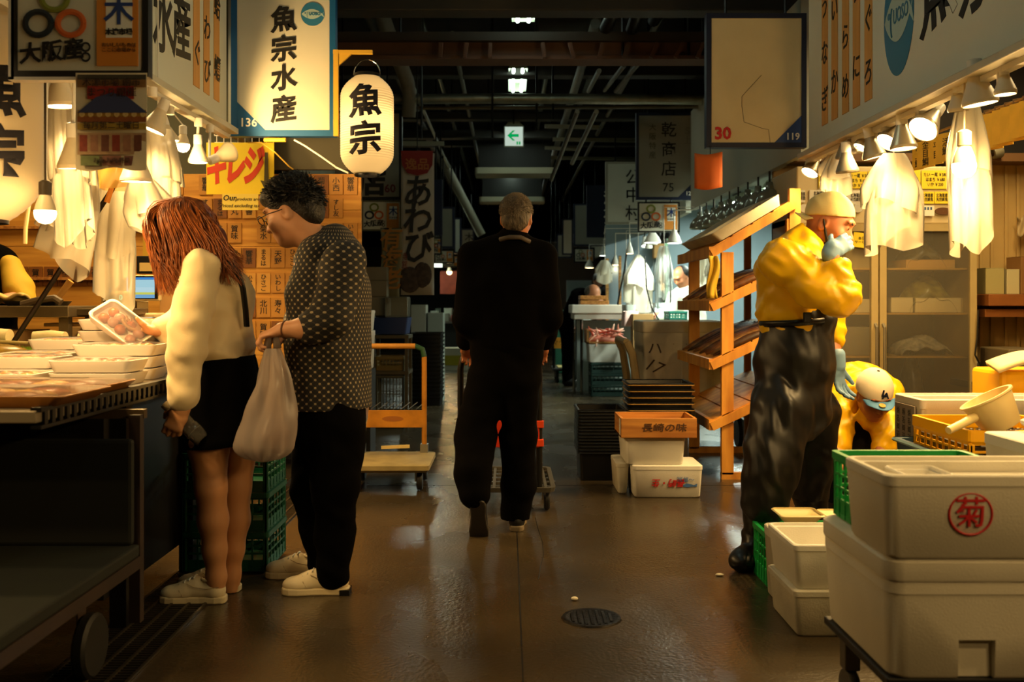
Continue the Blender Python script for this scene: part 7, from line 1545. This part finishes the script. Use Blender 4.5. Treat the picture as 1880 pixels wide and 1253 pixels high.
s.chain([P(995,472,5.12), P(1004,580,5.10), Vector((.20,5.32,.965))], [.085,.075,.052], .04); s.chain([P(870,472,5.12), P(862,585,5.08), Vector((-.222,5.32,.965))], [.085,.075,.052], .04)
s.folds(.005, [((.3,0,1),.12), ((1,.2,.4),.14)]); BLK = mat('cloth_black', (5,4,4), .95, spec=.05); s.build('jacket', BLK, om)
s = SDF((-.36,4.6,.05), (.34,5.45,1.0), .007)
s.cone(P(932,620,5.1), P(930,690,5.1), .19, .185, .03, x=(1,0,0), qa=.135, qb=.13)
s.chain([P(895,700,5.1), P(873,800,5.06), P(869,870,4.95), P(872,908,4.90)], [.108,.100,.090,.078], .03); s.chain([P(952,700,5.1), P(953,800,5.13), P(951,890,5.14), P(947,950,5.14)], [.105,.092,.084,.078], .03)
s.folds(.006, [((.2,0,1),.1), ((.8,0,1),.13)]); s.build('trousers', mat('cloth_black2', (6,5,5), .95, spec=.05), om)
HG = mat('hair_grey', (98,86,70), .6, col2=(46,38,30), vscale=60, stretch=(1,1,.3), bump=.5, bscale=160)
s = SDF((-.14,4.95,1.40), (.24,5.32,1.74), .0055)
E = lambda a, b, d, rr, k=.02, op='u': s.ell(q(a,b,d), rr, axes(f,u)[3], k, op)
E(0,-.015,.035, (.082,.102,.092)); E(0,-.062,-.03, (.066,.044,.055), .03); E(0,.09,-.03, (.09,.06,.09), .012, 's')
for e in (-1, 1): E(e*.085,.004,-.012, (.016,.026,.036), .006, 's')
s.folds(.002, [((1,.3,.4),.012), ((.2,.6,1),.014)]); s.build('hair', HG, om)
fuzz(om, q, f, u, r, (0,-.015,.035), (.081,.101,.091), .009, 2200, mat('hair_grey_strand', (128,114,94), .5), lambda v: v.z > -.1 and v.y < .5 or (v.y < -.4 and v.z > -.8), .0011, .1, 6)
MB().tube([P(918,440,5.02), P(935,436,4.99), P(955,436,4.99), P(972,444,5.03)], .012, 8).build('shirt_collar', mat('collar_grey', (70,60,50), .7), om, world=True, smooth='all')
shoe(om, (P(876,0,4.83).x, 4.72, .0), (.02,1), .28, SHOEB, mat('sole_dark', (40,34,28), .6), pitch=1.0, lace=None); shoe(om, (P(948,0,5.1).x, 5.06, .0), (.05,1), .27, SHOEB, mat('sole_grey', (120,106,84), .6), lace=None)
# ---------------------------------------------------------------- standing worker in yellow
YJ = mat('jacket_yellow', (240,186,14), .38, var=.08, vscale=6, spec=.5)
VIN = mat('vinyl_black', (17,15,14), .42, spec=.5)
GLV = mat('glove_blue', (112,146,176), .5, var=.08, vscale=20)
sw = thing('person', 'worker in a yellow jacket and black vinyl apron overalls wiping his face', 'person', (1.25,4.5,0))
s = SDF((.95,4.0,.75), (1.70,5.0,1.72), .006)
f, u, r, q = head(s, P(1522,412,4.5), (.80,-.46,-.42), (.36,-.22,1), 1.04, P(1478,470,4.52), .06)
s.cone(P(1465,490,4.52), P(1462,570,4.52), .12, .12, .03, x=(1,0,0), qa=.14, qb=.13)
wA = P(1526,462,4.22); s.chain([P(1440,478,4.32), P(1535,545,4.22), wA], [.055,.046,.03], .02)
wB = P(1538,672,4.62); s.chain([P(1492,485,4.70), P(1518,590,4.72), wB], [.055,.045,.029], .02)
s.build('body', SKIND, sw); HBK = mat('stubble', (40,26,18), .7); face_bits(sw, q, HBK, 1.04)
# gloved hands
s = SDF(tuple(wA-Vector((.1,.14,.1))), tuple(wA+Vector((.16,.14,.12))), .004)
s.cone(wA-Vector((.004,0,.02)), wA+Vector((.004,.005,.012)), .034, .035, .01); hand(s, wA, (.80,.30,.45), (-.1,.9,-.35), (-.35,.3,.8), (.35,.5,.5), 1.05, (.5,.6,.4), .4, .0095)
s.build('glove', GLV, sw)
s = SDF(tuple(wB-Vector((.12,.14,.24))), tuple(wB+Vector((.12,.14,.08))), .004)
s.cone(wB+Vector((-.004,0,.05)), wB, .038, .036, .01); hand(s, wB, (.12,.0,-1), (.5,-.6,.1), (.6,.7,0), (.3,.35,.3), 1.08, (.5,.7,.2), .3, .0098, .35)
s.build('glove', GLV, sw)
# jacket
s = SDF((.98,3.98,.92), (1.70,5.0,1.55), .006)
s.cone(P(1470,455,4.52), P(1456,500,4.52), .10, .165, .04, x=(1,.1,0), qa=.12, qb=.19).cone(P(1456,500,4.52), P(1458,595,4.52), .165, .155, .03, x=(1,.1,0), qa=.19, qb=.18)
s.chain([P(1432,478,4.33), P(1490,520,4.25), P(1540,545,4.21)], [.095,.092,.088], .04); s.chain([P(1540,545,4.21), P(1532,492,4.21)], [.088,.066], .03)
s.chain([P(1500,480,4.68), P(1515,560,4.72), P(1526,620,4.69)], [.085,.078,.066], .03)
s.cone(P(1482,440,4.52), P(1478,462,4.52), .076, .09, .02, x=(1,0,0), qa=.08, qb=.1)
s.folds(.009, [((1,0,.5),.06), ((.4,.2,1),.05), ((-.7,.2,1),.07)])
s.cone(P(1500,420,4.5), P(1488,462,4.52), .066, .06, .01, 's')
s.cone(P(1534,480,4.21), P(1528,462,4.21), .045, .055, .005, 's')
s.build('jacket', YJ, sw)
# apron overalls: bib, trunk, legs, belt
s = SDF((.92,4.0,.22), (1.65,5.0,1.22), .007)
s.cone(P(1462,590,4.52), P(1458,660,4.52), .148, .165, .03, x=(1,.1,0), qa=.18, qb=.19).cone(P(1458,660,4.52), P(1452,745,4.52), .165, .175, .04, x=(1,.1,0), qa=.19, qb=.185)
s.ell(P(1505,585,4.50), (.075,.15,.085), None, .04)
s.chain([P(1432,755,4.42), P(1415,850,4.37), P(1403,925,4.35)], [.135,.118,.102], .05); s.chain([P(1492,755,4.66), P(1493,850,4.76), P(1487,930,4.84)], [.12,.10,.082], .05)
s.folds(.009, [((1,.3,.12),.075), ((1,-.3,.3),.06), ((.35,.1,1),.12)]); s.cut(P(1450,566,4.5), (-.45,0,1)); s.build('apron_overalls', VIN, sw)
MB().tube([P(1462,586,4.52)+Vector((.160*math.cos(a), .190*math.sin(a), .012*math.cos(a)-.01)) for a in np.linspace(0,2*math.pi,40)], .016, 6, sx=.35).build('apron_belt', BLACKP, sw, world=True, smooth='all')
MB().box(-.018, .018, -.006, .006, -.022, .022, Matrix.Translation(P(1482,583,4.29))).build('belt_buckle', BLACKM, sw, world=True, bevel=.004)
MB().box(-.014, .014, -.006, .006, -.028, .028, Matrix.Translation(P(1517,562,4.34)) @ Matrix.Rotation(.3,4,'Z')).build('bib_buckle', BLACKM, sw, world=True, bevel=.004)
# rubber boots
RBT = mat('boot_rubber', (20,18,16), .38, var=.2, vscale=10)
for kk, (top, an, fwd) in enumerate(((P(1402,915,4.40), P(1390,995,4.44), Vector((-.62,-.78,0))), (P(1487,910,4.84), P(1492,935,4.86), Vector((.7,-.7,0))))):
    gz = Vector((an.x, an.y, 0)); fwd.normalize()
    s = SDF((min(an.x,top.x)-.3, an.y-.34, -.01), (max(an.x,top.x)+.3, an.y+.3, .46), .006)
    s.cone(top, gz+Vector((0,0,.12)), .088, .064, .02).cone(gz+Vector((0,0,.11)), gz+Vector((0,0,.05))-fwd*.03, .062, .055, .02).cone(gz+Vector((0,0,.07)), gz+fwd*.11+Vector((0,0,.052)), .062, .055, .03).ell(gz+fwd*.15+Vector((0,0,.045)), (.06,.06,.045), None, .03)
    s.folds(.004, [((.2,0,1),.06)]); s.cut((0,0,.0), (0,0,-1)); s.build('boot', RBT, sw)
# backwards cap and chin mask
CAPM = mat('cap_cream', (226,204,140), .75, bump=.1, bscale=200)
R4 = Matrix((r, f, u)).transposed().to_4x4(); R4.translation = q(0,-.015,.03)
s = SDF(tuple(q(0,0,.05)-Vector((.17,.17,.13))), tuple(q(0,0,.05)+Vector((.17,.17,.15))), .005)
s.ell(q(0,-.012,.040), [x*1.04 for x in (.086,.108,.100)], axes(f,u)[3], .01).cut(q(0,0,.034), tuple(-(u*.95-f*.32)))
s.folds(.003, [((1,.3,.2),.05), ((.3,1,.5),.06)]); s.build('cap_crown', CAPM, sw)
def bill(par, q, a0, m, sgn, drop=.0, wid=.078, ln=.075, nm='cap_bill', z0=.022, th=.004):
    MB().grid(lambda a, v: q(wid*(2*a-1)*(1-.12*v), sgn*(.085+ln*v*math.sin(math.pi*(.12+.76*a))**.8 - .03*(2*a-1)**2), z0-drop*v-.012*(2*a-1)**2), 16, 8).build(nm, m, par, world=True, smooth='all', solid=th)
bill(sw, q, 0, CAPM, -1, .02, .07, .07, z0=.012)
s = SDF(tuple(q(0,.03,-.07)-Vector((.14,.14,.12))), tuple(q(0,.03,-.07)+Vector((.14,.14,.12))), .005)
s.ell(q(0,.040,-.088), [x*1.04 for x in (.062,.062,.050)], axes(f,u)[3], .01).cut(q(0,.05,-.078), tuple(u*.9+f*.25)); s.build('chin_mask', mat('mask_black', (12,11,11), .8), sw)
for e in (-1, 1): MB().tube([q(e*.06,.05,-.085), q(e*.074,.02,-.04), q(e*.083,-.012,.015)], [.010,.006,.003], 6).build('mask_loop', MATS['mask_black'], sw, world=True)

# ---------------------------------------------------------------- bent worker with ball cap
cw = thing('person', 'bent worker in a yellow jacket and white ball cap with a blue bill', 'person', (1.8,5.4,0))
s = SDF((1.45,4.7,.05), (2.25,6.0,1.1), .007)
f, u, r, q = head(s, P(1604,728,5.16), (.06,-.86,-.5), (.0,-.45,.88), 1., P(1592,735,5.38), .056)
s.cone(P(1590,725,5.42), P(1545,720,5.7), .14, .14, .03, x=(1,.3,0), qa=.1, qb=.11)
h1 = P(1612,846,5.12); s.chain([P(1632,738,5.3), P(1630,800,5.2), h1], [.055,.045,.028], .02); hand(s, h1, (-.1,-.3,-1), (-.9,.2,.1), (0,-1,.2), (.5,.6,.5), 1., (.3,.7,.4), .5)
h2 = P(1556,868,5.08); s.chain([P(1545,740,5.36), P(1532,825,5.25), h2], [.055,.045,.03], .02); hand(s, h2, (.7,-.4,-.7), (-.5,-.2,-.8), (.2,-1,.3), (.4,.5,.5), 1., (.3,.7,.4), .5)
s.build('body', SKIND, cw); face_bits(cw, q, HBK)
s = SDF((1.45,4.75,.35), (2.25,6.05,1.15), .007)
s.cone(P(1597,722,5.38), P(1570,712,5.55), .185, .185, .04, x=(1,.3,0), qa=.125, qb=.14).cone(P(1570,712,5.55), P(1545,730,5.75), .185, .17, .03, x=(1,.3,0), qa=.14, qb=.14)
s.chain([P(1628,735,5.32), P(1630,795,5.22), P(1624,818,5.19)], [.09,.082,.072], .03); s.chain([P(1548,738,5.36), P(1535,815,5.28), P(1534,842,5.24)], [.09,.08,.066], .03)
s.cone(P(1603,745,5.22), P(1600,765,5.24), .07, .08, .02)
s.folds(.009, [((1,.2,.4),.06), ((.3,1,.6),.06), ((-.6,.4,1),.05)]); s.ell(P(1606,724,5.14), (.088,.10,.10), None, .012, 's'); s.build('jacket', YJ, cw)
s = SDF((1.40,4.9,.05), (2.2,6.1,.85), .008)
s.cone(P(1548,745,5.76), P(1550,775,5.78), .165, .16, .03, x=(1,0,0), qa=.14, qb=.14)
s.chain([P(1585,775,5.72), P(1582,815,5.42), P(1578,905,5.62)], [.11,.09,.065], .03); s.chain([P(1535,780,5.75), P(1528,850,5.45), P(1536,925,5.62)], [.11,.09,.065], .03); s.folds(.006, [((.4,0,1),.1)]); s.build('trousers', mat('cloth_black3', (14,12,11), .8), cw)
for px in (1578, 1536): shoe(cw, (P(px,0,5.64).x, 5.72, 0), (.1,-1), .27, SHOEB, mat('sole_dark2', (40,30,26), .7), lace=None)
WC = mat('cap_white', (236,222,192), .7, bump=.06, bscale=250); CB = mat('cap_blue', (84,140,190), .6)
s = SDF(tuple(q(0,0,.05)-Vector((.17,.17,.17))), tuple(q(0,0,.05)+Vector((.17,.17,.17))), .005)
s.ell(q(0,-.010,.042), (.091,.110,.110), axes(f,u)[3], .01).cut(q(0,0,.030), tuple(-u)); s.build('cap_crown', WC, cw)
bill(cw, q, 0, CB, 1, .012, .084, .075, z0=.036, th=.005)
MB().lathe([(.001,.006),(.006,.004),(.009,0)], 12, Matrix.Translation(q(0,-.01,.150)) @ u.to_track_quat('Z','Y').to_matrix().to_4x4()).build('cap_button', INK, cw, world=True)
nrm = (f*.93+u*.36).normalized(); pc = q(0,.0925,.078)
text('L', .052, frame_from(pc+nrm*.007+u*.006, -r, u), NAVY, cw, 'cap_letter', bold=.0015, extr=.002); text('A', .050, frame_from(pc+nrm*.009-r*.010-u*.008, -r, u), NAVY, cw, 'cap_letter', bold=.0015, extr=.002)
MB().lathe([(.001,.002),(.016,.002),(.017,0)], 18, Matrix.Translation(q(.012,.130,.036)) @ u.to_track_quat('Z','Y').to_matrix().to_4x4()).build('cap_sticker', mat('sticker_gold', (206,170,90), .4), cw, world=True)

# ---------------------------------------------------------------- people farther off and at the picture edge
def simple_person(label, joints, loc, vox, parts):
    t = thing('person', label, 'person', loc)
    allp = [Vector(p) for p in joints]; lo = np.min([list(p) for p in allp], 0)-.3; hi = np.max([list(p) for p in allp], 0)+.3; lo[2] = max(lo[2], -.02)
    for nm, m, fn in parts:
        s = SDF(lo, hi, vox); fn(s); s.build(nm, m, t)
    return t
D1 = 13.9; hp, shd = P(1046,598,D1), P(1064,546,D1-.35)
def f_body(s): head(s, P(1089,540,D1-.55), (.5,-.6,-.7), (.35,-.6,.7), 1.05, shd, .06); s.chain([shd+Vector((.1,-.1,-.05)), shd+Vector((.25,-.2,-.28)), P(1100,548,D1-.72)], [.05,.04,.03]); hand(s, P(1100,548,D1-.72), (.6,-.4,-.6), (0,0,-1), (0,-1,0))
def f_cl(s):
    s.cone(shd, hp, .17, .17, .04, x=(.6,.8,0), qa=.13, qb=.15); s.chain([shd+Vector((.12,-.1,0)), shd+Vector((.22,-.2,-.22))], [.09,.075], .04)
    s.chain([hp, P(1044,640,D1), Vector((P(1042,0,D1).x,D1,.1))], [.15,.10,.075], .04); s.chain([hp+Vector((.1,.1,0)), P(1054,640,D1+.1), Vector((P(1054,0,D1).x,D1+.1,.1))], [.15,.10,.075], .04); s.folds(.006, [((.5,.2,1),.12)])
def f_shoe(s):
    for px, yy in ((1042,D1), (1054,D1+.1)): g = Vector((P(px,0,D1).x,yy,0)); s.cone(g+Vector((-.02,.0,.06)), g+Vector((.14,-.05,.04)), .06, .045, .02); s.cone(g+Vector((0,0,.05)), g+Vector((0,0,.13)), .055, .06, .02)
simple_person('man in black bending over the wooden boxes on the white counter', [hp, shd, P(1089,540,D1-.55), Vector((P(1042,0,D1).x,D1,0)), P(1100,548,D1-.72)], Vector((hp.x,D1,0)), .012, [('body', SKIND, f_body), ('hair', HG, lambda s: s.ell(P(1088,536,D1-.52), (.112,.112,.095), None, .02)), ('clothes', BLK, f_cl), ('shoes', SHOEB, f_shoe)])
D2 = 15.6; c2 = P(1099,516,D2)
def g_body(s): head(s, c2, (.2,1,-.1), (0,0,1), 1.05, c2+Vector((0,0,-.2)), .06)
def g_hair(s): s.ell(c2+Vector((0,-.01,.04)), (.092,.105,.10), None, .02)
def g_cl(s):
    b = Vector((c2.x,D2,0)); s.cone(b+Vector((0,0,1.32)), b+Vector((0,0,.9)), .2, .17, .05, x=(1,0,0), qa=.12, qb=.12); s.chain([b+Vector((.18,0,1.3)), b+Vector((.24,.1,1.0)), b+Vector((.15,.35,.98))], [.08,.065,.05], .03); s.chain([b+Vector((-.18,0,1.3)), b+Vector((-.24,.1,1.0)), b+Vector((-.15,.35,.98))], [.08,.065,.05], .03)
    for e in (-1, 1): s.chain([b+Vector((.09*e,0,.9)), b+Vector((.1*e,0,.5)), b+Vector((.1*e,0,.03))], [.12,.09,.07], .03)
simple_person('dark-haired person in black seen from behind next to the bent man', [c2, Vector((c2.x,D2,0)), Vector((c2.x+.25,D2+.35,1)), Vector((c2.x-.25,D2,1))], Vector((c2.x,D2,0)), .014, [('body', SKIND, g_body), ('hair', HB, g_hair), ('clothes', BLK, g_cl)])
D3 = 11.8; c3 = P(1250,508,D3)
def h_body(s): head(s, c3, (-.6,-.5,-.6), (-.3,-.3,1), 1.0, c3+Vector((.05,.05,-.2)), .06); s.chain([c3+Vector((.05,.05,-.2)), c3+Vector((-.1,-.05,-.28)), c3+Vector((-.19,-.1,-.5)), c3+Vector((-.32,-.22,-.45))], [.06,.055,.045,.03]); hand(s, c3+Vector((-.32,-.22,-.45)), (-1,-.3,-.2), (0,0,-1), (0,-1,0))
def h_hair(s): s.ell(c3+Vector((.02,.02,.05)), (.095,.1,.085), None, .02)
def h_cl(s):
    b = Vector((c3.x+.06,D3+.05,0)); s.cone(b+Vector((0,0,1.24)), b+Vector((0,0,.85)), .19, .18, .05, x=(.7,-.7,0), qa=.13, qb=.15); s.chain([b+Vector((-.15,-.1,1.22)), b+Vector((-.24,-.15,.98)), b+Vector((-.36,-.25,1.0))], [.085,.075,.055], .03); s.chain([b+Vector((.15,.12,1.22)), b+Vector((.2,.1,.95))], [.085,.075], .03)
    s.chain([b+Vector((0,0,.9)), b+Vector((0,0,.45)), b+Vector((0,0,.03))], [.19,.17,.15], .04); s.folds(.008, [((.5,.2,1),.12), ((1,0,.4),.1)])
simple_person('person in a pale coat working behind the dark green crate', [c3, Vector((c3.x,D3,0)), c3+Vector((-.5,-.3,-.5)), c3+Vector((.3,.3,-.4))], Vector((c3.x,D3,0)), .012, [('body', SKIND, h_body), ('hair', HB, h_hair), ('coat', mat('coat_pale', (206,210,190), .8), h_cl)])
D4 = 5.86; b4 = P(-32,540,D4)
def k_body(s): head(s, b4+Vector((-.02,-.05,.42)), (.5,-.6,-.5), (.1,-.1,1), 1.0, b4+Vector((0,0,.22)), .06); s.chain([b4+Vector((0,0,.2)), b4+Vector((.17,0,.12)), P(34,530,D4-.08), P(46,546,D4-.1), P(10,549,D4-.22)], [.06,.055,.045,.042,.03]); hand(s, P(10,549,D4-.22), (-1,-.3,0), (0,0,-1), (0,-1,0))
def k_vest(s): s.cone(b4+Vector((0,0,.18)), b4+Vector((0,0,-.3)), .21, .19, .05, x=(1,0,0), qa=.13, qb=.14); s.chain([b4+Vector((-.08,0,-.3)), Vector((b4.x-.08,D4,.05))], [.13,.08], .04); s.chain([b4+Vector((.08,0,-.3)), Vector((b4.x+.08,D4,.05))], [.13,.08], .04)
def k_slv(s): s.chain([P(18,488,D4-.05), P(34,530,D4-.09), P(42,546,D4-.1)], [.06,.078,.072], .03); s.folds(.005, [((.5,.2,1),.1)])
simple_person('stall worker in a black vest with yellow sleeves behind the steel table', [b4, b4+Vector((0,0,.5)), Vector((b4.x,D4,0)), P(50,548,D4-.3), P(-120,540,D4)], Vector((b4.x,D4,0)), .008, [('body', SKIN, k_body), ('vest', BLK, k_vest), ('sleeve', mat('sleeve_yellow', (206,168,50), .7), k_slv)])
tag(MB().grid(lambda a, v: P(-10+60*a, 548+12*v, 5.3)+Vector((0,.12*v-.06,.012*math.sin(9*a)+.015*math.sin(math.pi*v)+.01)), 16, 6).build('folded_cloth', mat('cloth_cream', (200,170,100), .85), smooth='all', solid=.014), 'folded cream cloth on the steel prep table at the picture edge', 'cloth')
